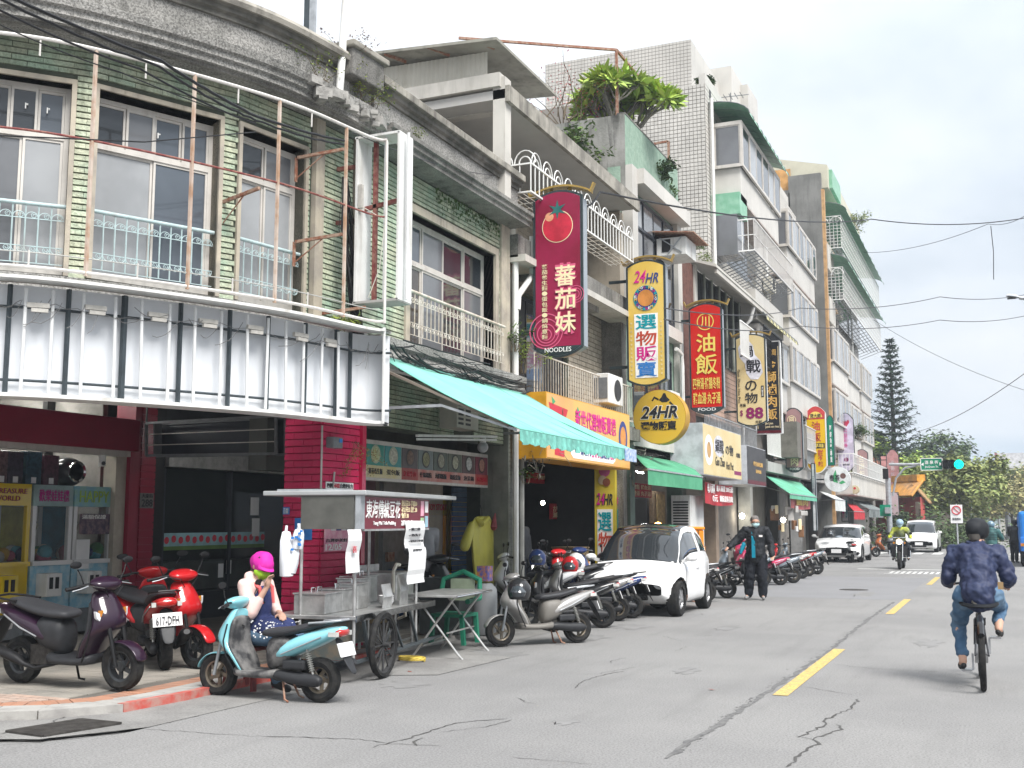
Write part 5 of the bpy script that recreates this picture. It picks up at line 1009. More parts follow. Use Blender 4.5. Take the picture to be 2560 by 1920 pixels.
for fr_,B_,SS in ((FTW,TW,((TS + 8.3,13.4),(TS + 8.4,10.3),(TS + 2.2,7.5),(TS + 8.9,7.3),(TS + 8.2,5.2))),(FG,B7,((59.3,9.3),(59.2,6.4),(65.8,9.2),(65.8,6.2),(59,12.1)))):
    for s,z in SS: fbx(fr_,B_,'air_conditioner_case',MATS['yellowed_plastic'],s,s + .8,z,z + .55,.05,.4,bevel=.02); fbx(fr_,B_,'air_conditioner_fan',DKGREY,s + .12,s + .55,z + .08,z + .48,.4,.405)
    for s in ((TS + .3,TS + 8.9) if B_ is TW else (59.6,65.9)): m = MB().tube([fr_.P(s,.12,3.8),fr_.P(s,.12,15)],.06,6); build(m,'drain_pipe',WHITEDIRT,B_)
# ---- low houses that close the arcade behind the signs
B6 = empty('low_arcade_houses',(-7.6,43,0),label='low shop arcade with railed balconies between the hot pot sign and the signal post',cat='building')
m = MB().fbox(F3,38.2,52,3.3,3.65,-4,.3); m.fbox(F3,38.2,52,3.6,6.2,-4,-.9); build(m,'upper_floor',GPAINT,B6); bars(F3,B6,38.5,44,3.9,4.8,.3,40,WHITE,.02); bars(F3,B6,45,51.5,3.9,5.1,.6,40,GALV,.025,'window_cage',1); fbx(F3,B6,'projecting_box',mat('brown_grey_box',(.16,.15,.13),.7),41,43.2,3.9,5.2,.1,.9)
m = MB().fbox(F3,72,90,0.06,5.6,-6,-.4); build(m,'far_house',GPAINT,B6); fbx(F3,B6,'projecting_box',GALV,72.5,78,3.6,5.0,-.4,.8); fbx(F3,B6,'projecting_box',ALU,80,86,2.6,4.2,-.4,.8); fbx(F3,B6,'pink_box',mat('pink_signboard',(.6,.28,.27),.6),78,84,5.2,5.9,.3,1.0)
# arcade piers and dark shop interiors for the whole row
AI = empty('arcade_interiors',(-10,36,0),label='dark open shopfronts under the arcade of the street row',cat='shopfront')
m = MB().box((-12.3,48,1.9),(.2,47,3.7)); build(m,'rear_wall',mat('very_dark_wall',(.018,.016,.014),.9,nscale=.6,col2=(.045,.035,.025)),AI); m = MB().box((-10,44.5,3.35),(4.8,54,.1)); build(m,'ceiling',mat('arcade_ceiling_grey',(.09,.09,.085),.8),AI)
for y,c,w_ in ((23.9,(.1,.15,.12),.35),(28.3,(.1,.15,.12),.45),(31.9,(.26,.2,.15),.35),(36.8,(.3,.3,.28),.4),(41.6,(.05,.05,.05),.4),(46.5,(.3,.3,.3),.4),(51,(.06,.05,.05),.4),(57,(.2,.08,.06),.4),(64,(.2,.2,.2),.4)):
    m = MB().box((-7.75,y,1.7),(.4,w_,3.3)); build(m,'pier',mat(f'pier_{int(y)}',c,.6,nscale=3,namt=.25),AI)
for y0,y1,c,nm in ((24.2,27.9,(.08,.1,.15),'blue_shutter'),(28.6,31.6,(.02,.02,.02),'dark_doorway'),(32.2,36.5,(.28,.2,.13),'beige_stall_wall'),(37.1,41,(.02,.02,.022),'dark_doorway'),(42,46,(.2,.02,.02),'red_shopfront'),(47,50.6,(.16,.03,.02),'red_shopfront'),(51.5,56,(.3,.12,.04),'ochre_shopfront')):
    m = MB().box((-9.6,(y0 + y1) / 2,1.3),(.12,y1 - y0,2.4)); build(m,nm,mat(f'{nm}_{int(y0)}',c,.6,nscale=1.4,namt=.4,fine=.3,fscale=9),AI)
f = Frame((-10.4,0),0); a,c = f.S(1480,1300)[0],f.S(1560,1300)[0]; shm = mat('blue_roller_shutter',(.05,.09,.15),.5)
for k in range(24): m = MB().fbox(f,20.6,23.6,.1 + k * .1,.1 + k * .1 + .09,0,.02 + .02 * (k % 2)); build(m,'shutter_slat',shm,AI)
m = MB().fbox(f,17.9,20.6,.1,3.3,-.3,-.2); build(m,'pale_inner_wall',mat('pale_inner_wall',(.4,.38,.32),.8,namt=.2),AI)
# roof garden
def tree_top(): pass
gd = empty('frangipani_tree',(-8.5,25.2,10.8),label='round frangipani tree with long pale green leaves in the roof planter',cat='tree'); st = MB(); lf = MB(); base = V3((-8.3,25.3,10.7))
def branch(p,d,L_,r,lev):
    q = p + d * L_; mid = p.lerp(q,.5) + V3([rg(0,.05) for _ in range(3)]); st.tube([p,mid,q],[r,r * .85,r * .7],6)
    if lev == 0:
        for k in range(11): a = k * 2.4; dv = (d + V3((cos(a),sin(a),ru(-.5,.35))) * 1.1).normalized(); leaf(lf,q - d * .05,V3((rg(0,.9),rg(0,.9),1)),ru(.3,.46),.14,dv)
        return
    for k in range(3 if lev < 3 else 4):
        nd = (d + V3((rg(0,.65),rg(0,.65),ru(.0,.75)))).normalized(); branch(q,nd,L_ * .78,r * .68,lev - 1)
for d in ((-.45,-.1,.8),(.1,.1,1),(.5,.3,.6),(-.1,.5,.8),(.1,-.45,.75)): branch(base,V3(d).normalized(),.66,.055,3)
build(st,'trunk',mat('pale_bark',(.2,.19,.16),.85,nscale=9),gd); build(lf,'crown',leafmat('frangipani_leaf',(.38,.5,.09),(.24,.36,.08)),gd,kind='stuff')
for k,(x,y,z,h,sp,n,nl,mt_,lb,dr) in enumerate(((-9.6,22.6,8.9,1.9,1.1,26,110,L_DG,'dense dark shrub at the edge of the corrugated shed roof',.5),(-8.9,23.6,9.6,2.2,1.0,20,60,L_MG,'lighter shrub between the shed roof and the frangipani',.5),(-7.9,27.2,10.3,1.3,.7,24,90,L_DG,'dark bush hanging over the sage green planter',.5),(-7.85,28.0,9.9,1.5,.6,12,40,L_MG,'loose shrub at the far end of the sage green planter',.6),(-9.9,22.3,10.6,2.1,.5,5,45,L_MG,'tall thin shoots rising above the corrugated shed',.1))):
    weed('roof_shrub',(x,y,z),h,sp,n,nl,.16,mt_,lb,'shrub',droop=dr,group='roof garden shrubs')
bg_ = weed('flowering_climber',(-9.2,24.2,11.2),2.0,1.6,16,26,.07,leafmat('red_bract',(.5,.06,.07),(.42,.12,.1)),'thin red flowering bougainvillea above the planter','climber',droop=.1)
m = MB(); a = yp(1532,430,23.9); rp = empty('rusty_pergola',(-7.7,24,11),label='rusty square pipe frame standing in the roof garden',cat='pipe frame')
for p,q in (((-7.9,24.2,10.9),(-7.9,24.2,12.75)),((-7.9,24.2,12.75),(-11,22,12.7)),((-7.8,28.3,9.9),(-7.8,28.3,11.8)),((-7.9,24.2,12.75),(-7.9,26,12.75)),((-7.8,28.3,11.8),(-9,28.3,11.75))): m = MB().bar(p,q,.055); build(m,'pipe',RUST,rp)
for k,(px,py,X,h,lb) in enumerate(((1310,905,-7.45,.9,'weeds on the ledge under the pier left of the noodles sign'),(1290,850,-7.4,.8,'yellow green weeds on the second floor ledge'),(1760,640,-7.3,.6,'bright green tuft growing on the white eave'),(1745,605,-7.5,.3,'second small tuft on the white eave'),(845,765,-7.3,.25,'yellow green weed on the sign box end'),(1315,1180,-7.4,.5,'fern hanging on the cable tangle above the arcade pier'))):
    f = Frame((X,0),0); q = f.S(px,py); weed('wall_weed',f.P(q[0],0,q[1] - .2),h,.35,9,20,.1,[L_YG,L_MG][k % 2],lb,'weed',droop=.35,wl=.25)
def parapet_weed(px,py,i,h,mt_,lb,n=14): p = SG[0].P(i,.25,py); weed('parapet_shrub',p,h,.5,n,26,.045,mt_,lb,'shrub',droop=.2)
parapet_weed(0,6.95,-.15,.75,L_YG,'straggly shrub rooted in the broken cornice by the steel post'); parapet_weed(0,6.9,.75,.7,L_YG,'second straggly shrub beside the white pipe on the parapet'); parapet_weed(0,7.5,.3,.5,mat('bare_twig',(.2,.13,.11),.8),'bare reddish twigs on top of the parapet',8)
# posts on the corner roof
e = empty('steel_roof_post',SG[1].P(1.1,-.5,6.9),label='thick grey steel post rising from the corner roof out of the picture',cat='post'); p = dp(773,150,14.6); q = dp(773,-60,14.6); m = MB().bar((p.x,p.y,6.9),(p.x,p.y,9.5),.12,.12); build(m,'post',DKPOST,e); m = MB().bar((p.x + .07,p.y - .04,6.9),(p.x + .07,p.y - .04,9.5),.05,.08); build(m,'channel',GALV,e)
e = empty('white_downpipe',SG[0].P(.6,.5,6.9),label='white plastic pipe running up over the parapet of the corner building',cat='pipe'); p = dp(846,268,13.45); q = dp(866,-20,13.7); m = MB().tube([p + V3((-.12,-.1,-.0)),p + V3((0,0,.0)),p.lerp(q,.3),q],.05,10); build(m,'pipe',WHITEDIRT,e,smooth=1)
e = empty('twin_drain_pipes',F3.P(17.3,.1,0),label='pale twin drain pipes climbing the pier left of the noodles sign',cat='pipe'); A = lambda px,py,d=.15: F3.P(F3.S(px,py,d)[0],d,F3.S(px,py,d)[1])
m = MB().tube([F3.P(17.2,.12,.1),F3.P(17.2,.12,6.3)],.055,8); build(m,'pipe',WHITEDIRT,e,smooth=1); m = MB().tube([F3.P(17.75,.2,6.6),F3.P(17.75,.2,5.9),F3.P(17.25,.15,5.45),F3.P(17.22,.15,5.2)],.055,8); build(m,'pipe',WHITEDIRT,e,smooth=1); m = MB().tube([F3.P(17.5,.1,.1),F3.P(17.5,.1,3.9)],.05,8); build(m,'pipe',mat('grey_pipe',(.3,.3,.28),.6,namt=.3),e,smooth=1)

# ================================================================ SIGNS
RIMG = mat('sign_rim_grey',(.32,.35,.38),.4,.3,namt=.1); RIMD = mat('sign_rim_dark',(.035,.05,.055),.5); GOLD = mat('gold_painted_steel',(.42,.28,.08),.4,.4,namt=.2); CREAMI = mat('cream_ink',(.78,.66,.42),.5,namt=0); YINK = mat('yellow_ink',(.72,.55,.12),.5,namt=0); PURP = mat('plum_ink',(.2,.01,.09),.5,namt=0); PINKI = mat('magenta_ink',(.55,.02,.22),.5,namt=0); GINK = mat('green_ink',(.05,.3,.12),.5,namt=0)
def arc_outline(x0,x1,z0,z1,at,ab,n=12):                   # rectangle whose top and bottom bow outwards by at / ab
    P = []
    for i in range(n + 1): t = i / n; P.append((x0 + (x1 - x0) * t,z1 + at * (1 - (2 * t - 1) ** 2)))
    for i in range(n + 1): t = i / n; P.append((x1 + (x0 - x1) * t,z0 - ab * (1 - (2 * t - 1) ** 2)))
    return P
def blade(name,px0,px1,pyt,pyb,label,face,at=.12,ab=0.0,Xi=-7.3,th=.28,cap=True,base=None,rim=RIMG,edge=RIMD,arms=True):
    Y = PXY(px0,(pyt + pyb) / 2,Xi); a,b = yp(px0,pyt,Y),yp(px1,pyb,Y); x0,x1,z1,z0 = a.x,b.x,a.z,b.z; fr = Frame((0,Y),90)
    t = empty(name,(x0,Y,z0),label=label,cat='sign',group='hanging shop signs along the street row'); hb = ab or (.16 if base else 0)
    P = arc_outline(x0,x1,z0,z1,at,hb)
    m = MB().prism([fr.P(x,0,z) for x,z in P],V3((0,th,0))); build(m,'case',rim,t,fixn=True)
    m = MB(); Q = [((x - (x0 + x1) / 2) * 1.02 + (x0 + x1) / 2,z + (.02 if z > (z0 + z1) / 2 else -.02)) for x,z in P]
    for i in range(len(Q)): m.bar(fr.P(Q[i][0],.0,Q[i][1]),fr.P(Q[(i + 1) % len(Q)][0],.0,Q[(i + 1) % len(Q)][1]),.035)
    build(m,'edge_frame',edge,t)
    F_ = arc_outline(x0 + .02,x1 - .02,z0,z1,at,ab); m = MB(); m.add([fr.P(x,.02,z) for x,z in F_],[tuple(range(len(F_)))]); build(m,'face',face,t)
    if base: m = MB(); B = [(x1 - .01,z0),(x0 + .01,z0)] + [(x0 + (x1 - x0) * i / 12,z0 - .16 * (1 - (2 * i / 12 - 1) ** 2)) for i in range(13)]; m.add([fr.P(x,.022,z) for x,z in B],[tuple(range(len(B)))]); build(m,'base_band',RIMD,t); c = (x0 + x1) / 2; w_ = (x1 - x0); lettering(base,fr,c - w_ * .28,c + w_ * .28,z0 - .1,z0 - .02,.03,WINK,t,.01)
    if cap:
        m = MB(); w_ = x1 - x0; n = 12; rows = []
        for i in range(n + 1): u = i / n; x = x0 - .12 + (w_ + .24) * u; z = z1 + .1 + at * 1.1 * (1 - (2 * u - 1) ** 2); rows.append([(x,Y + .02,z),(x,Y + th - .02,z),(x,Y + th - .02,z + .035),(x,Y + .02,z + .035)])
        m.loft(rows,cap=True); build(m,'gold_arch',GOLD,t,fixn=True)
        for s,q in ((x0 - .12,-1),(x1 + .12,1)): m = MB().bar((s,Y + th / 2,z1 + .1),(s + q * .07,Y + th / 2,z1 + .26),.1,.03,up=(1,0,0)); build(m,'arch_end',GOLD,t)
        for u in (.3,.7): m = MB().bar((x0 + w_ * u,Y + th / 2,z1 + at * .7),(x0 + w_ * u,Y + th / 2,z1 + .12 + at),.05); build(m,'arch_post',GOLD,t)
    if arms:
        for z in (z1 - .25,z0 + .3): m = MB().bar((x0,Y + th / 2,z),(-7.75,Y + th / 2,z),.06); build(m,'wall_arm',RIMD,t)
    def T(s,u0,u1,v0,v1,mt,bold=.015,**k):                # text in fractions of the face
        return lettering(s,fr,x0 + (x1 - x0) * u0,x0 + (x1 - x0) * u1,z1 - (z1 - z0) * v1,z1 - (z1 - z0) * v0,k.pop('d',.03),mt,t,bold,**k)
    def D(shape,name_,mt,d=.026): m = MB(); m.add([fr.P(x0 + (x1 - x0) * u,d,z1 - (z1 - z0) * v) for u,v in shape],[tuple(range(len(shape)))]); return build(m,name_,mt,t)
    asp = (x1 - x0) / (z1 - z0)
    def C(u,v,r,k=28,a0=0,a1=6.2832): return [(u + r * cos(a0 + (a1 - a0) * i / k),v + r * asp * sin(a0 + (a1 - a0) * i / k)) for i in range(k)]
    def ring(u,v,r,w_,mt,name_='ring',d=.028):
        m = MB(); rows = [[fr.P(x0 + (x1 - x0) * (u + q * cos(a)),d,z1 - (z1 - z0) * (v + q * asp * sin(a))) for q in (r,r - w_)] for a in [6.28319 * i / 32 for i in range(33)]]; m.loft(rows,cap=False,closed=False); return build(m,name_,mt,t)
    return t,T,D,C,ring,fr
def PXY(px,py,X): r = ray(px,py); return r.y * (X / r.x)
def col_text(T,s,u0,u1,v0,v1,mt,bold=.03,gap=.1,**k):   # one character under the other
    n = len(s); h = (v1 - v0) / n
    for i,c in enumerate(s): T(c,u0,u1,v0 + h * i + h * gap / 2,v0 + h * (i + 1) - h * gap / 2,mt,bold,**k)
CRIM = mat('crimson_sign_face',(.28,.015,.06),.35,nscale=1.2,col2=(.2,.012,.035),namt=.2)
t,T,D,C,ring,fr = blade('noodle_sign',1337,1456,505,862,'crimson noodles blade sign with a big tomato and white characters',CRIM,base='NOODLES')
D(C(.5,.19,.33,30),'tomato_outline',CREAMI); D(C(.5,.19,.315,30),'tomato',mat('tomato_red',(.58,.03,.06),.4),.028); D(C(.33,.12,.09),'tomato_gleam',mat('gleam',(.75,.35,.2),.5),.03)
D([(.5 + (.21 if i % 2 else .07) * cos(i * .5236),.075 + (.21 if i % 2 else .07) * asp_ * sin(i * .5236)) for asp_ in (.33,) for i in range(12)],'tomato_leaf',mat('leaf_teal',(.03,.16,.15),.5),.031)
HAL = mat('pink_halo',(.6,.1,.2),.5,namt=0)
col_text(T,'蕃茄妹',.42,.9,.44,.93,HAL,.09,.02,d=.028); col_text(T,'蕃茄妹',.44,.88,.45,.92,CREAMI,.045); col_text(T,'蕃茄養生麵．蛋包飯．鍋燒意麵',.16,.28,.44,.95,CREAMI,.02,.15)
for r in (.12,.2,.28,.36): ring(.25,.93 - r * .1,r,.022,HAL,'wave_line',.0262)
for r in (.1,.16,.22): ring(.88,.66,r * .8,.014,HAL,'wave_line',.0262)
YF = mat('yellow_sign_face',(.62,.42,.08),.4,nscale=.9,col2=(.68,.5,.14))
t,T,D,C,ring,fr = blade('claw_shop_sign',1568,1665,672,945,'yellow 24HR blade sign with rainbow coloured characters',YF,ab=.12)
T('24',.18,.52,.03,.14,PINKI,.04,italic=.3); T('HR',.5,.85,.06,.15,NAVY,.03,italic=.3); D(C(.5,.28,.33),'ring_badge',NAVY); D(C(.5,.28,.22),'badge_centre',mat('badge_orange',(.62,.25,.06),.5),.03); ring(.5,.28,.33,.02,CYANINK,d=.031)
for i,ch in enumerate('COCOMEN·COCOMEN·COCOMEN·'): a = -2.2 + i * .2618; u,v = .5 + .275 * cos(a),.28 + .275 * .36 * sin(a); T(ch,u - .03,u + .03,v - .012,v + .012,[YINK,WINK,PINKI,CYANINK][i % 4],.03,d=.032)
D([(.18,.42),(.82,.42),(.8,.99),(.2,.99)],'white_halo',WINK,.027)
for c,mt_,v in (('選',CYANINK,.43),('物',mat('coral_ink',(.62,.09,.05),.5),.575),('販',PINKI,.71),('賣',BLUEINK,.85)): T(c,.22,.78,v,v + .13,mt_,.05)
ST = mat('pale_bulb_dot',(.75,.6,.3),.5)
for k in range(13):
    for u in (.1,.9): D(C(u,.5 + k * .038,.028,8),'bulb_dot',ST)
RF = mat('scarlet_sign_face',(.52,.015,.01),.35,namt=.05)
t,T,D,C,ring,fr = blade('oil_rice_sign',1724,1808,776,1016,'scarlet blade sign with yellow characters and FOOD on its dark base',RF,base='FOOD')
ring(.5,.13,.27,.03,YINK); T('川',.36,.64,.075,.185,YINK,.05); T('油',.2,.8,.25,.44,YINK,.04); T('飯',.16,.86,.46,.67,YINK,.04); T('四神湯·豬腸冬粉',.07,.93,.7,.82,YINK,.03); T('豬血湯·丸子湯',.07,.93,.85,.97,YINK,.03)
TF = mat('tan_sign_face',(.56,.43,.2),.4,nscale=1,col2=(.6,.5,.28))
t,T,D,C,ring,fr = blade('hot_pot_sign',1839,1917,850,1050,'tan blade sign with a white cloud, dark characters and $88',TF,ab=.14,rim=mat('white_rim',(.6,.6,.6),.5))
D([(.08,.1),(.2,.04),(.45,.02),(.6,.08),(.66,.2),(.85,.28),(.92,.42),(.75,.5),(.5,.5),(.35,.42),(.3,.3),(.12,.22)],'white_cloud',mat('cloud_white',(.68,.68,.74),.5)); T('鍋',.14,.6,.08,.22,INK,.04); T('戰',.35,.85,.26,.42,INK,.04); T('の',.3,.7,.51,.64,INK,.04); T('物',.28,.72,.66,.79,INK,.05); T('$',.1,.2,.87,.95,PURP,.02); T('88',.3,.9,.84,.98,PURP,.06); T('每鍋',.1,.3,.79,.83,INK,.01); T('元起',.62,.85,1.0,1.04,INK,.01)
T('Guo Zhan Hot Pot',.05,.13,.37,.78,INK,.0,rotz=True); D([(.84,.58),(.93,.58),(.93,.72),(.84,.72)],'black_tab',INK,.028); col_text(T,'大龍店',.86,.91,.59,.71,WINK,.01)
t,T,D,C,ring,fr = blade('braised_rice_sign',1886,1955,858,1082,'black rectangular blade sign with gold characters and a white edge',mat('black_sign_face',(.018,.018,.022),.35,namt=0),at=.0,cap=False,rim=WHITE,edge=mat('white_edge',(.6,.6,.6),.5))
col_text(T,'金獅滷肉飯',.4,.84,.18,.86,mat('gold_ink',(.6,.36,.1),.4,namt=0),.04,.1); T('佳周',.5,.85,.08,.15,MATS['gold_ink'],.02); T('Jin Lion\npork on rice',.35,.88,.88,.95,CREAMI,.01); D([(.03,.97),(.97,.97),(.97,1.0),(.03,1.0)],'maroon_band',mat('maroon',(.12,.01,.02),.5))
for u in (.94,.06): D([(u - .01,.05),(u + .01,.05),(u + .01,.95),(u - .01,.95)],'gold_line',CREAMI)
MV = mat('mauve_sign_face',(.32,.19,.19),.5,namt=.08)
t,T,D,C,ring,fr = blade('mutton_sign',1962,2008,1036,1168,'mauve blade sign with a ringed character above four cream characters',MV,at=.2,base='FOOD',cap=False,th=.3); ring(.4,.11,.27,.035,CREAMI); T('回',.27,.53,.06,.16,CREAMI,.06); col_text(T,'沙茶羊肉',.28,.72,.22,.98,CREAMI,.05)
t,T,D,C,ring,fr = blade('yellow_rice_sign',2015,2067,1035,1164,'bright yellow blade sign with red characters and a black band',mat('bright_yellow_face',(.68,.42,.01),.4,namt=.04),at=.28,ab=.28,cap=False,rim=WHITE,edge=WHITE)
D([(.03,.11)] + [(u / 10,-.02 - .12 * (1 - (2 * u / 10 - 1) ** 2)) for u in range(0,11)] + [(.97,.11)],'red_top',mat('sign_red',(.5,.05,.05),.5),.024); D(C(.5,.09,.36,20,pi,6.2832),'yellow_half_disc',YINK,.026); T('張大師',.22,.78,.0,.08,INK,.04); T('油',.28,.72,.15,.33,MATS['sign_red'],.05); T('飯',.26,.76,.36,.54,MATS['sign_red'],.05); D([(.06,.57),(.94,.57),(.94,.67),(.06,.67)],'black_band',INK); T('古早味',.1,.9,.58,.66,YINK,.05); col_text(T,'米苔目',.14,.4,.69,1.02,MATS['sign_red'],.05); col_text(T,'甜不辣',.56,.84,.69,1.02,MATS['sign_red'],.05)
t,T,D,C,ring,fr = blade('green_sign',2066,2087,1052,1162,'narrow green blade sign partly hidden by the yellow one',mat('green_sign_face',(.0,.2,.12),.5),at=.2,cap=False,Xi=-6.9); col_text(T,'阿婆魚羹專賣',.4,.7,.1,.95,WINK,.03)
t,T,D,C,ring,fr = blade('lottery_sign',2092,2137,1052,1162,'pale lavender blade sign with a red heart and slim magenta characters',mat('lavender_face',(.58,.53,.66),.5),at=.35,ab=.3,cap=False,rim=WHITE); D([(.58,.14),(.4,.05),(.42,.0),(.5,-.01),(.58,.03),(.66,-.01),(.74,.0),(.76,.05)],'heart',mat('heart_red',(.5,.03,.08),.5)); col_text(T,'公益彩券',.38,.62,.16,.62,PINKI,.0,.15); D(C(.5,.88,.14,14),'purple_emblem',mat('emblem_purple',(.22,.02,.12),.5)); T('台灣彩券',.28,.72,.97,1.01,INK,.02)
t,T,D,C,ring,fr = blade('tainan_noodle_sign',2139,2173,1134,1234,'mauve blade sign with five cream characters beside the lavender one',MV,at=.2,base='NOODLES',cap=False); col_text(T,'台南担仔麵',.24,.7,.04,.98,CREAMI,.05)
t,T,D,C,ring,fr = blade('bakery_sign',2216,2250,1140,1228,'dusty pink blade sign next to the traffic signal post',mat('dusty_pink_face',(.45,.22,.22),.5),at=.4,ab=.3,cap=False,Xi=-6.9); col_text(T,'米哥烘焙坊',.32,.64,.1,.95,mat('pale_pink_ink',(.6,.5,.52),.5),.04,.3)
t,T,D,C,ring,fr = blade('faded_panel',2206,2248,1232,1288,'faded pale pink panel below the dusty pink sign',mat('faded_panel_face',(.5,.38,.4),.6,nscale=1,namt=.15),at=0,cap=False,Xi=-6.9)
t,T,D,C,ring,fr = blade('pork_post_sign',2028,2042,1160,1326,'tall white pillar sign with grey characters standing among the scooters',mat('white_pillar_face',(.6,.62,.64),.5,streak=.3),at=0,cap=False,Xi=-6.8,arms=False); col_text(T,'五香肉燥飯',.2,.75,.18,.62,mat('grey_ink',(.2,.22,.25),.5),.03)
t,T,D,C,ring,fr = blade('juice_sign',2101,2122,1188,1302,'white panel sign with magenta and green characters above the white car',mat('juice_face',(.62,.64,.66),.5),at=0,cap=False,Xi=-7.6,arms=False); col_text(T,'現打果汁',.08,.42,.05,.95,PINKI,.06); col_text(T,'各式冰沙',.55,.9,.05,.95,CYANINK,.06)
def round_sign(name,px,py,rpx,Xc,label,face,th=.25,rimm=None):
    Y = PXY(px,py,Xc); c = yp(px,py,Y); r = (yp(px + rpx,py,Y).x - c.x); t = empty(name,c,label=label,cat='sign',group='hanging shop signs along the street row')
    m = MB().cyl(c,c + V3((0,th,0)),r,40); build(m,'case',rimm or face,t,smooth=1); m = MB().disc(c - V3((0,.005,0)),(0,-1,0),r * .98,40); build(m,'face',face,t); m = MB().bar(c + V3((-r,th / 2,0)),(-7.75,Y + th / 2,c.z),.06); build(m,'wall_arm',RIMD,t)
    fr = Frame((0,Y),90)
    def T(s,u0,u1,v0,v1,mt,bold=.02,**k): return lettering(s,fr,c.x + u0 * r,c.x + u1 * r,c.z + v0 * r,c.z + v1 * r,k.pop('d',.012),mt,t,bold,**k)
    def D(sh,nm,mt,d=.009): m = MB(); m.add([fr.P(c.x + u * r,d,c.z + v * r) for u,v in sh],[tuple(range(len(sh)))]); return build(m,nm,mt,t)
    return t,T,D
t,T,D = round_sign('round_claw_sign',1648,1042,67,-6.9,'round yellow 24HR sign with a black claw above the green awning',mat('round_yellow_face',(.62,.38,.04),.4,nscale=.8,col2=(.62,.42,.07)),.35,mat('orange_rim',(.5,.28,.03),.5))
T('24HR',-.72,.72,-.08,.42,WINK,.1,italic=.25,d=.010); T('24HR',-.7,.7,-.06,.4,INK,.06,italic=.25,d=.013); T('選物販賣',-.7,.66,-.5,-.16,INK,.07,d=.011)
D([(.1,.78),(.24,.78),(.3,.9),(.04 + .0,.62),(.42,.62),(.36,.7)][:0] or [(.0,.62),(.1,.72),(.17,.86),(.25,.86),(.3,.72),(.42,.6),(.3,.53),(.12,.53)],'claw_body',INK); D([(-.0,.66),(-.18,.76),(-.28,.6),(-.22,.58),(-.16,.68),(-.02,.6)],'claw_finger',INK); D([(.42,.56),(.58,.4),(.5,.26),(.45,.3),(.5,.4),(.38,.5)],'claw_finger',INK)
t,T,D = round_sign('round_tea_sign',2093,1198,33,-6.2,'round white tea shop sign with green leaves over the white car',mat('round_white_face',(.66,.68,.68),.4)); D([(-.3,.3),(-.1,.75),(.0,.2),(.05,-.3),(-.3,-.2)],'green_leaf',GINK); D([(.1,-.3),(.4,-.1),(.65,-.25),(.3,-.4)],'green_leaf',GINK); T('春茶',-.6,.2,-.15,.35,INK,.03); D([(.45 + .22 * cos(i * .4),.25 + .22 * sin(i * .4)) for i in range(16)],'brown_seal',mat('seal_brown',(.15,.08,.07),.5))
t,T,D = round_sign('small_round_sign',2137,1224,11,-6.4,'small round cream sign with a red dot under the tea sign',mat('round_cream_face',(.6,.54,.36),.4)); D([(.3 * cos(i * .4),.3 + .3 * sin(i * .4)) for i in range(16)],'red_dot',REDINK)
# box signs along the frontage
def box_sign(name,X,pts,label,face,side,back=-7.6):
    f = Frame((X,0),0); (s0,z1),(s1,_),(_,z0) = f.S(*pts[0]),f.S(*pts[1]),f.S(*pts[2]); t = empty(name,f.P(s0,0,z0),label=label,cat='sign'); m = MB().fbox(f,s0,s1,z0,z1,back - X,-.01); build(m,'case',side,t); m = MB().fbox(f,s0 + .02,s1 - .02,z0 + .02,z1 - .02,-.01,0); build(m,'face',face,t)
    def T(s,u0,u1,v0,v1,mt,bold=.015,**k): return lettering(s,f,s0 + (s1 - s0) * u0,s0 + (s1 - s0) * u1,z1 - (z1 - z0) * v1,z1 - (z1 - z0) * v0,k.pop('d',.006),mt,t,bold,**k)
    def D(sh,nm,mt,d=.003): m = MB(); m.add([f.P(s0 + (s1 - s0) * u,d,z1 - (z1 - z0) * v) for u,v in sh],[tuple(range(len(sh)))]); return build(m,nm,mt,t)
    return t,T,D
def circ(u,v,ru,rv,k=24): return [(u + ru * cos(6.28319 * i / k),v + rv * sin(6.28319 * i / k)) for i in range(k)]
t,T,D = box_sign('claw_shop_fascia',-6.95,((1366,978),(1574,1037),(1372,1146)),'long yellow orange fascia sign above the noodle shop neighbour, half behind the turquoise awning',mat('orange_fascia_face',(.66,.4,.1),.4,nscale=.7,col2=(.62,.3,.14)),mat('amber_case',(.6,.3,.02),.4))
D([(.25,.72),(.28,.68),(.76,.68),(.79,.74),(.79,.88),(.76,.94),(.28,.94),(.25,.88)],'white_strip',WINK); T('新世代',.36,.48,.74,.88,NAVY,.02); T('24HR',.49,.6,.74,.88,PINKI,.04); T('暢玩選物',.6,.71,.74,.88,NAVY,.02); T('GO',.72,.77,.74,.88,PINKI,.04); T('台北市 大龍店',.84,.98,.78,.85,INK,.01); T('新世代選物販賣機',.3,.8,.15,.45,PINKI,.05); D(circ(.9,.45,.06,.3),'badge',NAVY); D(circ(.9,.45,.04,.2),'badge_centre',mat('badge_orange',(.62,.25,.06),.5),.005); D([(.08,.55),(.18,.57),(.18,.95),(.08,.93)],'red_picture',REDINK); D([(.02,.15),(.22,.2),(.2,.32),(.04,.3)],'red_boat',REDINK); D([(.05,.05),(.09,.12),(.06,.18)],'leaf_print',GINK); D([(.3,.25),(.36,.25),(.33,.1)],'leaf_print',GINK)
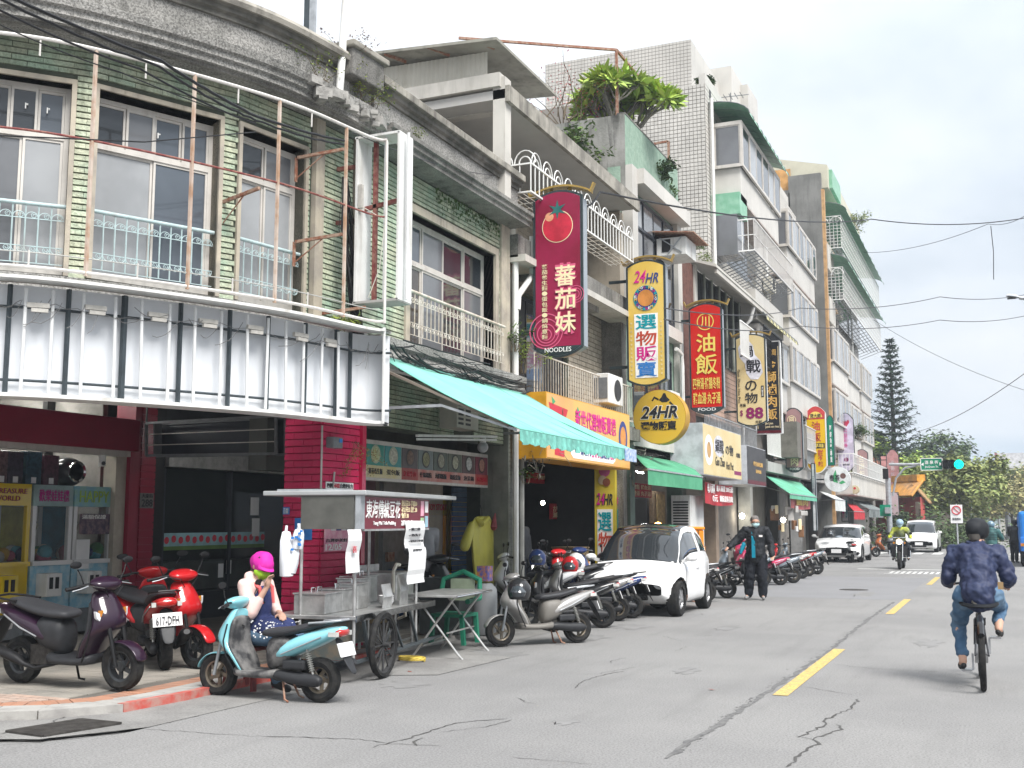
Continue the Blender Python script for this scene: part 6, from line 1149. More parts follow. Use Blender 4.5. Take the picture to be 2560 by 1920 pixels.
t,T,D = box_sign('hot_pot_fascia',-6.75,((1757,1056),(1852,1093),(1757,1186)),'tan fascia sign with a white oval badge above the red banner',TF,mat('light_case',(.5,.52,.55),.5)); D(circ(.13,.5,.1,.3),'oval_badge',WINK); D(circ(.13,.5,.05,.16),'badge_bowl',mat('badge_tan',(.5,.3,.12),.5),.005); D(circ(.38,.38,.13,.22,12),'white_cloud',MATS['cloud_white']); T('鍋戰',.28,.5,.24,.52,INK,.05); T('の物',.55,.76,.3,.52,INK,.04); T('Guo Zhan',.28,.52,.6,.78,INK,.0,italic=.1); T('Hot Pot',.56,.76,.66,.82,INK,.0); D([(.78,.82),(.98,.82),(.98,.9),(.78,.9)],'red_strip',PURP); T('大龍店',.84,.96,.42,.52,INK,.03)
t,T,D = box_sign('black_fascia',-6.75,((1867,1112),(1914,1133),(1867,1210)),'dark charcoal fascia sign with two short gold lines',mat('charcoal_face',(.045,.042,.045),.5),MATS['light_case']); T('養生麻辣鍋',.3,.8,.38,.5,MATS['gold_ink'],.03); T('滷肉飯',.42,.72,.58,.68,MATS['gold_ink'],.03); D([(.02,.88),(.98,.88),(.98,.98),(.02,.98)],'maroon_band',MATS['maroon'])
# canopies of the row
def canopy_(name,pts,X0,X1,mt,label,vh=.28,teeth=0):
    fa,fb = Frame((X0,0),0),Frame((X1,0),0); a,b,c,d = fa.S(*pts[0]),fa.S(*pts[1]),fb.S(*pts[2]),fb.S(*pts[3]); za,zc = (a[1] + b[1]) / 2,(c[1] + d[1]) / 2
    t = empty(name,fa.P(a[0],0,za),label=label,cat='awning'); awning(t,X0,za,a[0],b[0],X1,zc,c[0],d[0],mt,12,4,.03); valance(t,X1,zc,c[0],d[0],vh,mt,40,teeth,.01); m = MB().bar((X1,c[0],zc),(X1,d[0],zc),.03); m.bar((X0,a[0] + .1,za - .4),(X1,c[0] + .05,zc),.03); m.bar((X0,b[0] - .1,za - .4),(X1,d[0] - .05,zc),.03); build(m,'arms',GALV,t); return t
canopy_('green_awning',((1586,1138),(1728,1160),(1620,1174),(1756,1191)),-7.5,-6.2,GCANV,'plain green canvas awning under the round 24HR sign',.3)
canopy_('long_green_awning',((1913,1178),(2000,1215),(1975,1235),(2042,1243)),-7.5,-6.1,mat('pale_green_canvas',(.13,.42,.3),.8,nscale=2,col2=(.1,.3,.18)),'pale green stall awning beside the tall white pillar sign',.15)
canopy_('white_awning',((2048,1222),(2080,1240),(2088,1250),(2113,1250)),-7.4,-6.0,mat('white_canvas',(.55,.57,.56),.8,namt=.2),'dirty white awning under the round tea sign',.45)
canopy_('grey_awning',((2130,1242),(2170,1262),(2172,1272),(2208,1276)),-7.4,-5.9,mat('grey_canvas',(.17,.19,.19),.8,namt=.3),'grey green awning near the signal post',.4); canopy_('red_awning',((2118,1256),(2140,1264),(2135,1276),(2162,1282)),-7.0,-5.9,mat('red_canvas',(.45,.03,.04),.8),'small red awning between the white and grey ones',.35)
def banner(name,X,pts,face,label,txt=None,tm=None,cat='banner'):
    f = Frame((X,0),0); a,c = f.S(*pts[0]),f.S(*pts[1]); t = empty(name,f.P(a[0],0,c[1]),label=label,cat=cat); n = 12; m = MB().loft([[f.P(a[0] + (c[0] - a[0]) * i / n,.03 * sin(i * 1.3),z) for z in (a[1] - .03 * sin(pi * i / n),(a[1] + c[1]) / 2,c[1] - .05 * sin(pi * i / n))] for i in range(n + 1)],cap=False,closed=False); build(m,'cloth',face,t)
    for s,u0,u1,v0,v1 in (txt or []): lettering(s,f,a[0] + (c[0] - a[0]) * u0,a[0] + (c[0] - a[0]) * u1,c[1] + (a[1] - c[1]) * v0,c[1] + (a[1] - c[1]) * v1,.045,tm or WINK,t,.03)
    return t
RB = mat('red_vinyl',(.42,.02,.03),.5,namt=.15,nscale=6)
banner('red_white_banner',-7.0,((1762,1205),(1832,1262)),RB,'red banner with white price print hanging under the tan fascia sign',[('母人兩園',.03,.28,.5,.95),('最人兩道 200元起',.34,.96,.6,.9),('0元',.2,.38,.08,.42),('鍋燒意麵自取',.45,.95,.1,.42)])
banner('pink_sagging_banner',-6.3,((1976,1236),(2026,1272)),mat('faded_red_vinyl',(.5,.1,.1),.5,namt=.3,nscale=4),'faded red banner sagging below the pale green stall awning',[('鵝肉',.2,.8,.2,.7)],YINK)
for X,pts,lb,tx,u in ((-9.6,((1322,1180),(1402,1213)),'dark red menu board hanging deep in the arcade left of the yellow pillar',[('大餛飩湯 水餃',.2,.95,.4,.8)],0),(-9.3,((1379,1259),(1435,1298)),'small red brown menu board on a bracket in the arcade',[('古早味\n油飯',.05,.45,.1,.85),('四神湯 50\n豬血湯 40\n丸子湯 40',.5,.95,.15,.9)],0),(-9.6,((1448,1208),(1484,1245)),'red square light box with a ringed character beside the blue shutter',[('川',.3,.65,.2,.8)],0),(-9.0,((1570,1205),(1629,1245)),'red menu board with white characters under the green awning',[('滷肉飯 豬血湯',.05,.95,.55,.9),('四神湯 丸子湯',.05,.95,.1,.45)],0),(-8.6,((1899,1210),(1910,1240)),'small red sign with a yellow numeral beside the dark doorway',[('3',.2,.8,.1,.9)],0)):
    f = Frame((X,0),0); a,c = f.S(*pts[0]),f.S(*pts[1]); t = empty('menu_board',f.P(a[0],0,c[1]),label=lb,cat='menu board'); m = MB().fbox(f,a[0],c[0],c[1],a[1],-.06,0); build(m,'board',RB,t)
    for s,u0,u1,v0,v1 in tx: lettering(s,f,a[0] + (c[0] - a[0]) * u0,a[0] + (c[0] - a[0]) * u1,c[1] + (a[1] - c[1]) * v0,c[1] + (a[1] - c[1]) * v1,.006,CREAMI,t,.03)
# yellow wrapped pillar with 24HR
Yp = PXY(1486,1300,-8.25); FY2 = Frame((0,Yp),90); a,c = yp(1486,1180,Yp),yp(1540,1440,Yp)
t = empty('yellow_pillar_board',(-7.9,Yp,.1),label='yellow printed boards wrapped round the arcade pillar left of the smart car',cat='advert board'); x0,x1 = a.x,c.x; PYF = mat('lemon_board',(.6,.48,.05),.5,nscale=1,namt=.1); m = MB().box(((x0 + x1) / 2,Yp + .25,1.65),(x1 - x0,.5,3.2)); build(m,'board',PYF,t)
f = FY2; lettering('24HR',f,x0 + .05,x1 - .05,1.95,2.2,.01,INK,t,.05,italic=.2); lettering('24',f,x0 + .05,(x0 + x1) / 2,1.96,2.22,.02,PINKI,t,.05,italic=.2)
m = MB().fbox(f,x0 + .06,x1 - .06,.3,1.86,0,.01); build(m,'white_strip',WINK,t)
for k,(ch,mt_) in enumerate((('選',CYANINK),('物',MATS['coral_ink']),('販',PINKI),('賣',BLUEINK))): lettering(ch,f,x0 + .08,x1 - .08,1.38 - k * .44,1.8 - k * .44,.018,mt_,t,.05)
for k,(u,v,r,c_) in enumerate(((.5,2.7,.13,(.5,.1,.25)),(.65,2.85,.09,(.3,.5,.6)),(.4,2.5,.1,(.55,.45,.3)),(.6,2.45,.09,(.25,.08,.04)),(.35,2.8,.07,(.45,.05,.15)))): m = MB().disc((x0 + (x1 - x0) * u,Yp - .01 - k * .002,v),(0,-1,0),r,16); build(m,'round_print',mat(f'print_{k}',c_,.5),t)
fb = Frame((x1 + .01,0),0); lettering('24HR',fb,Yp + .08,Yp + .42,1.98,2.12,.01,PINKI,t,.03); m = MB().fbox(fb,Yp + .1,Yp + .4,.4,1.86,0,.008); build(m,'white_strip',CYANINK,t)
# empty white box frame projecting over the street
Yw = PXY(990,550,-6.62); a,c = yp(893,345,Yw),yp(988,745,Yw); t = empty('empty_box_frame',(a.x,Yw,c.z),label='tall empty white sign box with bare tubes projecting beside the pipe scaffold',cat='sign box'); x0,x1 = a.x,c.x; z1,z0 = yp(985,330,Yw).z,yp(985,748,Yw).z; th = .34; m = MB().box((x1 + .02,Yw + th / 2,(z0 + z1) / 2),(.03,th,z1 - z0)); build(m,'outer_panel',WHITEDIRT,t)
m = MB().box((x0,Yw + th / 2,(z0 + z1) / 2),(.03,th,z1 - z0)); build(m,'inner_panel',WHITEDIRT,t); m = MB().box(((x0 + x1) / 2,Yw + th / 2,z1),(x1 - x0 + .06,th,.03)); build(m,'top_panel',WHITEDIRT,t); m = MB().box(((x0 + x1) / 2,Yw + th / 2,z0),(x1 - x0 + .06,th,.03)); build(m,'bottom_panel',GPAINT,t)
for x in (x0 + .36,x0 + .68): m = MB().cyl((x,Yw + .1,z0),(x,Yw + .1,z1),.02,8); build(m,'tube',TUBE,t,smooth=1)
for p,q in (((x0 + .16,Yw + .2,z0),(x0 + .16,Yw + .2,z1)),((x0,Yw + .2,z0 + .42 * (z1 - z0) + .35),(x1,Yw + .2,z0 + .42 * (z1 - z0) + .42)),((x0,Yw + .2,z0 + 1.1),(-7.6,Yw + .2,z0 + 1.1)),((x0,Yw + .2,z1 - .3),(-7.6,Yw + .2,z1 - .3))): m = MB().bar(p,q,.05); build(m,'angle_iron',RUSTRED,t)
m = MB().box((x0 + .05,Yw + .03,z0 + 1.35),(.05,.05,.3)); build(m,'ballast',MATS['ballast_case'],t); m = MB().tube([(x0 + .1,Yw,z0 + 1.2),(x0 + .42,Yw,z0 + 1.0),(x0 + .35,Yw,z0 + .4),(x0 + .2,Yw,z0 + .05)],.006,5); build(m,'loose_wire',YWIRE,t)
# cables
wire([dp(-40,-40,8.3),dp(400,150,9.3),dp(640,290,10.6),dp(860,352,12.0)],.014,CABLE,'thick black cable crossing above the upper windows from the top left corner',amp=.004,sag=.02); wire([dp(-40,-25,8.3),dp(400,168,9.3),dp(640,300,10.6),dp(860,362,12.0)],.011,CABLE,'second black cable running along the thick one',amp=.006,sag=.03); wire([dp(-40,5,8.3),dp(350,172,9.2),dp(640,310,10.6)],.009,CABLE,'lower thin black cable under the cable pair at top left',sag=.03)
wire([dp(0,62,8.5),dp(300,180,9.1),dp(640,305,10.6)],.005,CABLE,'thin wire sloping across the green tiles above the windows',sag=.02); wire([dp(-20,338,8.4),dp(360,355,9.2),dp(640,330,10.5)],.006,CABLE,'thin dark wire crossing in front of the window panes',sag=.0)
mm = MB()
for k in range(26): a = SG[0].P(ru(.3,.42),.25,5.9); q = SG[0].P(.62 + ru(-.1,.12),.35 + ru(-.1,.1),3.8); wire([a,a.lerp(q,.3) + V3([rg(0,.05) for _ in range(3)]),a.lerp(q,.7) + V3([rg(0,.05) for _ in range(3)]),q],rc_([.004,.007,.011]),CABLE,'',n=5,ext=mm)
for k in range(60):
    y0 = ru(12.1,15); y1 = y0 + ru(.6,3); z = 3.78 + rg(0,.09); wire([(-7.15 + ru(-.1,.15),y0,z),(-7.15 + ru(-.1,.15),min(y1,17.6),z + rg(0,.07) - .02)],rc_([.004,.006,.012]),CABLE,'',sag=ru(0,.14),n=8,amp=.008,ext=mm)
o = top(mm,'cable_tangle',CABLE,'tangle of black cables running down the corner and along the ledge above the turquoise awning','cables',smooth=1,kind='stuff')
mm = MB()
for (x,y,z,n_,s_,lb) in ((-7.3,17.5,2.9,46,.45,'knot of wiring at the pier beside the turquoise awning'),(-7.2,28.2,3.1,26,.6,'knot of wiring beside the tan fascia sign'),(-7.4,23.9,3.0,20,.4,'knot of wiring right of the long yellow fascia sign')):
    mm = MB()
    for k in range(n_): p = V3((x,y,z)) + V3([rg(0,s_ * .4) for _ in range(3)]); q = p + V3([rg(0,s_ * .5) for _ in range(3)]); mm.tube([p,p.lerp(q,.5) + V3([rg(0,.1) for _ in range(3)]),q],rc_([.005,.008,.014]),5)
    top(mm,'wiring_tangle',mat('grey_black_flex',(.07,.068,.06),.6,nscale=8,col2=(.3,.28,.24)),lb,'cables',smooth=1,kind='stuff')
for k,(pts,r,sag,lb) in enumerate((([(-8.2,12.6,6.5),(-7.2,17.0,5.95),(-6.6,24,9.3),(6,40,16.4)],.018,.0,''),([dp(1420,470,19),dp(1500,480,20),dp(2180,548,45),dp(2600,538,50)],.02,.3,'dark overhead cable crossing from the noodles sign to the right edge'),([dp(1660,770,22),dp(2000,770,40),dp(2350,742,45),dp(2600,728,50)],.014,.2,'upper thin cable running to the street lamp head'),([dp(1660,798,22),dp(2000,815,40),dp(2350,800,45),dp(2600,780,50)],.014,.2,'lower thin cable below the one to the street lamp'),([dp(2160,632,60),dp(2470,560,50),dp(2600,510,48)],.012,.3,'thin cable rising to the top right with a hanging strand'),([dp(2185,800,62),dp(2560,975,50)],.01,.3,'faint cable falling to the right behind the pine'),([dp(2290,1080,80),dp(2600,905,50)],.016,.4,'faint cable rising right of the pine'),([dp(880,330,13.0),dp(1250,440,18)],.006,.1,'thin cable along the parapet of the green tiled house'))):
    if lb: wire(pts,r,CABLE if k < 2 else mat('thin_dark_cable',(.06,.06,.065),.6),lb,sag=sag,n=16,group='overhead cables')
a = dp(2477,565,50); m = MB().tube([a,a - V3((0,0,1.1)) + V3((.05,0,0)),a - V3((0,0,2.3))],.018,5); top(m,'hanging_strand',MATS['thin_dark_cable'],'frayed strand hanging from the cable at upper right','cable')

# ================================================================ SCOOTERS
def ellring_x(x,zc,hz,hw,n=14,p=2.6,zb=None):              # section across x
    out = []
    for i in range(n):
        a = 2 * pi * i / n; c,s = cos(a),sin(a); q = 2 / p
        out.append((x,hw * math.copysign(abs(c) ** q,c),zc + hz * math.copysign(abs(s) ** q,s)))
    return out
def ellring_z(z,xc,hx,hw,n=14,p=2.4,lean=0.0):
    return [(xc + hx * math.copysign(abs(cos(a)) ** (2 / p),cos(a)) + lean * abs(sin(a)),hw * math.copysign(abs(sin(a)) ** (2 / p),sin(a)),z) for a in [2 * pi * i / n for i in range(n)]]
def lp(m,name,mt,par,ss=1,sm=True,bevel=0):
    if name not in ('tyre','rim'): m.v = [(x,y * 1.12,z if z < .2 else .2 + (z - .2) * .93) for x,y,z in m.v]
    return build(m,name,mt,par,world=0,smooth=sm,subsurf=ss,bevel=bevel)
def wheel(par,x,r,w_,rim_m,n=28,spokes=5,tread=True,y=0,bike=False):
    m = MB(); M4 = MT((x,y,r)); k = w_ / 2
    m.lathe([(r - k * 1.5,-k * .75),(r - k * .7,-k),(r - k * .15,-k * .7),(r,0),(r - k * .15,k * .7),(r - k * .7,k),(r - k * 1.5,k * .75)],n,M4,closed=True); ty = lp(m,'tyre',RUBBER,par,0)
    m = MB(); ri = r - k * 1.5; m.lathe([(ri,-k * .75),(ri - .016,-k * .6),(ri - .02,0),(ri - .016,k * .6),(ri,k * .75)],n,M4,closed=True); m.cyl((x,y - k * .7,r),(x,y + k * .7,r),.045 if not bike else .02,14)
    for i in range(spokes):
        a = 2 * pi * i / spokes + .3; b = a + (.5 if not bike else 0); m.bar((x + .03 * cos(a),y,r + .03 * sin(a)),(x + (ri - .01) * cos(b),y,r + (ri - .01) * sin(b)),.036 if not bike else .004,.022 if not bike else .004,up=(0,1,0))
    lp(m,'rim',rim_m,par,0); return ty
def scooter_proto(kind,label,pc,rim_m,inner,loc):
    t = empty('scooter',loc,label=label,cat='scooter',group='scooters parked along the kerb'); P = pc
    wheel(t,.63,.225,.115,rim_m); wheel(t,-.61,.225,.125,rim_m)
    m = MB(); [m.cyl((.63,s * .075,.225),(.545,s * .075,.62),.018,10) for s in (-1,1)]; lp(m,'fork',GALV if kind == 'B' else BLACK,t,0)
    m = MB().loft([[(.63 + rr * cos(a),y,.225 + rr * sin(a)) for y,rr in ((-.068,.232),(-.066,.25),(0,.262),(.066,.25),(.068,.232),(0,.25))] for a in [R(d) for d in (12,30,50,70,90,112)]]); lp(m,'front_fender',P,t)
    m = MB()                                                        # nose and leg shield
    S = [(.24,.29,.03,.13),(.34,.335,.034,.16),(.46,.40,.042,.185),(.55,.475,.07,.19),(.62,.525,.095,.175),(.70,.53,.09,.16),(.80,.49,.075,.15),(.89,.455,.055,.125),(.97,.435,.035,.09)]
    m.loft([ellring_z(z,x,d,w_,p=3,lean=-.07) for z,x,d,w_ in S]); lp(m,'leg_shield',P,t)
    m = MB().loft([ellring_z(z,min(x,.47) - .075,.04,w_ * .95,p=3,lean=-.02) for z,x,d,w_ in S[:-1]]); lp(m,'inner_shield',inner,t)
    m = MB().loft([ellring_x(x,z,h,w_,p=4) for x,z,h,w_ in ((.37,.30,.06,.13),(.3,.27,.045,.17),(.1,.26,.04,.17),(-.1,.27,.05,.165),(-.2,.29,.06,.14))]); lp(m,'floorboard',inner,t)
    m = MB().loft([ellring_x(x,z,h,w_) for x,z,h,w_ in ((.0,.47,.17,.10),(-.08,.5,.2,.135),(-.22,.53,.18,.155),(-.36,.55,.13,.15))]); lp(m,'under_seat_panel',inner,t)
    m = MB().loft([ellring_x(x,z,h,w_) for x,z,h,w_ in ((-.14,.46,.045,.14),(-.22,.52,.10,.165),(-.4,.6,.115,.172),(-.58,.665,.10,.16),(-.74,.72,.078,.125),(-.86,.765,.045,.085),(-.9,.78,.02,.05))]); lp(m,'side_cowl',P,t)
    m = MB().loft([ellring_x(x,z,h,w_,p=3) for x,z,h,w_ in ((.05,.70,.03,.09),(.0,.715,.05,.125),(-.15,.72,.055,.14),(-.32,.745,.05,.15),(-.5,.79,.05,.14),(-.66,.83,.038,.11),(-.74,.845,.015,.07))]); lp(m,'seat',mat('scooter_seat_vinyl',(.035,.036,.04),.5,namt=.2,bump=.15,bscale=200),t)
    m = MB().tube([(-.55,.13,.84),(-.75,.13,.86),(-.88,.07,.875),(-.88,-.07,.875),(-.75,-.13,.86),(-.55,-.13,.84)],.012,8); lp(m,'grab_rail',BLACK if kind == 'A' else GALV,t,0)
    m = MB().loft([ellring_x(x,z,h,w_) for x,z,h,w_ in ((-.80,.735,.05,.105),(-.87,.74,.05,.1),(-.905,.745,.035,.08))]); lp(m,'tail_lamp',mat('red_lens',(.4,.012,.01),.15,coat=1),t)
    m = MB(); [m.box((-.83,s * .115,.73),(.1,.04,.05)) for s in (-1,1)]; lp(m,'rear_indicators',mat('clear_lens',(.5,.5,.48),.12,coat=1),t,0)
    # steering head
    m = MB().loft([ellring_z(z,x,d,w_) for z,x,d,w_ in ((.95,.435,.05,.07),(.99,.44,.085,.13),(1.03,.43,.10,.17),(1.07,.405,.08,.14),(1.10,.39,.035,.06))]); lp(m,'handlebar_cowl',P,t)
    hl = mat('headlamp_glass',(.62,.64,.66),.08,coat=1,namt=.1)
    m = MB()
    if kind == 'B': m.loft([ellring_z(z,x,d,w_) for z,x,d,w_ in ((.955,.475,.015,.05),(.985,.485,.035,.09),(1.02,.49,.03,.08),(1.04,.475,.015,.05))]); lp(m,'headlamp',hl,t)
    else:
        for s in (-1,1): m.loft([[(.5 + .055 * u - .012 + dx,s * (.03 + .13 * v) + 0,.60 + .1 * v + dz) for u,v,dx,dz in ((1.1,.0,0,.05),(.9,.5,0,.06),(.25,1.15,0,.06),(.3,1.1,0,.0),(.9,.5,0,-.04),(1.1,0,0,-.01))],[(.5 + .055 * u - .04,s * (.03 + .13 * v),.60 + .1 * v + dz) for u,v,dz in ((1.1,.0,.05),(.9,.5,.06),(.25,1.15,.06),(.3,1.1,.0),(.9,.5,-.04),(1.1,0,-.01))]])
        lp(m,'headlamp',hl,t,0); m = MB(); [m.box((.505,s * .13,.75),(.03,.03,.06)) for s in (-1,1)]; lp(m,'front_indicators',mat('orange_lens',(.55,.2,.01),.15,coat=1),t,0)
    m = MB().tube([(.33,.33,1.0),(.38,.2,1.03),(.41,0,1.04),(.38,-.2,1.03),(.33,-.33,1.0)],.013,8); hb_ = lp(m,'handlebar',BLACK,t,0)
    for s in (-1,1):
        m = MB().cyl((.355,s * .23,1.015),(.325,s * .345,1.0),.019,10); lp(m,'grip',BLACK,t,0)
        m = MB().tube([(.41,s * .18,1.02),(.41,s * .26,1.0),(.385,s * .33,.985)],.006,6); lp(m,'brake_lever',GALV,t,0)
        m = MB().tube([(.38,s * .2,1.03),(.39,s * .24,1.12),(.38,s * .27,1.19)],.006,6); m.loft([[(.38 + dx,s * .29 + .058 * cos(a) * q,1.235 + .036 * sin(a) * q) for a in [6.28 * i / 14 for i in range(14)]] for dx,q in ((.02,.6),(.012,.95),(-.004,1.0))]); lp(m,'mirror',BLACK,t,0)
    for s in (-1,1): m = MB().tube([(.38,s * .2,1.03),(.52,s * .1,.99),(.5,s * .04,.9)],.005,5); lp(m,'cable',BLACK,t,0); m = MB().tube([(-.25,s * .163,.5),(-.45,s * .172,.585),(-.7,s * .135,.70)],.007,5); lp(m,'trim_strip',GALV,t,0); m = MB().tube([(.30,s * .15,.27),(.40,s * .185,.46),(.44,s * .18,.62),(.42,s * .15,.80)],.008,5); lp(m,'shield_edge',BLACK,t,0)
    m = MB().box((.5,0,.86),(.012,.05,.03)); lp(m,'badge',CHROME,t,0); m = MB().box((.385,0,.66),(.05,.2,.02)); m.tube([(.38,.0,.78),(.33,0,.77),(.33,0,.74)],.008,5); lp(m,'bag_hook',BLACK,t,0)
    # engine, belt case, air box, exhaust, shock
    m = MB().loft([[(x,y,z) for y,z in ((.06,zc - h),(.06,zc + h),(.13,zc + h * .9),(.155,zc),(.13,zc - h * .9))] for x,zc,h in ((-.12,.27,.04),(-.2,.27,.075),(-.36,.245,.07),(-.55,.235,.085),(-.66,.23,.075),(-.7,.23,.03))]); lp(m,'belt_case',DKGREY,t)
    m = MB().box((-.38,.1,.39),(.26,.09,.1)); lp(m,'air_box',DKGREY,t,0,False,.02); m = MB().box((-.28,0,.3),(.3,.14,.2)); m.cyl((-.12,-.05,.27),(-.12,.05,.27),.07,12); lp(m,'engine',mat('dirty_engine',(.07,.065,.06),.6,.3,nscale=25,namt=.5),t,0,False)
    m = MB().tube([(-.1,-.09,.22),(-.3,-.13,.18),(-.42,-.15,.22),(-.5,-.16,.27),(-.86,-.17,.4),(-.9,-.17,.415)],[.015,.02,.025,.05,.058,.03],12); lp(m,'exhaust',BLACK if kind == 'A' else DKGREY,t,0)
    m = MB(); P0,P1 = V3((-.6,.1,.27)),V3((-.5,.1,.6)); m.cyl(P0,P1,.012,8)
    for k in range(10): c = P0.lerp(P1,.2 + .065 * k); m.lathe([(.022,-.007),(.03,0),(.022,.007)],10,MT(c) @ XR(R(90)) @ Matrix.Rotation(R(-17),4,'Z'),closed=True)
    lp(m,'shock_absorber',mat('spring_steel',(.4,.4,.38),.4,.6),t,0)
    m = MB().loft([[(x,-w_,z),(x,w_,z),(x - .02,w_,z - .01),(x - .02,-w_,z - .01)] for x,z,w_ in ((-.78,.7,.07),(-.86,.57,.085),(-.94,.42,.08),(-1.01,.30,.05))]); lp(m,'rear_mudflap',DKGREY,t)
    m = MB().hexa([(-.925,-.13,.5),(-.925,.13,.5),(-.938,.13,.495),(-.938,-.13,.495),(-.88,-.13,.635),(-.88,.13,.635),(-.893,.13,.63),(-.893,-.13,.63)]); lp(m,'number_plate',mat('plate_white',(.68,.68,.68),.45,namt=.1,nscale=30),t,0,False)
    for P_ in ([[(-.05,.1,.22),(-.12,.2,.03),(-.09,.24,.012)]] if kind == 'A' else [[(-.22,s * .07,.2),(-.28,s * .12,.03),(-.33,s * .13,.01)] for s in (-1,1)]): m = MB().tube(P_,.011,6); lp(m,'stand',RUST if kind == 'B' else BLACK,t,0)
    return t
def put_scooter(proto,F_,B_,z,paint_,label,inner=None,lean=4,first=False,group=None,sc_=1.0,lift=0.0):
    f,b = V3((F_[0],F_[1])),V3((B_[0],B_[1])); mid = (f + b) / 2; d = (f - b); a = math.atan2(d.y,d.x)
    t = proto if first else copy_tree(proto); t.location = (mid.x,mid.y,z + lift); t.rotation_euler = (R(lean),R(math.degrees(math.atan2(-lift * 2,1.24)) * -1 if lift else 0),a); t['label'] = label; t.scale = (sc_,) * 3
    for o in t.children:
        nm = o.name.split('.')[0]; tgt = paint_ if nm in ('front_fender','leg_shield','side_cowl','handlebar_cowl') else (inner if inner is not None and nm in ('inner_shield','floorboard','under_seat_panel') else None)
        if tgt is not None: o.material_slots[0].link = 'OBJECT'; o.material_slots[0].material = tgt
    WM[t.name] = Matrix.LocRotScale(t.location,t.rotation_euler,t.scale); return t
PPURP = paint('deep_purple_paint',(.02,.008,.02)); PRED = paint('gloss_red_paint',(.42,.012,.015)); PTEAL = paint('sky_blue_paint',(.22,.52,.58)); PSILV = paint('silver_paint',(.42,.41,.4),metal=.4); PWHITE = paint('white_gloss_paint',(.72,.72,.72)); PBLUE = paint('navy_gloss_paint',(.02,.04,.14)); PBLK = paint('black_gloss_paint',(.02,.02,.022)); PGRY = paint('grey_gloss_paint',(.16,.19,.22)); PMAG = paint('magenta_gloss_paint',(.4,.03,.09)); POR = paint('orange_gloss_paint',(.45,.14,.05))
RIMB = mat('black_rim',(.05,.055,.06),.35,.4); RIMG_ = mat('bronze_rim',(.2,.17,.13),.4,.6); SCUFF = mat('scuffed_black_plastic',(.03,.03,.032),.45,nscale=7,col2=(.16,.155,.15),streak=0); TAUPE = mat('taupe_plastic',(.17,.16,.145),.5,namt=.15)
PA = scooter_proto('A','x',PPURP,RIMB,DKGREY,(0,0,0)); PB = scooter_proto('B','x',PTEAL,RIMG_,SCUFF,(0,0,0))
def g2(px,py,z=0.0): p = gp(px,py,z); return (p.x,p.y)
put_scooter(PA,g2(312,1727,.06),g2(48,1706,.06),SW,PPURP,'dark purple scooter with black seat parked broadside at the pavement corner',first=True,lean=3)
s_ = put_scooter(PA,(-9.15,10.4),g2(418,1680,.06),SW,PRED,'red scooter with white number plate 617-DFH seen from behind',lean=-3)
pm = [o for o in s_.children if o.name.startswith('number_plate')][0]; tm_ = text_mesh('617-DFH',.02,1.0); xs = [v.co.x for v in tm_.vertices]; x0_,x1_ = min(xs),max(xs)
for v in tm_.vertices: u = (v.co.x - x0_) / (x1_ - x0_); h = v.co.y / .72; v.co = V3((-.934 + .043 * h * .75 - .003 * (1 if v.co.z > 0 else -1) - .008,.115 - .23 * u,.492 + .085 * h))
tm_.materials.append(INK); link(tm_,'plate_number',pm)
put_scooter(PA,g2(508,1673,.06),(-9.2,9.9),SW,PRED,'second red scooter with its nose pointing to the sky blue one',lean=3)
put_scooter(PB,g2(556,1739),(-5.68,8.62),0,PTEAL,'scuffed sky blue scooter on its centre stand in the gutter by the cart',first=True,lean=0,sc_=.88)
put_scooter(PB,g2(1230,1618),g2(1467,1606),0,PSILV,'silver scooter with taupe footboard beyond the folding table',inner=TAUPE,lean=4,sc_=.9)
row = [(PA,1516,1570,PBLK,'black scooter immediately behind the silver one'),(PB,1552,1553,PSILV,'grey silver scooter third from the folding table'),(PA,1587,1546,PBLUE,'navy blue scooter with its tail beside the small white car'),
       (PB,1773,1505,PBLK,'black scooter carrying the orange delivery box'),(PA,1825,1496,PBLK,'dark scooter between the delivery scooter and the standing man'),(PB,1915,1464,PGRY,'grey scooter right behind the standing man'),(PA,1957,1463,PMAG,'magenta scooter right of the standing man'),(PB,1989,1458,PGRY,'slate scooter with chrome fender next to the magenta one'),(PA,2010,1447,PSILV,'silver scooter in the far group with long number plate'),(PB,2026,1441,PRED,'red tailed scooter in the far group'),(PA,2048,1436,PGRY,'grey scooter with large plate at the end of the far group')]
for pr,px,py,pc,lb in row:
    r_ = g2(px,py); put_scooter(pr,(r_[0] - 1.12,r_[1] - .52),r_,0,pc,lb,lean=ru(2,5),inner=DKGREY,sc_=.92)
for fx,fy,bx,by,pr,pc,lb in ((-7.6,16.6,-6.6,17.2,PB,PWHITE,'white scooter in the inner row beside the gas bottle'),(-7.5,17.9,-6.5,18.6,PA,PBLK,'dark scooter in the inner row below the twin pipes'),(-7.4,19.4,-8.5,19.9,PB,PRED,'dark red scooter facing the street before the shutter'),(-7.9,15.4,-8.7,16,PA,PBLK,'black scooter tucked under the arcade beside the raincoat'),(-7.7,18.6,-8.6,19.2,PB,PSILV,'silver scooter parked inside the arcade left of the yellow pillar'),(-7.6,21,-8.6,21.6,PA,PBLUE,'blue scooter inside the arcade under the red light box'),(-6.9,19.5,-5.9,20.1,PA,PBLK,'dark scooter squeezed before the small white car'),(-7.3,35.5,-7.6,36.6,PB,PWHITE,'white scooter facing the camera in front of the lit stall'),(-7.2,33.5,-7.5,34.6,PA,PMAG,'pink and black scooter standing in front of the lit stall')): put_scooter(pr,(fx,fy),(bx,by),SW if fx < -7 else 0,pc,lb,lean=3)
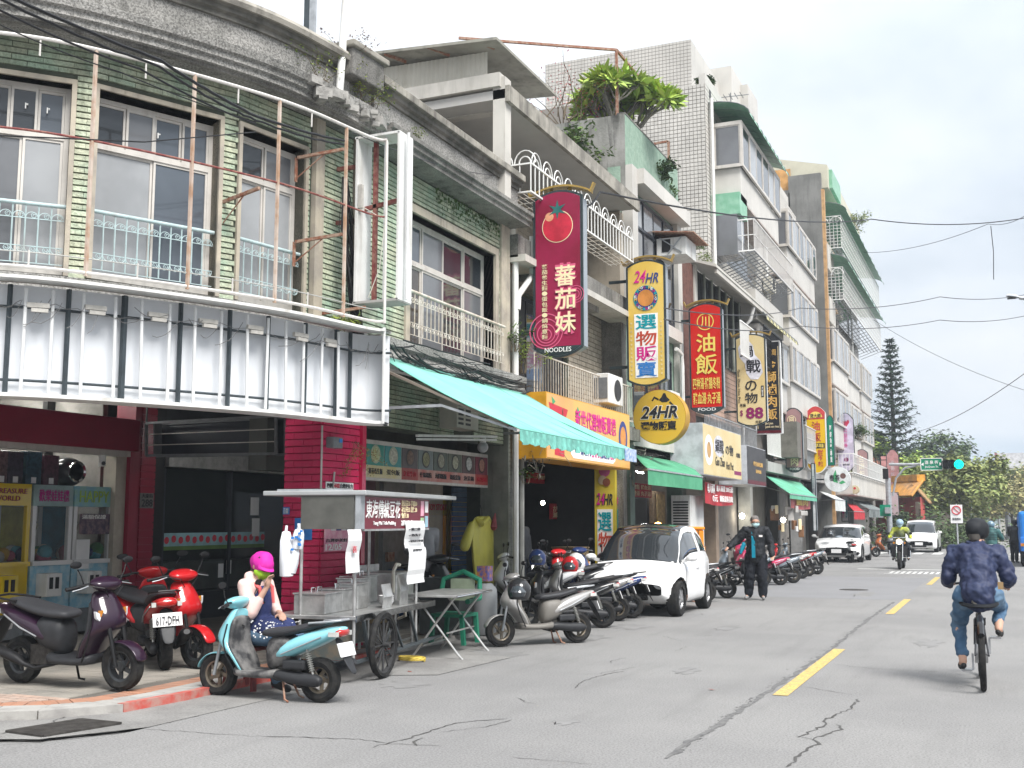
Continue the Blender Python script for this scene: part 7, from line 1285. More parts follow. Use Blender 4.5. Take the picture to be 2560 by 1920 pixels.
r_ = g2(2138,1408); f_ = g2(2078,1404); put_scooter(PA,(f_[0],f_[1] + .3),(r_[0],r_[1]),0,PGRY,'blue grey scooter standing broadside in front of the white hatchback',lean=3)
put_scooter(PA,(-5.4,53.2),(-4.3,54),0,POR,'orange scooter parked behind the white hatchback'); put_scooter(PB,(-6.9,53),(-5.9,53.6),0,PBLK,'black scooter parked by the red shopfront at the corner')
# helmets, basket, delivery box, shopping
def helmet(p,r,mt,label,vis=True): e = empty('helmet',p,label=label,cat='helmet'); m = MB().lathe([(.02,r),(r * .6,r * .82),(r * .95,r * .35),(r,0),(r * .96,-r * .4),(r * .8,-r * .75)],18,MT(p) @ XR(R(90))); build(m,'shell',mt,e,smooth=1); m = MB(); q = V3(p) + V3((.02,-r * .55,-.02)); m.lathe([(.02,r * .6),(r * .5,r * .45),(r * .75,0),(r * .6,-r * .35)],14,MT(q) @ XR(R(90))); build(m,'visor',mat('smoked_visor',(.05,.06,.07),.1,coat=1),e,smooth=1)
helmet(dp(1440,1405,17.0),.14,PWHITE,'white and red helmet on a scooter in front of the yellow pillar'); helmet(dp(1343,1395,16.4),.13,PBLUE,'blue helmet resting on a scooter near the twin pipes'); helmet(dp(1425,1412,16.8),.13,PRED,'red helmet beside the white one'); helmet(dp(1298,1475,14.2),.15,PBLK,'dark helmet hanging on the footboard hook of the silver scooter'); helmet(dp(2130,1358,46),.15,PBLK,'black helmet on the seat of the blue grey scooter'); helmet(dp(2075,1333,45.5),.15,PBLK,'black helmet on a mirror before the white hatchback')
q = V3((*g2(1773,1505),0)); e = empty('delivery_box',q + V3((-.35,-.12,.93)),R(25),label='bright orange insulated delivery box strapped on the rear of a scooter',cat='delivery box'); ORB = mat('orange_cordura',(.72,.24,.015),.6,nscale=4,namt=.12,bump=.2)
m = MB().box((0,0,.27),(.5,.5,.46)); build(m,'bag',ORB,e,world=0,bevel=.03); m = MB().box((0,0,.53),(.54,.54,.06)); build(m,'lid',ORB,e,world=0,bevel=.02); m = MB(); [m.box((s * .14,0,.28),(.03,.515,.48)) for s in (-1,1)]; build(m,'straps',mat('brown_strap',(.25,.1,.02),.7),e,world=0); m = MB()
for k in range(12): a = -.26 + k * .047; m.bar((a,-.26,.0),(a,-.27,.16),.012); m.bar((.26,a,0),(.27,a,.16),.012)
m.box((0,-.27,.16),(.56,.02,.02)); m.box((.27,0,.16),(.02,.56,.02)); m.box((0,0,0),(.54,.54,.02)); build(m,'crate',mat('faded_orange_crate',(.6,.28,.12),.6),e,world=0)

# ================================================================ CARS
def interp(K,x):
    if x <= K[0][0]: return K[0][1]
    for (a,p),(b,q) in zip(K,K[1:]):
        if x <= b: t = (x - a) / (b - a); t = t * t * (3 - 2 * t) * .5 + t * .5; return p + (q - p) * t
    return K[-1][1]
def car(name,loc,rz,label,L_,W,wb,wr,belt,roofk,half,paint_,glassr,pill=None,black_roof=False,floor=.2,lamps='oval',nx=64,group=None,plate=True,ov=None):
    """x forward, z up; belt / roofk / half are key lists (x, value) along the car"""
    t = empty(name,loc,rz,label=label,cat='car',group=group); ov = ov if ov is not None else (L_ - wb) / 2; xf,xr = L_ / 2,-L_ / 2; ax = (xf - ov,xf - ov - wb); sets = {'body': MB(),'windscreen': MB(),'side_window': MB(),'rear_window': MB(),'roof': MB()}
    V = [(0,0),(.55,0),(.9,0),(.98,.07),(1,.16),(1.0,.26),(1.0,.36),(1.0,.46),(1.0,.56),(1.0,.66),(1.0,.76),(.995,.86),(.98,.94),(.95,1.0)]; nv = len(V); G = []; xs = [xr + L_ * (.5 - .5 * cos(pi * i / nx)) for i in range(nx + 1)]
    xs = [xr + L_ * i / nx for i in range(nx + 1)]; xs[0] += .001
    for x in xs:
        b,r,h = interp(belt,x),interp(roofk,x),interp(half,x) * W / 2; e = min(1,min(x - xr,xf - x) / .35 + .0); fl = floor + (.16 * (1 - e) ** 2); cab = max(0,r - b); row = []
        for u,v in V: row.append((x,h * u,fl + (b - fl) * v))
        wr_ = h * (.95 - .22 * min(1,cab / .55)); n2 = 6
        for k in range(1,n2 + 1): q = k / n2; row.append((x,h * .95 + (wr_ - h * .95) * q,b + (cab - .05 * (cab > .05)) * q * (1 if cab > .05 else .3)))
        for k in range(1,5): q = k / 4; row.append((x,wr_ * (1 - q),r - (.05 if cab > .05 else .035) * (1 - q) ** 2 if cab > .05 else b + .02 + .03 * q))
        G.append(row)
    n = len(G[0]); ga,gb,gc,gd = glassr                        # glass: windscreen base, roof front, roof rear, rear base
    def P_(i,j,s): x,y,z = G[i][j]; return V3((x,s * y,z))
    def snap(p):
        for c in ax:
            dx,dz = p.x - c,p.z - wr; d = math.hypot(dx,dz); RR = wr + .055
            if abs(p.y) > .3 * W and d < RR and p.z < wr + RR: return None if d < RR * .86 else V3((c + dx / d * RR,p.y,wr + dz / d * RR))
        return p
    for s in (1,-1):
        for i in range(nx):
            for j in range(n - 1):
                q = [P_(i,j,s),P_(i + 1,j,s),P_(i + 1,j + 1,s),P_(i,j + 1,s)]
                if j >= 2: q = [snap(p) for p in q]
                if any(p is None for p in q): continue
                xm = (xs[i] + xs[i + 1]) / 2; side = nv - 1 < j < nv + 5 and interp(roofk,xm) - interp(belt,xm) > .12; topj = j >= nv + 5; key = 'body'
                pil = any(a < xm < b for a,b in (pill or []))
                if side and gd + .08 < xm < ga - .1 and j < nv + 4 and not pil: key = 'side_window'
                if topj and gb < xm < ga: key = 'windscreen' if j < n - 1 and (j > nv + 4) else key
                if topj and gd < xm < gc: key = 'rear_window'
                if topj and gc <= xm <= gb and black_roof: key = 'roof'
                sets[key].add(q,[(0,1,2,3) if s < 0 else (3,2,1,0)])
    for k,m in sets.items():
        if not m.v: continue
        mt = paint_ if k == 'body' else (mat('black_roof_panel',(.015,.015,.018),.12,coat=1) if k == 'roof' else mat('car_glass',(.018,.022,.026),.04,coat=1,namt=0))
        o = build(m,k,mt,t,world=0,fixn=True,smooth=1,sharp=50)
        if k != 'body': o.modifiers.new('thick','SOLIDIFY').thickness = .008
    m = MB().box((0,0,floor + .2),(L_ * .74,W * .62,.26)); build(m,'underbody',BLACK,t,world=0); m = MB().box((0,0,(belt[2][1]) * .75),(L_ * .4,W * .7,.3)); build(m,'cabin_floor',BLACK,t,world=0)
    for k,x in enumerate(ax):
        for s in (-1,1):
            w_ = MB(); M4 = MT((x,s * (W / 2 - .11),wr)); w_.lathe([(wr * .64,-.1),(wr * .92,-.105),(wr,-.07),(wr,.07),(wr * .92,.105),(wr * .64,.1)],32,M4,closed=True); wh = build(w_,'wheel',RUBBER,t,world=0,smooth=1,sharp=30)
            w_ = MB(); y = s * (W / 2 - .03); w_.lathe([(wr * .64,s * .07),(wr * .6,s * .05),(wr * .58,-s * .05),(wr * .64,-s * .05)],32,M4,closed=True); w_.cyl((x,y - s * .06,wr),(x,y - s * .0,wr),.05,14)
            for q in range(6): a = q * pi / 3 + .3; w_.bar((x,y - s * .01,wr),(x + wr * .6 * cos(a),y - s * .015,wr + wr * .6 * sin(a)),.045,.025,up=(0,1,0))
            build(w_,'rim',mat('alloy_rim',(.45,.45,.46),.3,.7),wh,world=0); w_ = MB(); w_.cyl((x,y - s * .1,wr),(x,y - s * .08,wr),wr * .58,20); build(w_,'brake_shadow',BLACK,wh,world=0)
    hl = mat('car_headlamp',(.6,.62,.64),.06,coat=1,namt=.12,nscale=14)
    for s in (-1,1):
        x = xf - .2; b = interp(belt,x); h = interp(half,x) * W / 2; m = MB(); c = V3((x + .02,s * h * .76,b - .13)); m.loft([[c + V3((q * .03 - abs(v) * 0 - .18 * max(0,u) * 1.0,s * u * .17,v * .11 + u * .03)) for u,v in [(cos(a),sin(a)) for a in [6.283 * i / 18 for i in range(18)]]] for q in (-2,.9)] + [[c + V3((.045 - .12 * max(0,u * .7),s * u * .12,v * .075 + u * .02)) for u,v in [(cos(a),sin(a)) for a in [6.283 * i / 18 for i in range(18)]]]]); build(m,'headlamp',hl,t,world=0,smooth=1)
        m = MB(); x = ga - .22; b = interp(belt,x); h = interp(half,x) * W / 2; c = V3((x,s * (h + .11),b + .09)); m.loft([[c + V3((dx,.1 * q * cos(a),.065 * q * sin(a))) for a in [6.283 * i / 14 for i in range(14)]] for dx,q in ((.07,.4),(.04,.9),(-.02,1),(-.04,.9))]); m.bar((x,s * h * .93,b + .03),(x,s * (h + .06),b + .06),.05); build(m,'door_mirror',paint_,t,world=0,smooth=1)
        m = MB().box((-L_ * .05,s * (interp(half,0) * W / 2 + .004),interp(belt,0) - .16),(.16,.025,.03)); build(m,'door_handle',paint_,t,world=0)
        m = MB(); h = interp(half,0) * W / 2 + .0015
        for xx in ((ga + .0) * .7,gd + .35 if L_ < 3 else (ga + gd) / 2 - .1,) + ((gd + .25,) if L_ > 3 else ()): m.add([(xx,s * h,floor + .14),(xx + .012,s * h,floor + .14),(xx + .012,s * h,interp(belt,xx) - .03),(xx,s * h,interp(belt,xx) - .03)],[(0,1,2,3)])
        build(m,'door_gaps',BLACK,t,world=0)
    m = MB().box((xf - .03,0,floor + .13),(.08,W * .4,.1)); m.box((xf - .03,0,floor + .34),(.07,W * .34,.05)); build(m,'grille',BLACK,t,world=0,bevel=.02)
    if plate: m = MB().box((xf + .02,0,floor + .25),(.015,.38,.15)); build(m,'number_plate',MATS['plate_white'],t,world=0)
    m = MB().bar((ga - .02,.3,interp(belt,ga) + .05),(ga - .16,-.2,interp(belt,ga) + .14),.02); m.bar((ga - .02,-.1,interp(belt,ga) + .05),(ga - .14,-.55,interp(belt,ga) + .12),.02); build(m,'wipers',BLACK,t,world=0); return t
car('small_car',(-5.86,19.63,0),R(-90),'small white two seat city car with a black roof facing the camera',2.7,1.62,1.87,.3,[(-1.35,.95),(-1.1,.98),(0,.95),(.6,.9),(.95,.80),(1.2,.68),(1.35,.52)],[(-1.35,.98),(-1.28,1.15),(-1.1,1.38),(-.75,1.53),(-.2,1.56),(.1,1.53),(.35,1.4),(.92,.92),(1.2,.71),(1.35,.55)],[(-1.35,.8),(-1.2,.94),(-.7,1.0),(.6,1.0),(1.0,.96),(1.25,.86),(1.35,.7)],PWHITE,(.9,.2,-.85,-1.2),pill=[(-.62,-.48)],black_roof=True,ov=.43,plate=False)
car('white_hatchback',(-6.0,47.2,0),R(-90),'white hatchback parked facing the camera near the tall white pillar sign',4.4,1.82,2.7,.34,[(-2.2,.95),(-1.5,1.0),(0,.97),(.9,.93),(1.6,.83),(2.05,.7),(2.2,.55)],[(-2.2,.98),(-2.0,1.2),(-1.5,1.42),(-.5,1.5),(.2,1.47),(.5,1.36),(1.2,.95),(1.8,.82),(2.2,.58)],[(-2.2,.8),(-1.9,.94),(-1,1),(1,1),(1.8,.95),(2.2,.72)],PWHITE,(1.15,.4,-1.5,-1.95),pill=[(-.1,0)])
c_ = gp(2316,1375); car('white_minivan',(c_.x,63.5,0),R(-90),'white minivan driving towards the camera past the temple wall',4.6,1.78,2.8,.33,[(-2.3,1.0),(-1.5,1.05),(0,1.0),(1.2,.95),(1.8,.85),(2.15,.72),(2.3,.55)],[(-2.3,1.1),(-2.2,1.45),(-1.9,1.62),(-.5,1.68),(.4,1.64),(.8,1.5),(1.6,.98),(2.1,.75),(2.3,.58)],[(-2.3,.9),(-1.9,.97),(-1,1),(1,1),(1.9,.95),(2.3,.75)],PWHITE,(1.5,.6,-1.9,-2.25),pill=[(-.1,0),(-1.2,-1.05)])
for k,(px,py,lb) in enumerate(((2512,1331,'distant white car coming down the far street'),(2475,1322,'very distant pale car under the far trees'))): c_ = gp(px,py); car('distant_car',(c_.x,c_.y,0),R(-90),lb,4.5,1.8,2.7,.33,[(-2.2,.95),(0,.97),(.9,.93),(1.6,.83),(2.2,.55)],[(-2.2,.98),(-1.5,1.42),(0,1.5),(.5,1.36),(1.2,.95),(2.2,.58)],[(-2.2,.8),(-1,1),(1,1),(2.2,.72)],PWHITE,(1.15,.4,-1.5,-1.95),nx=30)
c_ = gp(2552,1418); t = empty('blue_truck',(c_.x + .9,c_.y,0),label='blue truck cut by the right edge with a covered bed',cat='truck'); TB = paint('truck_blue',(.02,.16,.55)); m = MB().box((c_.x + .92,c_.y + 2,1.35),(1.8,3.2,1.2)); build(m,'covered_bed',mat('blue_tarp',(.02,.2,.6),.6,nscale=3,namt=.2),t,bevel=.1); m = MB().box((c_.x + .9,c_.y + .2,.8),(1.75,.3,.5)); build(m,'tailgate',TB,t,bevel=.03); m = MB().box((c_.x + .1,c_.y,.78),(.12,.05,.1)); build(m,'tail_lamp',MATS['orange_lens'],t)
for y in (.9,3.6): m = MB().cyl((c_.x + .05,c_.y + y,.32),(c_.x + .3,c_.y + y,.32),.32,20); build(m,'wheel',RUBBER,t)
m = MB().box((c_.x + .85,c_.y + 4.6,1.1),(1.7,1.5,1.5)); build(m,'cab',TB,t,bevel=.1)

# ================================================================ PEOPLE
SKIN = mat('skin',(.5,.3,.22),.55,namt=.1,nscale=9); HAIRM = mat('dark_hair',(.03,.026,.024),.6,namt=.3,nscale=40)
def cap_tube(m,a,b,r0,r1,n=12):
    a,b = V3(a),V3(b); d = (b - a).normalized(); P_ = [a - d * r0 * .97,a - d * r0 * .7,a,a.lerp(b,.5),b,b + d * r1 * .7,b + d * r1 * .97]; m.tube(P_,[r0 * .24,r0 * .71,r0,(r0 + r1) / 2,r1,r1 * .71,r1 * .24],n)
def blob(name,segs,mt,par,vox=.014,sm=5,wr=0.0,ws=.12,world=0):
    m = MB()
    for s in segs: cap_tube(m,*s)
    o = build(m,name,mt,par,world=world); r = o.modifiers.new('remesh','REMESH'); r.mode = 'VOXEL'; r.voxel_size = vox; r.use_smooth_shade = True
    s = o.modifiers.new('smooth','SMOOTH'); s.iterations = sm; s.factor = .5
    if wr:
        if 'folds' not in bpy.data.textures: tx = bpy.data.textures.new('folds','CLOUDS'); tx.noise_scale = .09; tx.noise_depth = 3
        d = o.modifiers.new('folds','DISPLACE'); d.texture = bpy.data.textures['folds']; d.strength = wr; d.mid_level = .5
    return o
def hand(p,d,up,s=1.0,curl=.5):                              # palm and five fingers as capsule chains
    p,d,up = V3(p),V3(d).normalized(),V3(up).normalized(); side = d.cross(up).normalized(); out = [(p,p + d * .05 * s,.026 * s,.03 * s),(p + side * .02 * s + d * .03 * s,p - side * .02 * s + d * .04 * s,.02 * s,.02 * s)]
    for k,l in enumerate((.062,.075,.07,.055)):
        o = p + d * .07 * s + side * (.03 - .02 * k) * s; q = o + (d - up * curl * .6).normalized() * l * .5 * s; out += [(o - d * .02,q,.0095 * s,.0088 * s),(q,q + (d * (1 - curl) - up * curl * 1.4).normalized() * l * .55 * s,.0088 * s,.0075 * s)]
    o = p + side * .03 * s + d * .02 * s; q = o + (d * .6 + side * .8 - up * .2).normalized() * .035 * s; out += [(o,q,.012 * s,.01 * s),(q,q + (d - up * .6).normalized() * .03 * s,.01 * s,.008 * s)]; return out
def person(label,loc,rz,J,top_m,leg_m,shoe_m,vox=.014,build_w=1.0,hat=None,mask=None,hair=HAIRM,bare_arms=False,sleeve='wrist',hood=None,helmet_m=None,helmet_open=True,trouser_w=1.0,wr=.02,bare_feet=False,hands=True,glasses=False):
    t = empty('person',loc,rz,label=label,cat='person'); B = build_w; j = {k: V3(v) for k,v in J.items()}; hd = j['head']; fd = j.get('face',V3((1,0,0))).normalized(); upv = (hd - j['neck']).normalized(); sd_ = upv.cross(fd).normalized(); fd = sd_.cross(upv).normalized()
    Hh = lambda f,s,u: hd + fd * f + sd_ * s + upv * u
    S = [(j['pelvis'],j['chest'],.12 * B,.13 * B),(j['chest'],j['neck'],.11 * B,.055),(j['neck'],hd,.052,.055),(Hh(-.015,0,.035),Hh(.01,0,.04),.088,.085),(Hh(.035,0,-.05),Hh(.05,0,-.03),.052,.055),(Hh(.095,0,.0),Hh(.1,0,-.012),.013,.016),(Hh(0,.078,.0),Hh(0,.08,.025),.016,.018),(Hh(0,-.078,.0),Hh(0,-.08,.025),.016,.018)]
    for k in 'lr':
        S += [(j['sh' + k],j['el' + k],.045,.038),(j['el' + k],j['wr' + k],.038,.026),(j['hip' + k],j['kn' + k],.085 * B,.055),(j['kn' + k],j['an' + k],.055,.038),(j['chest'],j['sh' + k],.09,.055),(j['pelvis'],j['hip' + k],.11,.09),(j['an' + k],j['toe' + k],.035,.03)]
        if hands: dd = (j['wr' + k] - j['el' + k]); S += hand(j['wr' + k],j.get('hd' + k,dd),j.get('hu' + k,V3((0,0,1)) if abs(dd.normalized().z) < .8 else V3((-1,0,0))))
    blob('body',S,SKIN,t,vox * .75,3)
    T_ = [(j['pelvis'] + V3((0,0,-.03)),j['pelvis'].lerp(j['chest'],.5),.165 * B,.16 * B),(j['pelvis'].lerp(j['chest'],.4),j['chest'],.16 * B,.165 * B),(j['chest'],j['neck'] - upv * .03,.13 * B,.075)]
    for k in 'lr':
        e = j['wr' + k] if sleeve == 'wrist' else j['el' + k].lerp(j['wr' + k],.25 if sleeve == 'elbow' else .5); T_ += [(j['chest'] + V3((0,0,.05)),j['sh' + k],.12 * B,.088 * B),(j['sh' + k],j['el' + k],.085 * B,.07 * B),(j['el' + k],e,.072 * B,.052 * B)]
    if hood: T_ += [(j['neck'] + sd_ * .07 - fd * .03,j['neck'] - sd_ * .07 - fd * .03,.06,.06),(j['neck'] - fd * .07,j['neck'] + fd * .05 - upv * .03,.06,.055)]
    if hood == 'up': T_ += [(Hh(-.03,0,.03),Hh(0,0,.05),.125,.12)]
    else: T_ += [(j['neck'] + sd_ * .04 - fd * .015 - upv * .01,j['neck'] - sd_ * .04 - fd * .015 - upv * .01,.05,.05)]
    jk = blob('jacket',T_,top_m,t,vox,4,wr)
    L_ = [(j['pelvis'] + V3((0,0,.0)),j['pelvis'] - V3((0,0,.03)),.12 * B,.125 * B)]
    for k in 'lr': L_ += [(j['pelvis'] - V3((0,0,.04)),j['hip' + k],.11 * B,.11 * B),(j['hip' + k],j['kn' + k],.108 * B,.082 * trouser_w),(j['kn' + k],j['an' + k] + (j['kn' + k] - j['an' + k]).normalized() * (.03 if not bare_feet else .1),.082 * trouser_w,.066 * trouser_w)]
    blob('trousers',L_,leg_m,t,vox,4,wr * .8)
    for k in 'lr': a,b = j['an' + k],j['toe' + k]; blob('shoe',[(a - V3((0,0,.03)) - (b - a).normalized() * .03,b - V3((0,0,.0)),.04,.036),(a,a.lerp(b,.4),.04,.038)] if not bare_feet else [(a - V3((0,0,.045)) - (b - a).normalized() * .05,b - V3((0,0,.012)),.028,.03),(a.lerp(b,.5),b,.036,.034)],shoe_m,t,vox * .8,2)
    if helmet_m: blob('helmet',[(Hh(-.03,0,.04),Hh(0,0,.05),.135,.13)] + ([] if helmet_open else [(Hh(0,0,-.03),Hh(.0,0,-.05),.12,.12)]),helmet_m,t,vox,4)
    elif hair is not None: blob('hair',[(Hh(-.035,0,.04),Hh(-.01,0,.06),.098,.096),(Hh(-.05,0,.0),Hh(-.045,0,-.05),.085,.06),(Hh(.03,.03,.1),Hh(.02,-.04,.1),.045,.045)],hair,t,vox,2)
    for s in (-1,1): blob('eye',[(Hh(.088,s * .032,.018),Hh(.09,s * .032,.018),.010,.010)],HAIRM,t,.006,0)
    if glasses: m = MB(); [m.tube([Hh(.105,s * .034 + .026 * cos(a),.016 + .019 * sin(a)) for a in [6.283 * i / 12 for i in range(12)]],.0035,5,closed=True) for s in (-1,1)]; m.bar(Hh(.105,-.01,.02),Hh(.105,.01,.02),.005); [m.bar(Hh(.103,s * .06,.02),Hh(0,s * .082,.025),.005) for s in (-1,1)]; build(m,'glasses',BLACK,t,world=0)
    if mask: blob('mask',[(Hh(.062,.022,-.03),Hh(.07,-.022,-.03),.05,.05),(Hh(.05,0,-.06),Hh(.085,0,-.02),.045,.035),(Hh(.03,.055,-.03),Hh(.06,.03,-.03),.034,.04),(Hh(.03,-.055,-.03),Hh(.06,-.03,-.03),.034,.04)],mask,t,.010,3)
    if hat: m_ = hat; blob('cap',[(Hh(-.02,0,.06),Hh(.0,0,.075),.108,.1),(Hh(-.05,0,.045),Hh(.03,0,.05),.1,.098)],m_,t,vox,3); m = MB().loft([[Hh(.06 + q * .1 * cos(a),.085 * sin(a),.055 - q * .03) + upv * dz for a in [-1.45 + 2.9 * i / 12 for i in range(13)]] for q,dz in ((0,.012),(.9,.0),(1,-.004),(.9,-.012),(0,-.008))],cap=False,closed=False); build(m,'cap_peak',m_,t,world=0,smooth=1)
    return t,Hh,jk
NAVYJ = mat('navy_jacket',(.018,.024,.06),.6,nscale=5,col2=(.025,.035,.08),bump=.2,bscale=14); JEAN = mat('blue_jeans',(.045,.1,.18),.8,nscale=4,col2=(.12,.19,.27)); BLKC = mat('black_cloth',(.012,.014,.018),.7,namt=.3,nscale=5); TRN = mat('black_trousers',(.008,.01,.016),.75,namt=.3); SHOE = mat('dark_shoe',(.03,.03,.032),.5); MASKB = mat('pale_blue_mask',(.42,.62,.65),.7,namt=.1); MASKG = mat('lime_mask',(.28,.5,.03),.7,namt=.1,nscale=30)
# woman on the stool
wp_ = dp(636,1440,11.15); wz = R(0)
J = dict(pelvis=(-.02,0,.52),chest=(.02,0,.85),neck=(.04,0,1.03),head=(.075,0,1.13),face=(1,-.35,-.12),shl=(.02,.17,.97),shr=(.02,-.17,.97),ell=(.1,.21,.72),elr=(.12,-.2,.72),wrl=(.3,.02,.70),wrr=(.22,-.1,.96),hipl=(0,.1,.5),hipr=(0,-.1,.5),knl=(.4,.14,.5),knr=(.4,-.12,.5),anl=(.34,.14,.1),anr=(.38,-.12,.1),toel=(.46,.14,.04),toer=(.5,-.12,.04),hdr=(.2,.1,1),hur=(-1,0,.2))
wm,Hh,jk = person('woman in magenta cap and lime mask sitting beside the cart, chin on hand',(wp_.x,wp_.y,.02),wz,J,mat('pale_pink_hoodie',(.68,.48,.44),.8,nscale=6,namt=.1),JEAN,SHOE,.012,.88,hat=mat('magenta_cap',(.55,.02,.3),.7,namt=.08),mask=MASKG,sleeve='half',hood='down',wr=.012)
blob('apron',[((.02,0,.62),(.05,0,.86),.155,.135),((.0,0,.55),(.3,.1,.56),.15,.115),((.0,0,.55),(.32,-.1,.56),.15,.115),((.3,0,.52),(.36,0,.46),.12,.11)],mat('navy_floral_apron',(.02,.03,.1),.8,nscale=42,col2=(.03,.04,.12),fine=0),wm,.012,3,.02); m = MB()
for k in range(46): a = V3((ru(.08,.42),ru(-.22,.2),.68)); m.disc((a.x,a.y - .0,.655 - .28 * max(0,a.x - .3)),(0,-.35,1),.009,5); m.disc((a.x,-.235,ru(.5,.66)),(.1,-1,.2),.009,5)
build(m,'apron_print',PAPER,wm,world=0,kind='stuff'); 
for s in (1,-1): m = MB().tube([(.02,s * .12,1.02),(.14,s * .1,.95),(.16,s * .09,.8)],.018,6); build(m,'coral_strap',mat('coral_strap',(.6,.12,.12),.7),wm,world=0)
e = empty('stool',(wp_.x - .02,wp_.y,.02),label='dull red plastic stool under the seated woman',cat='stool'); RS = mat('dull_red_plastic',(.25,.05,.05),.5); m = MB().box((0,0,.38),(.32,.32,.04)); build(m,'seat',RS,e,world=0,bevel=.015)
for a in (-1,1):
    for b in (-1,1): m = MB().bar((a * .12,b * .12,.37),(a * .17,b * .17,0),.06,.03); build(m,'leg',RS,e,world=0)
# standing man
mp_ = gp(1893,1500); J = dict(pelvis=(0,0,.92),chest=(.0,0,1.3),neck=(.01,0,1.46),head=(.03,0,1.57),face=(1,.28,0),shl=(0,.2,1.4),shr=(0,-.2,1.4),ell=(-.04,.3,1.12),elr=(.02,-.38,1.2),wrl=(.1,.33,.92),wrr=(.2,-.52,1.08),hipl=(0,.1,.88),hipr=(0,-.1,.88),knl=(.04,.12,.48),knr=(.02,-.14,.48),anl=(0,.12,.09),anr=(-.06,-.18,.1),toel=(.13,.14,.045),toer=(.07,-.22,.045))
mn,Hh,jk = person('masked man in a black and teal jacket standing behind the small white car',(mp_.x,mp_.y,0),R(-84),J,BLKC,TRN,mat('grey_trainer',(.2,.2,.2),.6),.014,1.2,mask=MASKB,hair=mat('grey_streaked_hair',(.09,.08,.075),.6,nscale=50,col2=(.2,.19,.18)),glasses=True,trouser_w=1.35,wr=.06)
TEALC = mat('teal_cloth',(.0,.2,.3),.6,namt=.2,nscale=8); m = MB().loft([[(.165 + .0 * z + x,-.03 + s * .035,z) for s,x in ((-1,0),(1,0),(1,.012),(-1,.012))] for z in (.86,1.0,1.15,1.28,1.4)]); m.v = [(x + (.02 if z < 1.3 else -.045 if z > 1.38 else 0),y,z) for x,y,z in m.v]; build(m,'shirt_strip',TEALC,mn,world=0); blob('jacket_lining',[((.06,-.24,1.12),(.1,-.3,.95),.05,.035)],TEALC,mn,.012,3,.02); m = MB().bar((.15,.1,1.42),(.19,-.16,1.0),.035,.01); build(m,'cross_strap',BLACK,mn,world=0); m = MB().box((.175,.12,1.3),(.01,.07,.04)); build(m,'chest_emblem',PAPER,mn,world=0)
# cyclist seen from behind
bp_ = gp(2453,1738); bx,by = bp_.x,bp_.y + .28; bk = empty('bicycle',(bx,by + .52,0),R(92),label='black bicycle ridden away from the camera by the man in navy',cat='bicycle')
for x in (-.52,.52): wheel(bk,x,.33,.055,MATS['alloy_rim'] if 'alloy_rim' in MATS else GALV,36,18,bike=True)
FR_ = paint('bicycle_black',(.015,.015,.017)); m = MB()
for a,b,r in (((-.52,0,.33),(-.08,0,.3),.012),((-.52,0,.33),(-.18,0,.68),.011),((-.08,0,.3),(-.2,0,.8),.017),((-.08,0,.3),(.36,0,.6),.02),((-.18,0,.68),(.34,0,.72),.016),((.52,0,.33),(.36,0,.6),.016),((.36,0,.6),(.3,0,.92),.016)): m.cyl(a,b,r,10)
for s in (-1,1): m.cyl((-.52,s * .06,.33),(-.16,s * .03,.62),.009,8); m.cyl((-.52,s * .06,.33),(-.1,s * .04,.3),.009,8); m.cyl((.52,s * .05,.33),(.38,s * .04,.6),.012,8)
build(m,'frame',FR_,bk,world=0,smooth=1); m = MB().tube([(.22,.3,.95),(.3,.15,.97),(.3,-.15,.97),(.22,-.3,.95)],.012,8); build(m,'handlebar',BLACK,bk,world=0); m = MB().loft([ellring_x(x,.83,.035,w_) for x,w_ in ((-.34,.06),(-.3,.095),(-.2,.09),(-.05,.03))]); build(m,'saddle',TAUPE,bk,world=0,smooth=1); m = MB().bar((-.5,0,.68),(-.3,0,.60),.1,.01); m.tube([(-.52 + .36 * cos(a),0,.33 + .36 * sin(a)) for a in (.6,1.1,1.6,2.1,2.5)],.028,6); build(m,'mudguard',FR_,bk,world=0)
m = MB().cyl((-.08,-.06,.3),(-.08,.06,.3),.09,20); m.bar((-.08,.08,.3),(-.1,.08,.14),.02); m.bar((-.08,-.08,.3),(-.06,-.08,.46),.02); m.box((-.1,.14,.14),(.08,.1,.02)); m.box((-.06,-.14,.46),(.08,.1,.02)); build(m,'crank',MATS['alloy_rim'] if 'alloy_rim' in MATS else GALV,bk,world=0); m = MB().box((-.36,0,.56),(.05,.05,.07)); build(m,'rear_reflector',mat('red_lens',(.4,.01,.01)),bk,world=0)
J = dict(pelvis=(-.2,0,.92),chest=(-.02,0,1.2),neck=(.06,0,1.35),head=(.12,-.02,1.46),face=(1,-.45,0),shl=(.02,.19,1.28),shr=(.02,-.19,1.28),ell=(.0,.27,1.04),elr=(.02,-.29,1.05),wrl=(.2,.27,.98),wrr=(.2,-.28,.98),hipl=(-.16,.11,.88),hipr=(-.14,-.11,.88),knl=(.16,.2,.56),knr=(.2,-.2,.74),anl=(-.14,.17,.22),anr=(-.02,-.17,.54),toel=(.0,.19,.17),toer=(.1,-.19,.49))
cy,Hh,jk = person('man in a navy jacket, jeans and black cap cycling away at the right',(bx,by + .52,.0),R(92),J,NAVYJ,JEAN,mat('black_sandal',(.02,.02,.02),.6),.014,1.08,hat=None,hair=mat('short_grey_hair',(.12,.11,.1),.8),mask=None,trouser_w=.85,wr=.075,bare_feet=True)
blob('cap',[(Hh(-.03,0,.06),Hh(.02,0,.07),.118,.112),(Hh(-.06,0,.03),Hh(-.02,0,.03),.1,.105)],BLKC,cy,.014,3); m = MB().box((-.33,-.2,.98),(.01,.05,.07)); build(m,'leather_tag',mat('tan_tag',(.3,.2,.1),.7),cy,world=0)
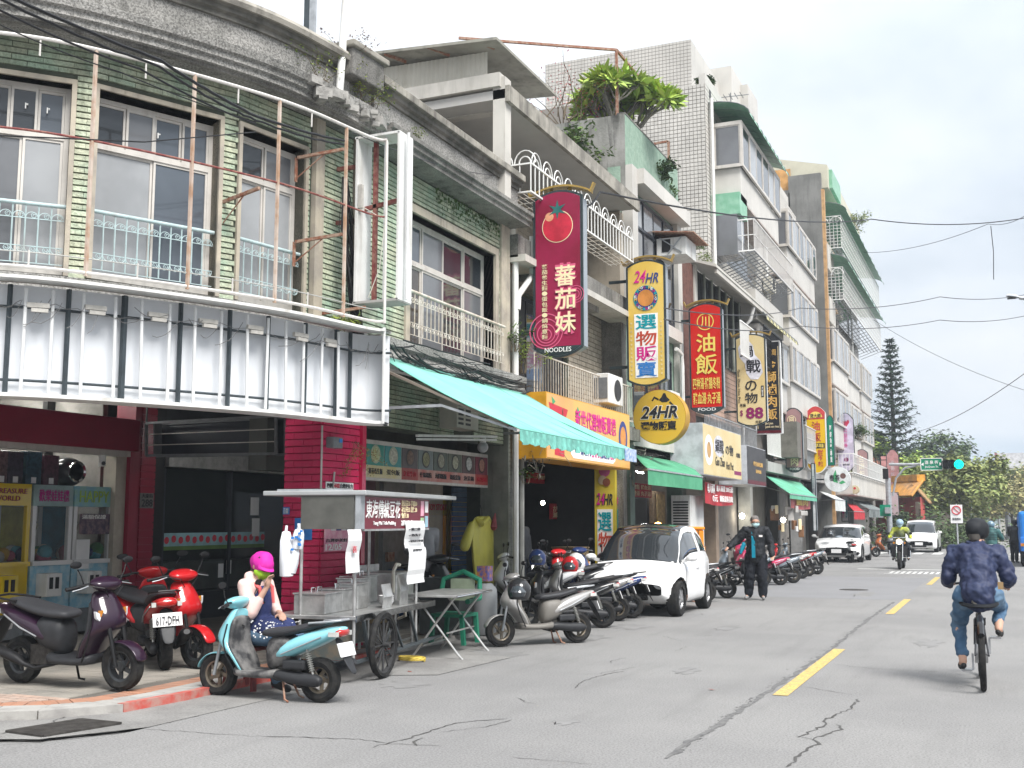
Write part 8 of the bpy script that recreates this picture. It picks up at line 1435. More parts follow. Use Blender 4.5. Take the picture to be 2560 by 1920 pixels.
# motorcyclist
q = gp(2250,1424); mc_ = empty('motorcycle',(q.x,q.y + .65,0),R(-90),label='dark cruiser motorcycle with a lit round headlamp coming towards the camera',cat='motorcycle'); wheel(mc_,.66,.3,.11,RIMB); wheel(mc_,-.66,.29,.13,RIMB)
m = MB(); [m.cyl((.66,s * .09,.3),(.42,s * .1,.95),.022,8) for s in (-1,1)]; m.tube([(.2,.38,1.02),(.34,.2,1.05),(.36,-.2,1.05),(.2,-.38,1.02)],.014,8); m.tube([(.3,.33,.62),(.42,.33,.4),(.42,-.33,.4),(.3,-.33,.62),],.016,6); build(m,'fork',CHROME,mc_,world=0); m = MB().loft([ellring_x(x,z,h,w_) for x,z,h,w_ in ((.3,.82,.08,.1),(.1,.85,.12,.15),(-.2,.8,.09,.14),(-.6,.78,.06,.13),(-.85,.78,.03,.08))]); m.box((0,0,.42),(.5,.34,.34)); m.box((.45,0,.62),(.12,.5,.3)); build(m,'body',PBLK,mc_,world=0,smooth=1); m = MB().cyl((.46,0,.92),(.56,0,.92),.1,20); build(m,'headlamp_case',CHROME,mc_,world=0); m = MB().disc((.565,0,.92),(1,0,0),.09,20); build(m,'headlamp',mat('lit_headlamp',(1,.78,.5),.3,namt=0,emit=2.2),mc_,world=0); m = MB(); [m.cyl((.45,s * .17,.88),(.5,s * .17,.88),.035,10) for s in (-1,1)]; build(m,'indicators',MATS['orange_lens'],mc_,world=0)
for s in (-1,1): m = MB().bar((.3,s * .28,1.04),(.28,s * .33,1.18),.012); m.loft([[(.28 + dx,s * .36 + .06 * cos(a) * k,1.2 + .04 * sin(a) * k) for a in [6.283 * i / 10 for i in range(10)]] for dx,k in ((.02,.5),(0,1),(-.01,1))]); build(m,'mirror',BLACK,mc_,world=0)
J2 = dict(pelvis=(-.2,0,.9),chest=(-.1,0,1.22),neck=(-.05,0,1.38),head=(0,0,1.5),face=(1,0,0),shl=(-.08,.2,1.32),shr=(-.08,-.2,1.32),ell=(.02,.32,1.1),elr=(.02,-.32,1.1),wrl=(.22,.34,1.06),wrr=(.22,-.34,1.06),hipl=(-.16,.12,.86),hipr=(-.16,-.12,.86),knl=(.2,.26,.72),knr=(.2,-.26,.72),anl=(.05,.24,.36),anr=(.05,-.24,.36),toel=(.2,.25,.32),toer=(.2,-.25,.32))
person('motorcyclist in a hi-vis yellow jacket, helmet and mask facing the camera',(q.x,q.y + .65,0),R(-90),J2,mat('hi_vis_yellow',(.5,.55,.04),.7,nscale=3,col2=(.1,.12,.06)),TRN,SHOE,.02,1.0,mask=MASKB,helmet_m=paint('pale_blue_helmet',(.25,.36,.45)),hair=None,hands=False)
# riders farther on and people by the truck
for k,(px,py,top_,helm,lb,by_,bc) in enumerate(((2482,1424,mat('teal_puffer',(.03,.1,.1),.6,nscale=3,namt=.2),paint('grey_blue_helmet',(.12,.2,.26)),'rider in a teal quilted jacket and helmet seen from behind',0,PBLK),(2440,1390,mat('olive_jacket',(.05,.055,.04),.7),paint('blue_helmet',(.03,.12,.2)),'rider in a dark olive jacket half hidden by the cyclist',0,PRED))):
    q = gp(px,py); put_scooter(PB,(q.x,q.y + 1.24),(q.x,q.y),0,bc,['dark scooter ridden by the teal jacket rider','red scooter of the olive jacket rider'][k],lean=0); J3 = {a: (b[0],b[1],b[2] - .06) for a,b in J2.items()}; tt,Hq,jq = person(lb,(q.x,q.y + .62,0),R(90),J3,top_,TRN,SHOE,.02,1.15,hair=None,helmet_m=helm,hands=False,hood='down')
    if k == 0: m = MB(); [m.tube([(-.36 + .02 * abs(s),s * .1,1.0 + z * .055) for s in (-2,-1,0,1,2)],.008,5) for z in range(7)]; build(m,'quilt_seam',TRN,tt,world=0)
q = gp(2538,1408); J4 = {**{k: v for k,v in J.items()}}; JS = dict(pelvis=(0,0,.88),chest=(.05,0,1.24),neck=(.08,0,1.4),head=(.12,0,1.5),face=(1,.2,0),shl=(.05,.19,1.33),shr=(.05,-.19,1.33),ell=(.15,.26,1.08),elr=(.15,-.26,1.08),wrl=(.3,.15,1.0),wrr=(.3,-.15,1.0),hipl=(0,.09,.86),hipr=(0,-.09,.86),knl=(.03,.1,.47),knr=(-.02,-.1,.47),anl=(0,.1,.09),anr=(-.06,-.1,.09),toel=(.13,.1,.045),toer=(.07,-.1,.045))
person('man in black with a cap standing behind the blue truck',(q.x,q.y,0),R(60),JS,BLKC,TRN,SHOE,.02,1.0,hat=BLKC,hands=False)
q = gp(2232,1385); person('person in dark clothes standing far off beside the signal post',(q.x - .8,q.y + 9,0),R(200),JS,BLKC,TRN,SHOE,.025,1.0,hands=False); q = dp(1310,1330,19.5); person('dark haired person in black inside the arcade behind the scooters',(q.x,q.y,.1),R(180),JS,BLKC,TRN,SHOE,.025,1.0,hands=False)
q = dp(1066,1310,17.5); person('shopkeeper with a ponytail working behind the hanging sheets',(q.x,q.y,.1),R(150),JS,mat('pale_grey_top',(.3,.3,.32),.8),TRN,SHOE,.025,.9,hands=False)

# ================================================================ FOOD CART
CT = empty('tofu_pudding_cart',(-5.6,9.8,0),label='stainless steel tofu pudding cart with a flat canopy, maroon name board and big spoked wheel',cat='food cart')
ca = R(-8); cp0 = dp(889,1541,9.95); FK = Frame((0,0),-8)
def zat(px,py,d): return dp(px,py,d)
# corner of the counter from its height
dct = ray(889,1541); k_ = (.66 - CAM_H) / dct.z; c0 = CAMP + dct * k_; FK = Frame((c0.x,c0.y),-8)
LC,WC = FK.S(1086,1497)[0],.95; SB0,SB1,SB2,SC1 = [FK.S(x,1300)[0] for x in (876,905,1067,1122)]
def K(s,d,z): return FK.P(s,d,z - .1 if z < 1.2 else z)
m = MB().fbox(FK,0,LC,.62,.66,-WC,0); build(m,'counter',STEEL,CT,bevel=.006); m = MB().fbox(FK,-.0,LC,.60,.665,0.001,.012); build(m,'counter_edge',mat('polished_steel',(.55,.56,.56),.2,1.0,namt=.3,nscale=22),CT)
for s,d,nm in ((.03,-.03,0),(.03,-.62,0),(FK.S(1047,1400)[0],-.03,0),(FK.S(1047,1400)[0],-.62,0)): m = MB().cyl(K(s,d,.3),K(s,d,1.86),.017,10); build(m,'pole',STEEL,CT,smooth=1)
m = MB().fbox(FK,-.02,SC1,1.86,1.91,-1.05,.1); build(m,'canopy',mat('canopy_steel',(.45,.46,.46),.4,.5,namt=.15),CT,bevel=.01); m = MB().fbox(FK,.1,2.0,1.91,1.93,-.95,-.3); build(m,'canopy_sheet',GALV,CT)
m = MB().fbox(FK,.0,.03,1.52,1.86,-.62,-.04); build(m,'side_panel',mat('smoked_panel',(.1,.1,.09),.3,namt=.3),CT); FKs = Frame(K(0,0,0),82)
m = MB().fbox(FK,.0,SB1,1.52,1.86,-.02,.03); build(m,'grey_plate',GALV,CT); m = MB().fbox(FK,SB1,SB2,1.52,1.85,0,.025); nb = build(m,'name_board',mat('maroon_board',(.14,.012,.025),.35,namt=.05),CT); m = MB().fbox(FK,SB1,SB2,1.5,1.52,0,.03); build(m,'board_rim',STEEL,CT)
lettering('東海傳統豆花',FK,SB1 + .03,SB1 + .98,1.63,1.82,.03,WINK,nb,.005,italic=.1); lettering('Tung Hai Tofu Pudding',FK,SB1 + .22,SB1 + .85,1.55,1.6,.03,WINK,nb,.01); lettering('熱豆花35 芋圓30\n冰豆花35 薏仁30\n仙草 30',FK,SB1 + 1.02,SB1 + 1.5,1.63,1.83,.03,CREAMI,nb,.01); lettering('加料1-2種一律35元',FK,SB1 + 1.02,SB1 + 1.48,1.55,1.61,.03,WINK,nb,.02)
for a,z0_,z1_,mt_ in ((1.56,1.66,1.83,PINKP),(1.70,1.7,1.83,PAPER),(1.56,1.53,1.64,mat('pale_green_label',(.4,.6,.35),.5)),(1.70,1.53,1.66,mat('pale_blue_label',(.35,.55,.65),.5))): m = MB().fbox(FK,a - 1.72 + SB2 - .12,a - 1.62 + SB2 - .12,z0_,z1_,.025,.03); build(m,'price_label',mt_,CT)
# lower frame, cabinet, wheel
m = MB().bar(K(.0,0,.31),K(2.5,.0,.33),.05,.03); m.bar(K(.0,0,.31),K(-.1,-.7,.31),.05,.03); m.bar(K(.2,0,.7),K(.35,0,.33),.03); m.bar(K(1.5,0,.7),K(1.75,0,.33),.03); m.bar(K(.62,.02,.33),K(.98,.02,.62),.025); m.bar(K(.98,.02,.62),K(1.25,.02,.33),.025); build(m,'lower_frame',mat('dark_painted_angle',(.05,.06,.065),.5,namt=.3),CT)
m = MB().fbox(FK,.06,1.9,.22,.6,-.9,-.66); m.fbox(FK,.06,.12,.22,.6,-.66,-.1); build(m,'cabinet',mat('grimy_crate',(.06,.075,.075),.6,nscale=7,col2=(.12,.1,.075)),CT)
cw = gp(957,1696); CW = MT((cw.x,cw.y,.34)) @ Matrix.Rotation(R(98),4,'Z'); m = MB().lathe([(.285,-.028),(.32,-.034),(.34,0),(.32,.034),(.285,.028)],40,CW,closed=True); wc = build(m,'wheel',RUBBER,CT,smooth=1); m = MB().lathe([(.285,-.02),(.27,-.018),(.27,.018),(.285,.02)],40,CW,closed=True); m.cyl(CW @ V3((0,-.07,0)),CW @ V3((0,.07,0)),.025,12)
for i in range(12): a = i * pi / 6; m.bar(CW @ V3((0,0,0)),CW @ V3((.275 * cos(a),0,.275 * sin(a))),.012 if i % 3 else .03,.012)
build(m,'spokes',mat('dark_wheel_steel',(.06,.06,.062),.5,.4),wc)
m = MB().lathe([(.285,-.028),(.32,-.034),(.34,0),(.32,.034),(.285,.028)],32,MT(K(.9,-.9,0) + V3((0,0,.34))) @ Matrix.Rotation(R(98),4,'Z'),closed=True); build(m,'wheel',RUBBER,CT,smooth=1)
for k,(s,d,w_,l,h,lid,lb) in enumerate(((.08,-.62,.5,.42,.2,2,'steel bin with two lid handles at the near end of the cart'),(.5,-.55,.4,.3,.22,1,'steel bin behind the first pole of the cart'),(.82,-.5,.38,.28,.26,1,'steel bin in the middle of the cart counter'),(1.12,-.62,.4,.3,.3,1,'taller steel bin beside the bowls'),(1.5,-.75,.36,.5,.3,1,'tall steel bin at the far end of the counter'))):
    e = empty('steel_bin',K(s + l / 2,d - .1,.76),label=lb,cat='steel bin'); m = MB().fbox(FK,s,s + l,.661,.66 + h,d - .1,d - .1 + w_ * .7); build(m,'bin',STEEL,e,bevel=.008); m = MB().fbox(FK,s - .01,s + l + .01,.66 + h,.675 + h,d - .11,d - .09 + w_ * .7); build(m,'lid',STEEL,e)
    for q in range(lid): u = s + l * (q + 1) / (lid + 1); m = MB().tube([K(u - .05,d + .05,.775 + h),K(u - .05,d + .05,.82 + h),K(u + .05,d + .05,.82 + h),K(u + .05,d + .05,.775 + h)],.007,6); build(m,'handle',CHROME,e,smooth=1)
for k,(s,h) in enumerate(((.95,.26),(1.45,.34))): e = empty('folded_steel_screen',K(s + .14,-.12,.76),label=['folded steel splash screen at the middle of the counter','tall folded steel splash screen near the far poles'][k],cat='splash screen'); m = MB().loft([[K(u,d,z) for d,z in ((-.1,.762),(-.1,.76 + h * .45),(-.085,.76 + h * .47),(-.12,.76 + h),(-.128,.76 + h),(-.095,.76 + h * .45),(-.108,.762))] for u in (s,s + .26)]); build(m,'screen',STEEL,e)
e = empty('bowl_stack',K(1.22,-.18,.76),label='stack of white bowls between the steel screens',cat='bowls')
for k in range(4): m = MB().lathe([(.03,0),(.06,.02),(.085,.06),(.08,.06),(.055,.024)],18,MT(K(1.25,-.18,.765 + k * .02)) @ XR(R(90))); build(m,'bowl',PAPER,e,smooth=1)
# things hanging on the cart
def hang(name,px0,px1,py0,py1,d,mt,label,txt=(),cat='notice',sway=0.0):
    a,c = FK.S(px0,py0,d),FK.S(px1,py1,d); e = empty(name,K(a[0],d,c[1]),label=label,cat=cat); m = MB(); n = 6; m.loft([[K(s + sway * i / n,d + .015 * sin(i),a[1] + (c[1] - a[1]) * i / n) for s in (a[0],c[0])] for i in range(n + 1)],cap=False,closed=False); o = build(m,'sheet',mt,e); o.modifiers.new('thick','SOLIDIFY').thickness = .003
    for s,u0,u1,v0,v1,im in txt: lettering(s,FK,a[0] + (c[0] - a[0]) * u0,a[0] + (c[0] - a[0]) * u1,a[1] + (c[1] - a[1]) * v1,a[1] + (c[1] - a[1]) * v0,d + .02,im,e,.01)
hang('hygiene_notice',1011,1058,1302,1368,.03,PAPER,'long white notice with ticked lines taped to the far cart pole',(('✓戴口罩',.15,.75,.26,.36,INK),('✓勤洗手',.15,.8,.48,.58,INK),('✓保持社交距離',.15,.9,.7,.79,INK)),sway=.04); hang('order_notice',1020,1062,1370,1433,.03,PAPER,'second white notice below the ticked one, its square code left blank',(('實聯制',.2,.7,.05,.12,INK),)); hang('bow_bag',868,900,1324,1405,.04,PAPER,'white plastic bag roll with red flower print hanging on the near pole',(('喜',.3,.6,.5,.7,REDINK),),'plastic bag')
bgx = mat('white_plastic_film',(.62,.63,.66),.35,namt=.06,nscale=9)
for k,(x,y0,y1,r,lb) in enumerate(((716,1330,1440,.06,'translucent bag of round lids hanging at the left of the cart'),(748,1325,1372,.055,'printed white bag with blue pattern hanging on the left pole'),(738,1370,1432,.05,'sleeve of white paper cups in a bag under the printed bag'))):
    p,q = dp(x,y0,10.5),dp(x - 6 * k,y1,10.5); e = empty('hanging_bag',q,label=lb,cat='plastic bag'); m = MB().tube([p + V3((0,0,.06)),p + V3((0,0,.01)),p,p.lerp(q,.2),p.lerp(q,.6),q,q - V3((0,0,.01))],[.01,.015,r * .6,r * .95,r * 1.05,r * .95,r * .3],14); m.v = [(x + rg(0,.004),y + rg(0,.004),z) for x,y,z in m.v]; build(m,'bag',bgx,e,smooth=1)
    if k == 1: m = MB(); [m.box(p.lerp(q,random.random()) + RT * ru(-.04,.04) - FW * .07,(.02,.02,.02)) for _ in range(9)]; build(m,'blue_print',BLUEINK,e,kind='stuff')
# sink, folding table, small furniture
FZ = Frame(K(2.35,-.5,0)[:2],-8); Z = FZ.P; e = empty('sink_unit',Z(.3,-.2,0),label='stainless sink unit with a drain hose standing beyond the cart',cat='sink'); m = MB().fbox(FZ,0,.62,.62,.98,-.5,0); build(m,'basin',STEEL,e,bevel=.03); m = MB().fbox(FZ,-.02,.64,.96,1.06,-.52,-.49); m.fbox(FZ,-.02,.64,.95,.97,-.5,.02); build(m,'rim',STEEL,e)
for s in (.02,.6):
    for d in (-.48,-.02): m = MB().cyl(Z(s,d,0),Z(s,d,.7),.02,8); build(m,'leg',STEEL,e)
m = MB().cyl(Z(.3,-.1,.5),Z(.3,-.1,.63),.06,14); m.cyl(Z(.3,-.1,.02),Z(.3,-.1,.5),.022,8); build(m,'drain',DKGREY,e); m = MB().tube([Z(.1,.03,.93),Z(.12,.05,.8),Z(.14,.06,.6),Z(.24,.03,.45),Z(.3,-.1,.4)],.018,8); m.tube([Z(-.1,.0,.75),Z(-.1,0,1.0),Z(0,0,1.08),Z(.1,0,1.07)],.022,8); build(m,'hose',YWIRE,e,smooth=1); m = MB().bar(Z(.02,-.02,.15),Z(.6,-.02,.15),.02); m.bar(Z(.02,-.48,.15),Z(.02,-.02,.15),.02); build(m,'rail',STEEL,e)
e = empty('yellow_hose',gp(1045,1645),label='coil of yellow hose lying on the gutter under the cart',cat='hose'); m = MB(); q = gp(1030,1650,.02); m.tube([q + V3((.16 * cos(a),.1 * sin(a),.012 * (a / 6))) for a in [i * .5 for i in range(38)]] ,.012,6); build(m,'coil',mat('yellow_rubber',(.6,.45,.08),.5),e,smooth=1)
ta,tb = gp(1160,1650),gp(1255,1650); FTb = Frame((ta.x - .05,ta.y - .05),-6); e = empty('folding_table',(ta.x,ta.y,0),label='stainless folding table with bent tube legs between the cart and the silver scooter',cat='table'); X_ = FTb.P; m = MB().fbox(FTb,-.15,1.1,.72,.75,-.62,.02); build(m,'tabletop',STEEL,e,bevel=.005); m = MB().tube([X_(-.15,.03,.73),X_(1.1,.03,.73)],.016,8); build(m,'edge_tube',CHROME,e)
for s in (0.02,.95): m = MB().tube([X_(s,-.55,.72),X_(s + .02,-.3,.4),X_(s + .02,-.02,.06),X_(s + .02,.04,0)],.014,8); build(m,'leg',STEEL,e,smooth=1); m = MB().tube([X_(s,-.05,.72),X_(s,-.3,.4),X_(s,-.55,.06),X_(s,-.6,0)],.014,8); build(m,'leg',STEEL,e,smooth=1)
m = MB().bar(X_(.02,-.45,.15),X_(.95,-.45,.15),.016); m.bar(X_(.02,-.15,.3),X_(.95,-.15,.3),.016); build(m,'stretcher',STEEL,e)
e = empty('gas_bottle',dp(1212,1440,15.2),label='grey gas bottle standing under the raincoat',cat='gas bottle'); p = dp(1212,1440,15.2); m = MB().lathe([(.02,.36),(.1,.35),(.16,.28),(.17,.2),(.17,-.25),(.15,-.32),(.1,-.34)],20,MT((p.x,p.y,.42)) @ XR(R(90))); build(m,'cylinder',mat('bottle_grey',(.25,.26,.27),.5,namt=.1),e,smooth=1); m = MB().box((p.x,p.y,.9),(.16,.16,.2)); build(m,'collar',mat('blue_orange_label',(.05,.08,.35),.5,nscale=18,col2=(.5,.2,.05)),e)
e = empty('plastic_chair',dp(1145,1450,14.6),label='green plastic armchair behind the sink',cat='chair'); p = dp(1150,1450,14.6); GPL = mat('green_chair_plastic',(.02,.2,.12),.4); m = MB().tube([(p.x - .28,p.y,.62),(p.x - .26,p.y + .05,.85),(p.x,p.y + .1,.95),(p.x + .26,p.y + .05,.85),(p.x + .28,p.y,.62),(p.x + .28,p.y - .35,.6)],.035,8); build(m,'back',GPL,e,smooth=1); m = MB().box((p.x,p.y - .15,.42),(.45,.45,.04)); build(m,'seat',GPL,e); m = MB().box((p.x,p.y + .08,.72),(.34,.02,.28)); build(m,'mesh_panel',mat('pale_chair_mesh',(.35,.42,.3),.6),e)
for a in (-.2,.2):
    for b in (-.35,.05): m = MB().bar((p.x + a,p.y + b,.42),(p.x + a * 1.15,p.y + b,.06),.05); build(m,'leg',GPL,e)
e = empty('dark_crate_stack',dp(1110,1400,15.5),label='dark glass cabinet behind the green chair',cat='cabinet'); p = dp(1115,1400,15.6); m = MB().box((p.x,p.y,.45),(.6,.4,.75)); build(m,'cabinet',mat('dark_cabinet',(.05,.06,.06),.3,nscale=3,namt=.5),e)
for k,(px,py,d,lb) in enumerate(((1855,1290,37,'white lamp glowing in the lit stall'),(1958,1300,40,'bare bulb glowing above the food stall'),(1645,1317,22,'small orange lantern glowing over the small white car'),(1357,1257,20.5,'small lit bulb hanging in the arcade above the menu board'))): p = dp(px,py,d); e = empty('stall_lamp',p,label=lb,cat='lamp'); m = MB(); q = .45 if k == 3 else 1; m.lathe([(a * q,b * q) for a,b in ((.01,.09),(.06,.07),(.09,0),(.06,-.07),(.01,-.09))],12,MT(p) @ XR(R(90))); build(m,'bulb',mat('warm_bulb' if k != 2 else 'orange_bulb',(1,.9,.7) if k != 2 else (1,.4,.08),.4,namt=0,emit=14),e,smooth=1)
for k in range(14): p = dp(ru(1920,2010),ru(1270,1330),38); e = empty('hanging_ware',p,label='pale ware hanging in the lit stall behind the far scooters',cat='ware',group='ware hanging in the lit stall'); m = MB().box(p,(ru(.1,.3),.1,ru(.15,.4)),ru(0,2)); build(m,'ware',rc_([PAPER,CREAMI,GPAINT,mat('brown_ware',(.2,.1,.05),.6)]),e,bevel=.02)
f = Frame((-7.3,0),0); a,c = f.S(1725,1238),f.S(1757,1382); e = empty('tall_air_unit',f.P(a[0],0,c[1]),label='large white louvred air conditioner unit beside the drain pipe',cat='air conditioner'); m = MB().fbox(f,a[0],c[0] + .2,.5,a[1],-.5,0); build(m,'case',WHITEDIRT,e,bevel=.01); m = MB(); [m.fbox(Frame((0,a[0] - .005),90),-7.75,-7.35,.6 + k * .07,.6 + k * .07 + .035,0,.01) for k in range(int((a[1] - .7) / .07))]; build(m,'louvre',BLACK,e,kind='stuff')
for k,(px,py,X,w_,lb) in enumerate(((1540,975,-7.1,.9,'outdoor fan unit on a bracket left of the round sign'),(1690,1010,-7.2,.8,'second fan unit right behind the round sign'))): f = Frame((X,0),0); a = f.S(px,py); e = empty('fan_unit',f.P(a[0],0,a[1]),label=lb,cat='air conditioner'); m = MB().fbox(f,a[0] - w_ / 2,a[0] + w_ / 2,a[1] - .3,a[1] + .3,-.35,0); build(m,'case',WHITEDIRT,e,bevel=.015); m = MB().disc(f.P(a[0] + .1,.01,a[1]),(1,0,0),.22,20); build(m,'fan',DKGREY,e); m = MB().box((X - .17,a[0] - w_ / 2 - .005,a[1]),(.28,.01,.42)); build(m,'grille',GREYP,e)

# ================================================================ TEMPLE SIDE, TREES, STREET FURNITURE, HILLS
def tree(name,loc,h,cr,ch,n,lsz,mt,label,trunk=.16,cz=None,group='street trees beyond the crossing',lean=0,clumps=26):
    t = empty(name,loc,label=label,cat='tree',group=group); L0 = V3(loc); st = MB(); cz = cz or h - ch * .5; st.tube([L0,L0 + V3((lean * .3,0,h * .3)),L0 + V3((lean,.2,cz))],[trunk,trunk * .8,trunk * .4],8); C_ = []
    for k in range(clumps):
        a = ru(0,6.283); u = random.random() ** .5; zz = ru(-1,1); rr = math.sqrt(max(0,1 - zz * zz * .8)) * u; c = L0 + V3((lean + rr * cr * cos(a),rr * cr * sin(a),cz + zz * ch * .5)); C_.append((c,ru(.22,.42) * min(cr,ch)))
        st.tube([L0 + V3((lean * .6,.1,cz - ch * .35)),L0.lerp(c,.6) + V3((0,0,cz * .25)),c],[trunk * .35,trunk * .22,.015],5)
    build(st,'trunk',mat('dark_bark',(.07,.06,.05),.9,nscale=6),t); lf = MB()
    for k in range(n): c,r = rc_(C_); d = V3((rg(0,1),rg(0,1),rg(0,.62))).normalized() * r * random.random() ** .4; leaf(lf,c + d,V3((rg(0,.5),rg(0,.5),1)) + d.normalized() * .5,lsz * ru(.7,1.3),lsz * .6)
    build(lf,'crown',mt,t,kind='stuff'); return t
LA = leafmat('olive_leaf',(.25,.28,.09),(.14,.18,.06)); LB = leafmat('deep_leaf',(.05,.085,.03),(.08,.12,.04)); LC_ = leafmat('bronze_leaf',(.3,.26,.11),(.2,.21,.08))
def bx_(px,D): p = dp(px,1303,D); return (p.x,p.y,0)
tree('street_tree',bx_(2395,78),5.7,4.0,3.0,8500,.3,LA,'wide olive green tree spreading over the temple wall behind the traffic signal',.2,cz=4.1); tree('street_tree',bx_(2330,84),6.0,3.0,3.8,5500,.32,leafmat('bright_leaf',(.28,.37,.07),(.15,.23,.05)),'bright green tree left of the traffic signal post',.18,cz=4.0)
tree('street_tree',bx_(2455,100),5.4,4,3,4500,.36,LC_,'bronze tinted tree beside the far street lamp'); tree('street_tree',bx_(2530,110),5.6,5,3.4,5500,.4,LC_,'bronze tinted tree at the right edge beneath the palm'); tree('street_tree',bx_(2345,110),9.2,3.4,5,5500,.4,LB,'dark green tree right of the tall pine'); tree('street_tree',bx_(2212,96),8.6,2.2,5,4000,.36,leafmat('bright_leaf',(.28,.37,.07),(.15,.23,.05)),'green tree just past the end of the grey block'); tree('street_tree',bx_(2480,140),6,6,4,3500,.45,LB,'far dark tree closing the street'); tree('street_tree',bx_(2570,130),7,6,5,3500,.45,LA,'olive tree behind the blue truck'); tree('street_tree',bx_(2425,128),7.4,4.5,4.5,3000,.45,LB,'dark tree behind the no horn sign')
# norfolk pine
PD = 95; pb = dp(2243,1303,PD); zt = dp(2243,845,PD).z; t = empty('norfolk_pine',(pb.x,pb.y,0),label='tall narrow dark pine with tiered branches standing against the clouds',cat='tree'); st = MB(); st.tube([(pb.x,pb.y,0),(pb.x,pb.y,zt * .6),(pb.x,pb.y,zt)],[.3,.16,.03],8); lf = MB(); z = 3.2; k = 0
while z < zt - .15:
    f = (zt - z) / (zt - 3.2); rr = 2.9 * f ** .85 * ru(.8,1.08) + .12
    for q in range(7):
        a = q * .9 + k * .55 + ru(-.2,.2); e = V3((pb.x + rr * cos(a),pb.y + rr * sin(a),z + rr * .28)); s = V3((pb.x,pb.y,z)); st.tube([s,s.lerp(e,.5) - V3((0,0,rr * .08)),e],[.04,.03,.012],4)
        for j in range(int(12 + rr * 20)): u = ru(.12,1.05); p = s.lerp(e,u) - V3((0,0,rr * .3 * u * (1 - u))); leaf(lf,p + V3([rg(0,.05) for _ in range(3)]),(rg(0,.4),rg(0,.4),1),.36,.13,(e - s) + V3([rg(0,1.2) * rr for _ in range(3)]))
    z += .42 + .3 * f; k += 1
build(st,'trunk',MATS['dark_bark'],t); build(lf,'crown',leafmat('pine_needle',(.022,.045,.028),(.04,.07,.035)),t,kind='stuff')
# palm
pb = dp(2520,1303,105); zt = dp(2520,1200,105).z; t = empty('palm_tree',(pb.x,pb.y,0),label='feathery palm rising before the white hall at the right edge',cat='tree'); m = MB().tube([(pb.x,pb.y,0),(pb.x,pb.y,zt)],[.25,.15],8); build(m,'trunk',GREYP,t); m = MB()
for q in range(22):
    a = q * 2.4; el = ru(-.2,1.2); pts = [V3((pb.x,pb.y,zt)) + V3((cos(a) * u * 3 * cos(el),sin(a) * u * 3 * cos(el),sin(el) * u * 3 - 1.8 * u * u)) for u in [i / 7 for i in range(8)]]
    for i in range(7):
        for s in (-1,1):
            for w_ in range(3): leaf(m,pts[i].lerp(pts[i + 1],w_ / 3),(0,0,1),.8,.07,(pts[i + 1] - pts[i]).normalized() * .5 + V3((-sin(a),cos(a),-.5)) * s)
build(m,'crown',leafmat('palm_leaf',(.13,.2,.08),(.08,.13,.05)),t,kind='stuff')
for k,(px,py,D,h,sp,lb) in enumerate(((1757,212,36,.5,.35,'small bush on the white tower parapet'),(2130,575,62,1.6,1.2,'bush growing on the roof edge of the grey block'),(2150,1100,60,1.4,.8,'green creeper beside the lavender sign'))): p = dp(px,py,D); weed("roof_bush",p,h,sp,18,60,.13,[LB,LA,LB][k],lb,'shrub',droop=.4,bush=.4)
# temple wall, gate roof, pavement beyond
TR_ = mat('temple_red_wall',(.42,.08,.07),.7,nscale=2,namt=.2); TO = mat('glazed_orange_tile',(.62,.28,.03),.3,coat=.5,vary=.15); t = empty('temple_wall',(-5.5,80,0),label='red temple wall with glazed orange tile roofs behind the crossing',cat='wall'); a,c = bx_(2190,78),bx_(2303,74); fr = Frame((a[0],a[1]),math.degrees(math.atan2(c[0] - a[0],c[1] - a[1]))); Lw = math.hypot(c[0] - a[0],c[1] - a[1])
m = MB().fbox(fr,0,Lw,0,3.1,-.3,0); build(m,'wall',TR_,t); m = MB().fbox(fr,Lw * .35,Lw * .75,.8,2.2,0,.05); build(m,'relief_panel',mat('green_grey_panel',(.2,.24,.18),.7),t)
for k in range(22): s = Lw * .45 + k * Lw * .028; m = MB().tube([fr.P(s,.75,3.15),fr.P(s,.4,3.55),fr.P(s,-.1,4.1)],.09,6); build(m,'tile',TO,t)
m = MB().fbox(fr,Lw * .42,Lw * .98,4.1,4.5,-.5,.1); build(m,'ridge',TO,t)
a2,c2 = bx_(2303,74),bx_(2500,190); fr = Frame((a2[0],a2[1]),math.degrees(math.atan2(c2[0] - a2[0],c2[1] - a2[1]))); m = MB().hexa([fr.P(s,d,z) for s,d,z in ((0,.5,2.7),(0,-.5,3.9),(60,-.5,3.9),(60,.5,2.7),(0,.5,2.8),(0,-.5,4.0),(60,-.5,4.0),(60,.5,2.8))]); build(m,'wall_roof',mat('tan_tile_roof',(.42,.26,.13),.5,nscale=1,namt=.2,stretch=(1,1,1)),t); m = MB().fbox(fr,0,60,0,2.8,-.3,0); build(m,'wall',mat('brown_grey_wall',(.13,.1,.08),.8,nscale=1.2,namt=.4),t)
hd = weed('hedge',bx_(2330,73),2.2,9,60,120,.3,LB,'clipped dark hedge along the temple wall','hedge',droop=.3,bush=.3); hd['kind'] = 'thing'; m = MB(); 
f = empty('temple_roof',dp(2195,1180,120),label='salmon temple roof peeping between the trees',cat='building'); p = dp(2195,1185,120); m.hexa([p + V3(v) for v in ((-2.5,0,-1),(3.5,0,-2),(3.5,3,-2),(-2.5,3,-1),(-1.5,0,2),(1.5,0,2),(1.5,3,2),(-1.5,3,2))]); build(m,'roof',mat('salmon_roof',(.5,.2,.13),.7),f)
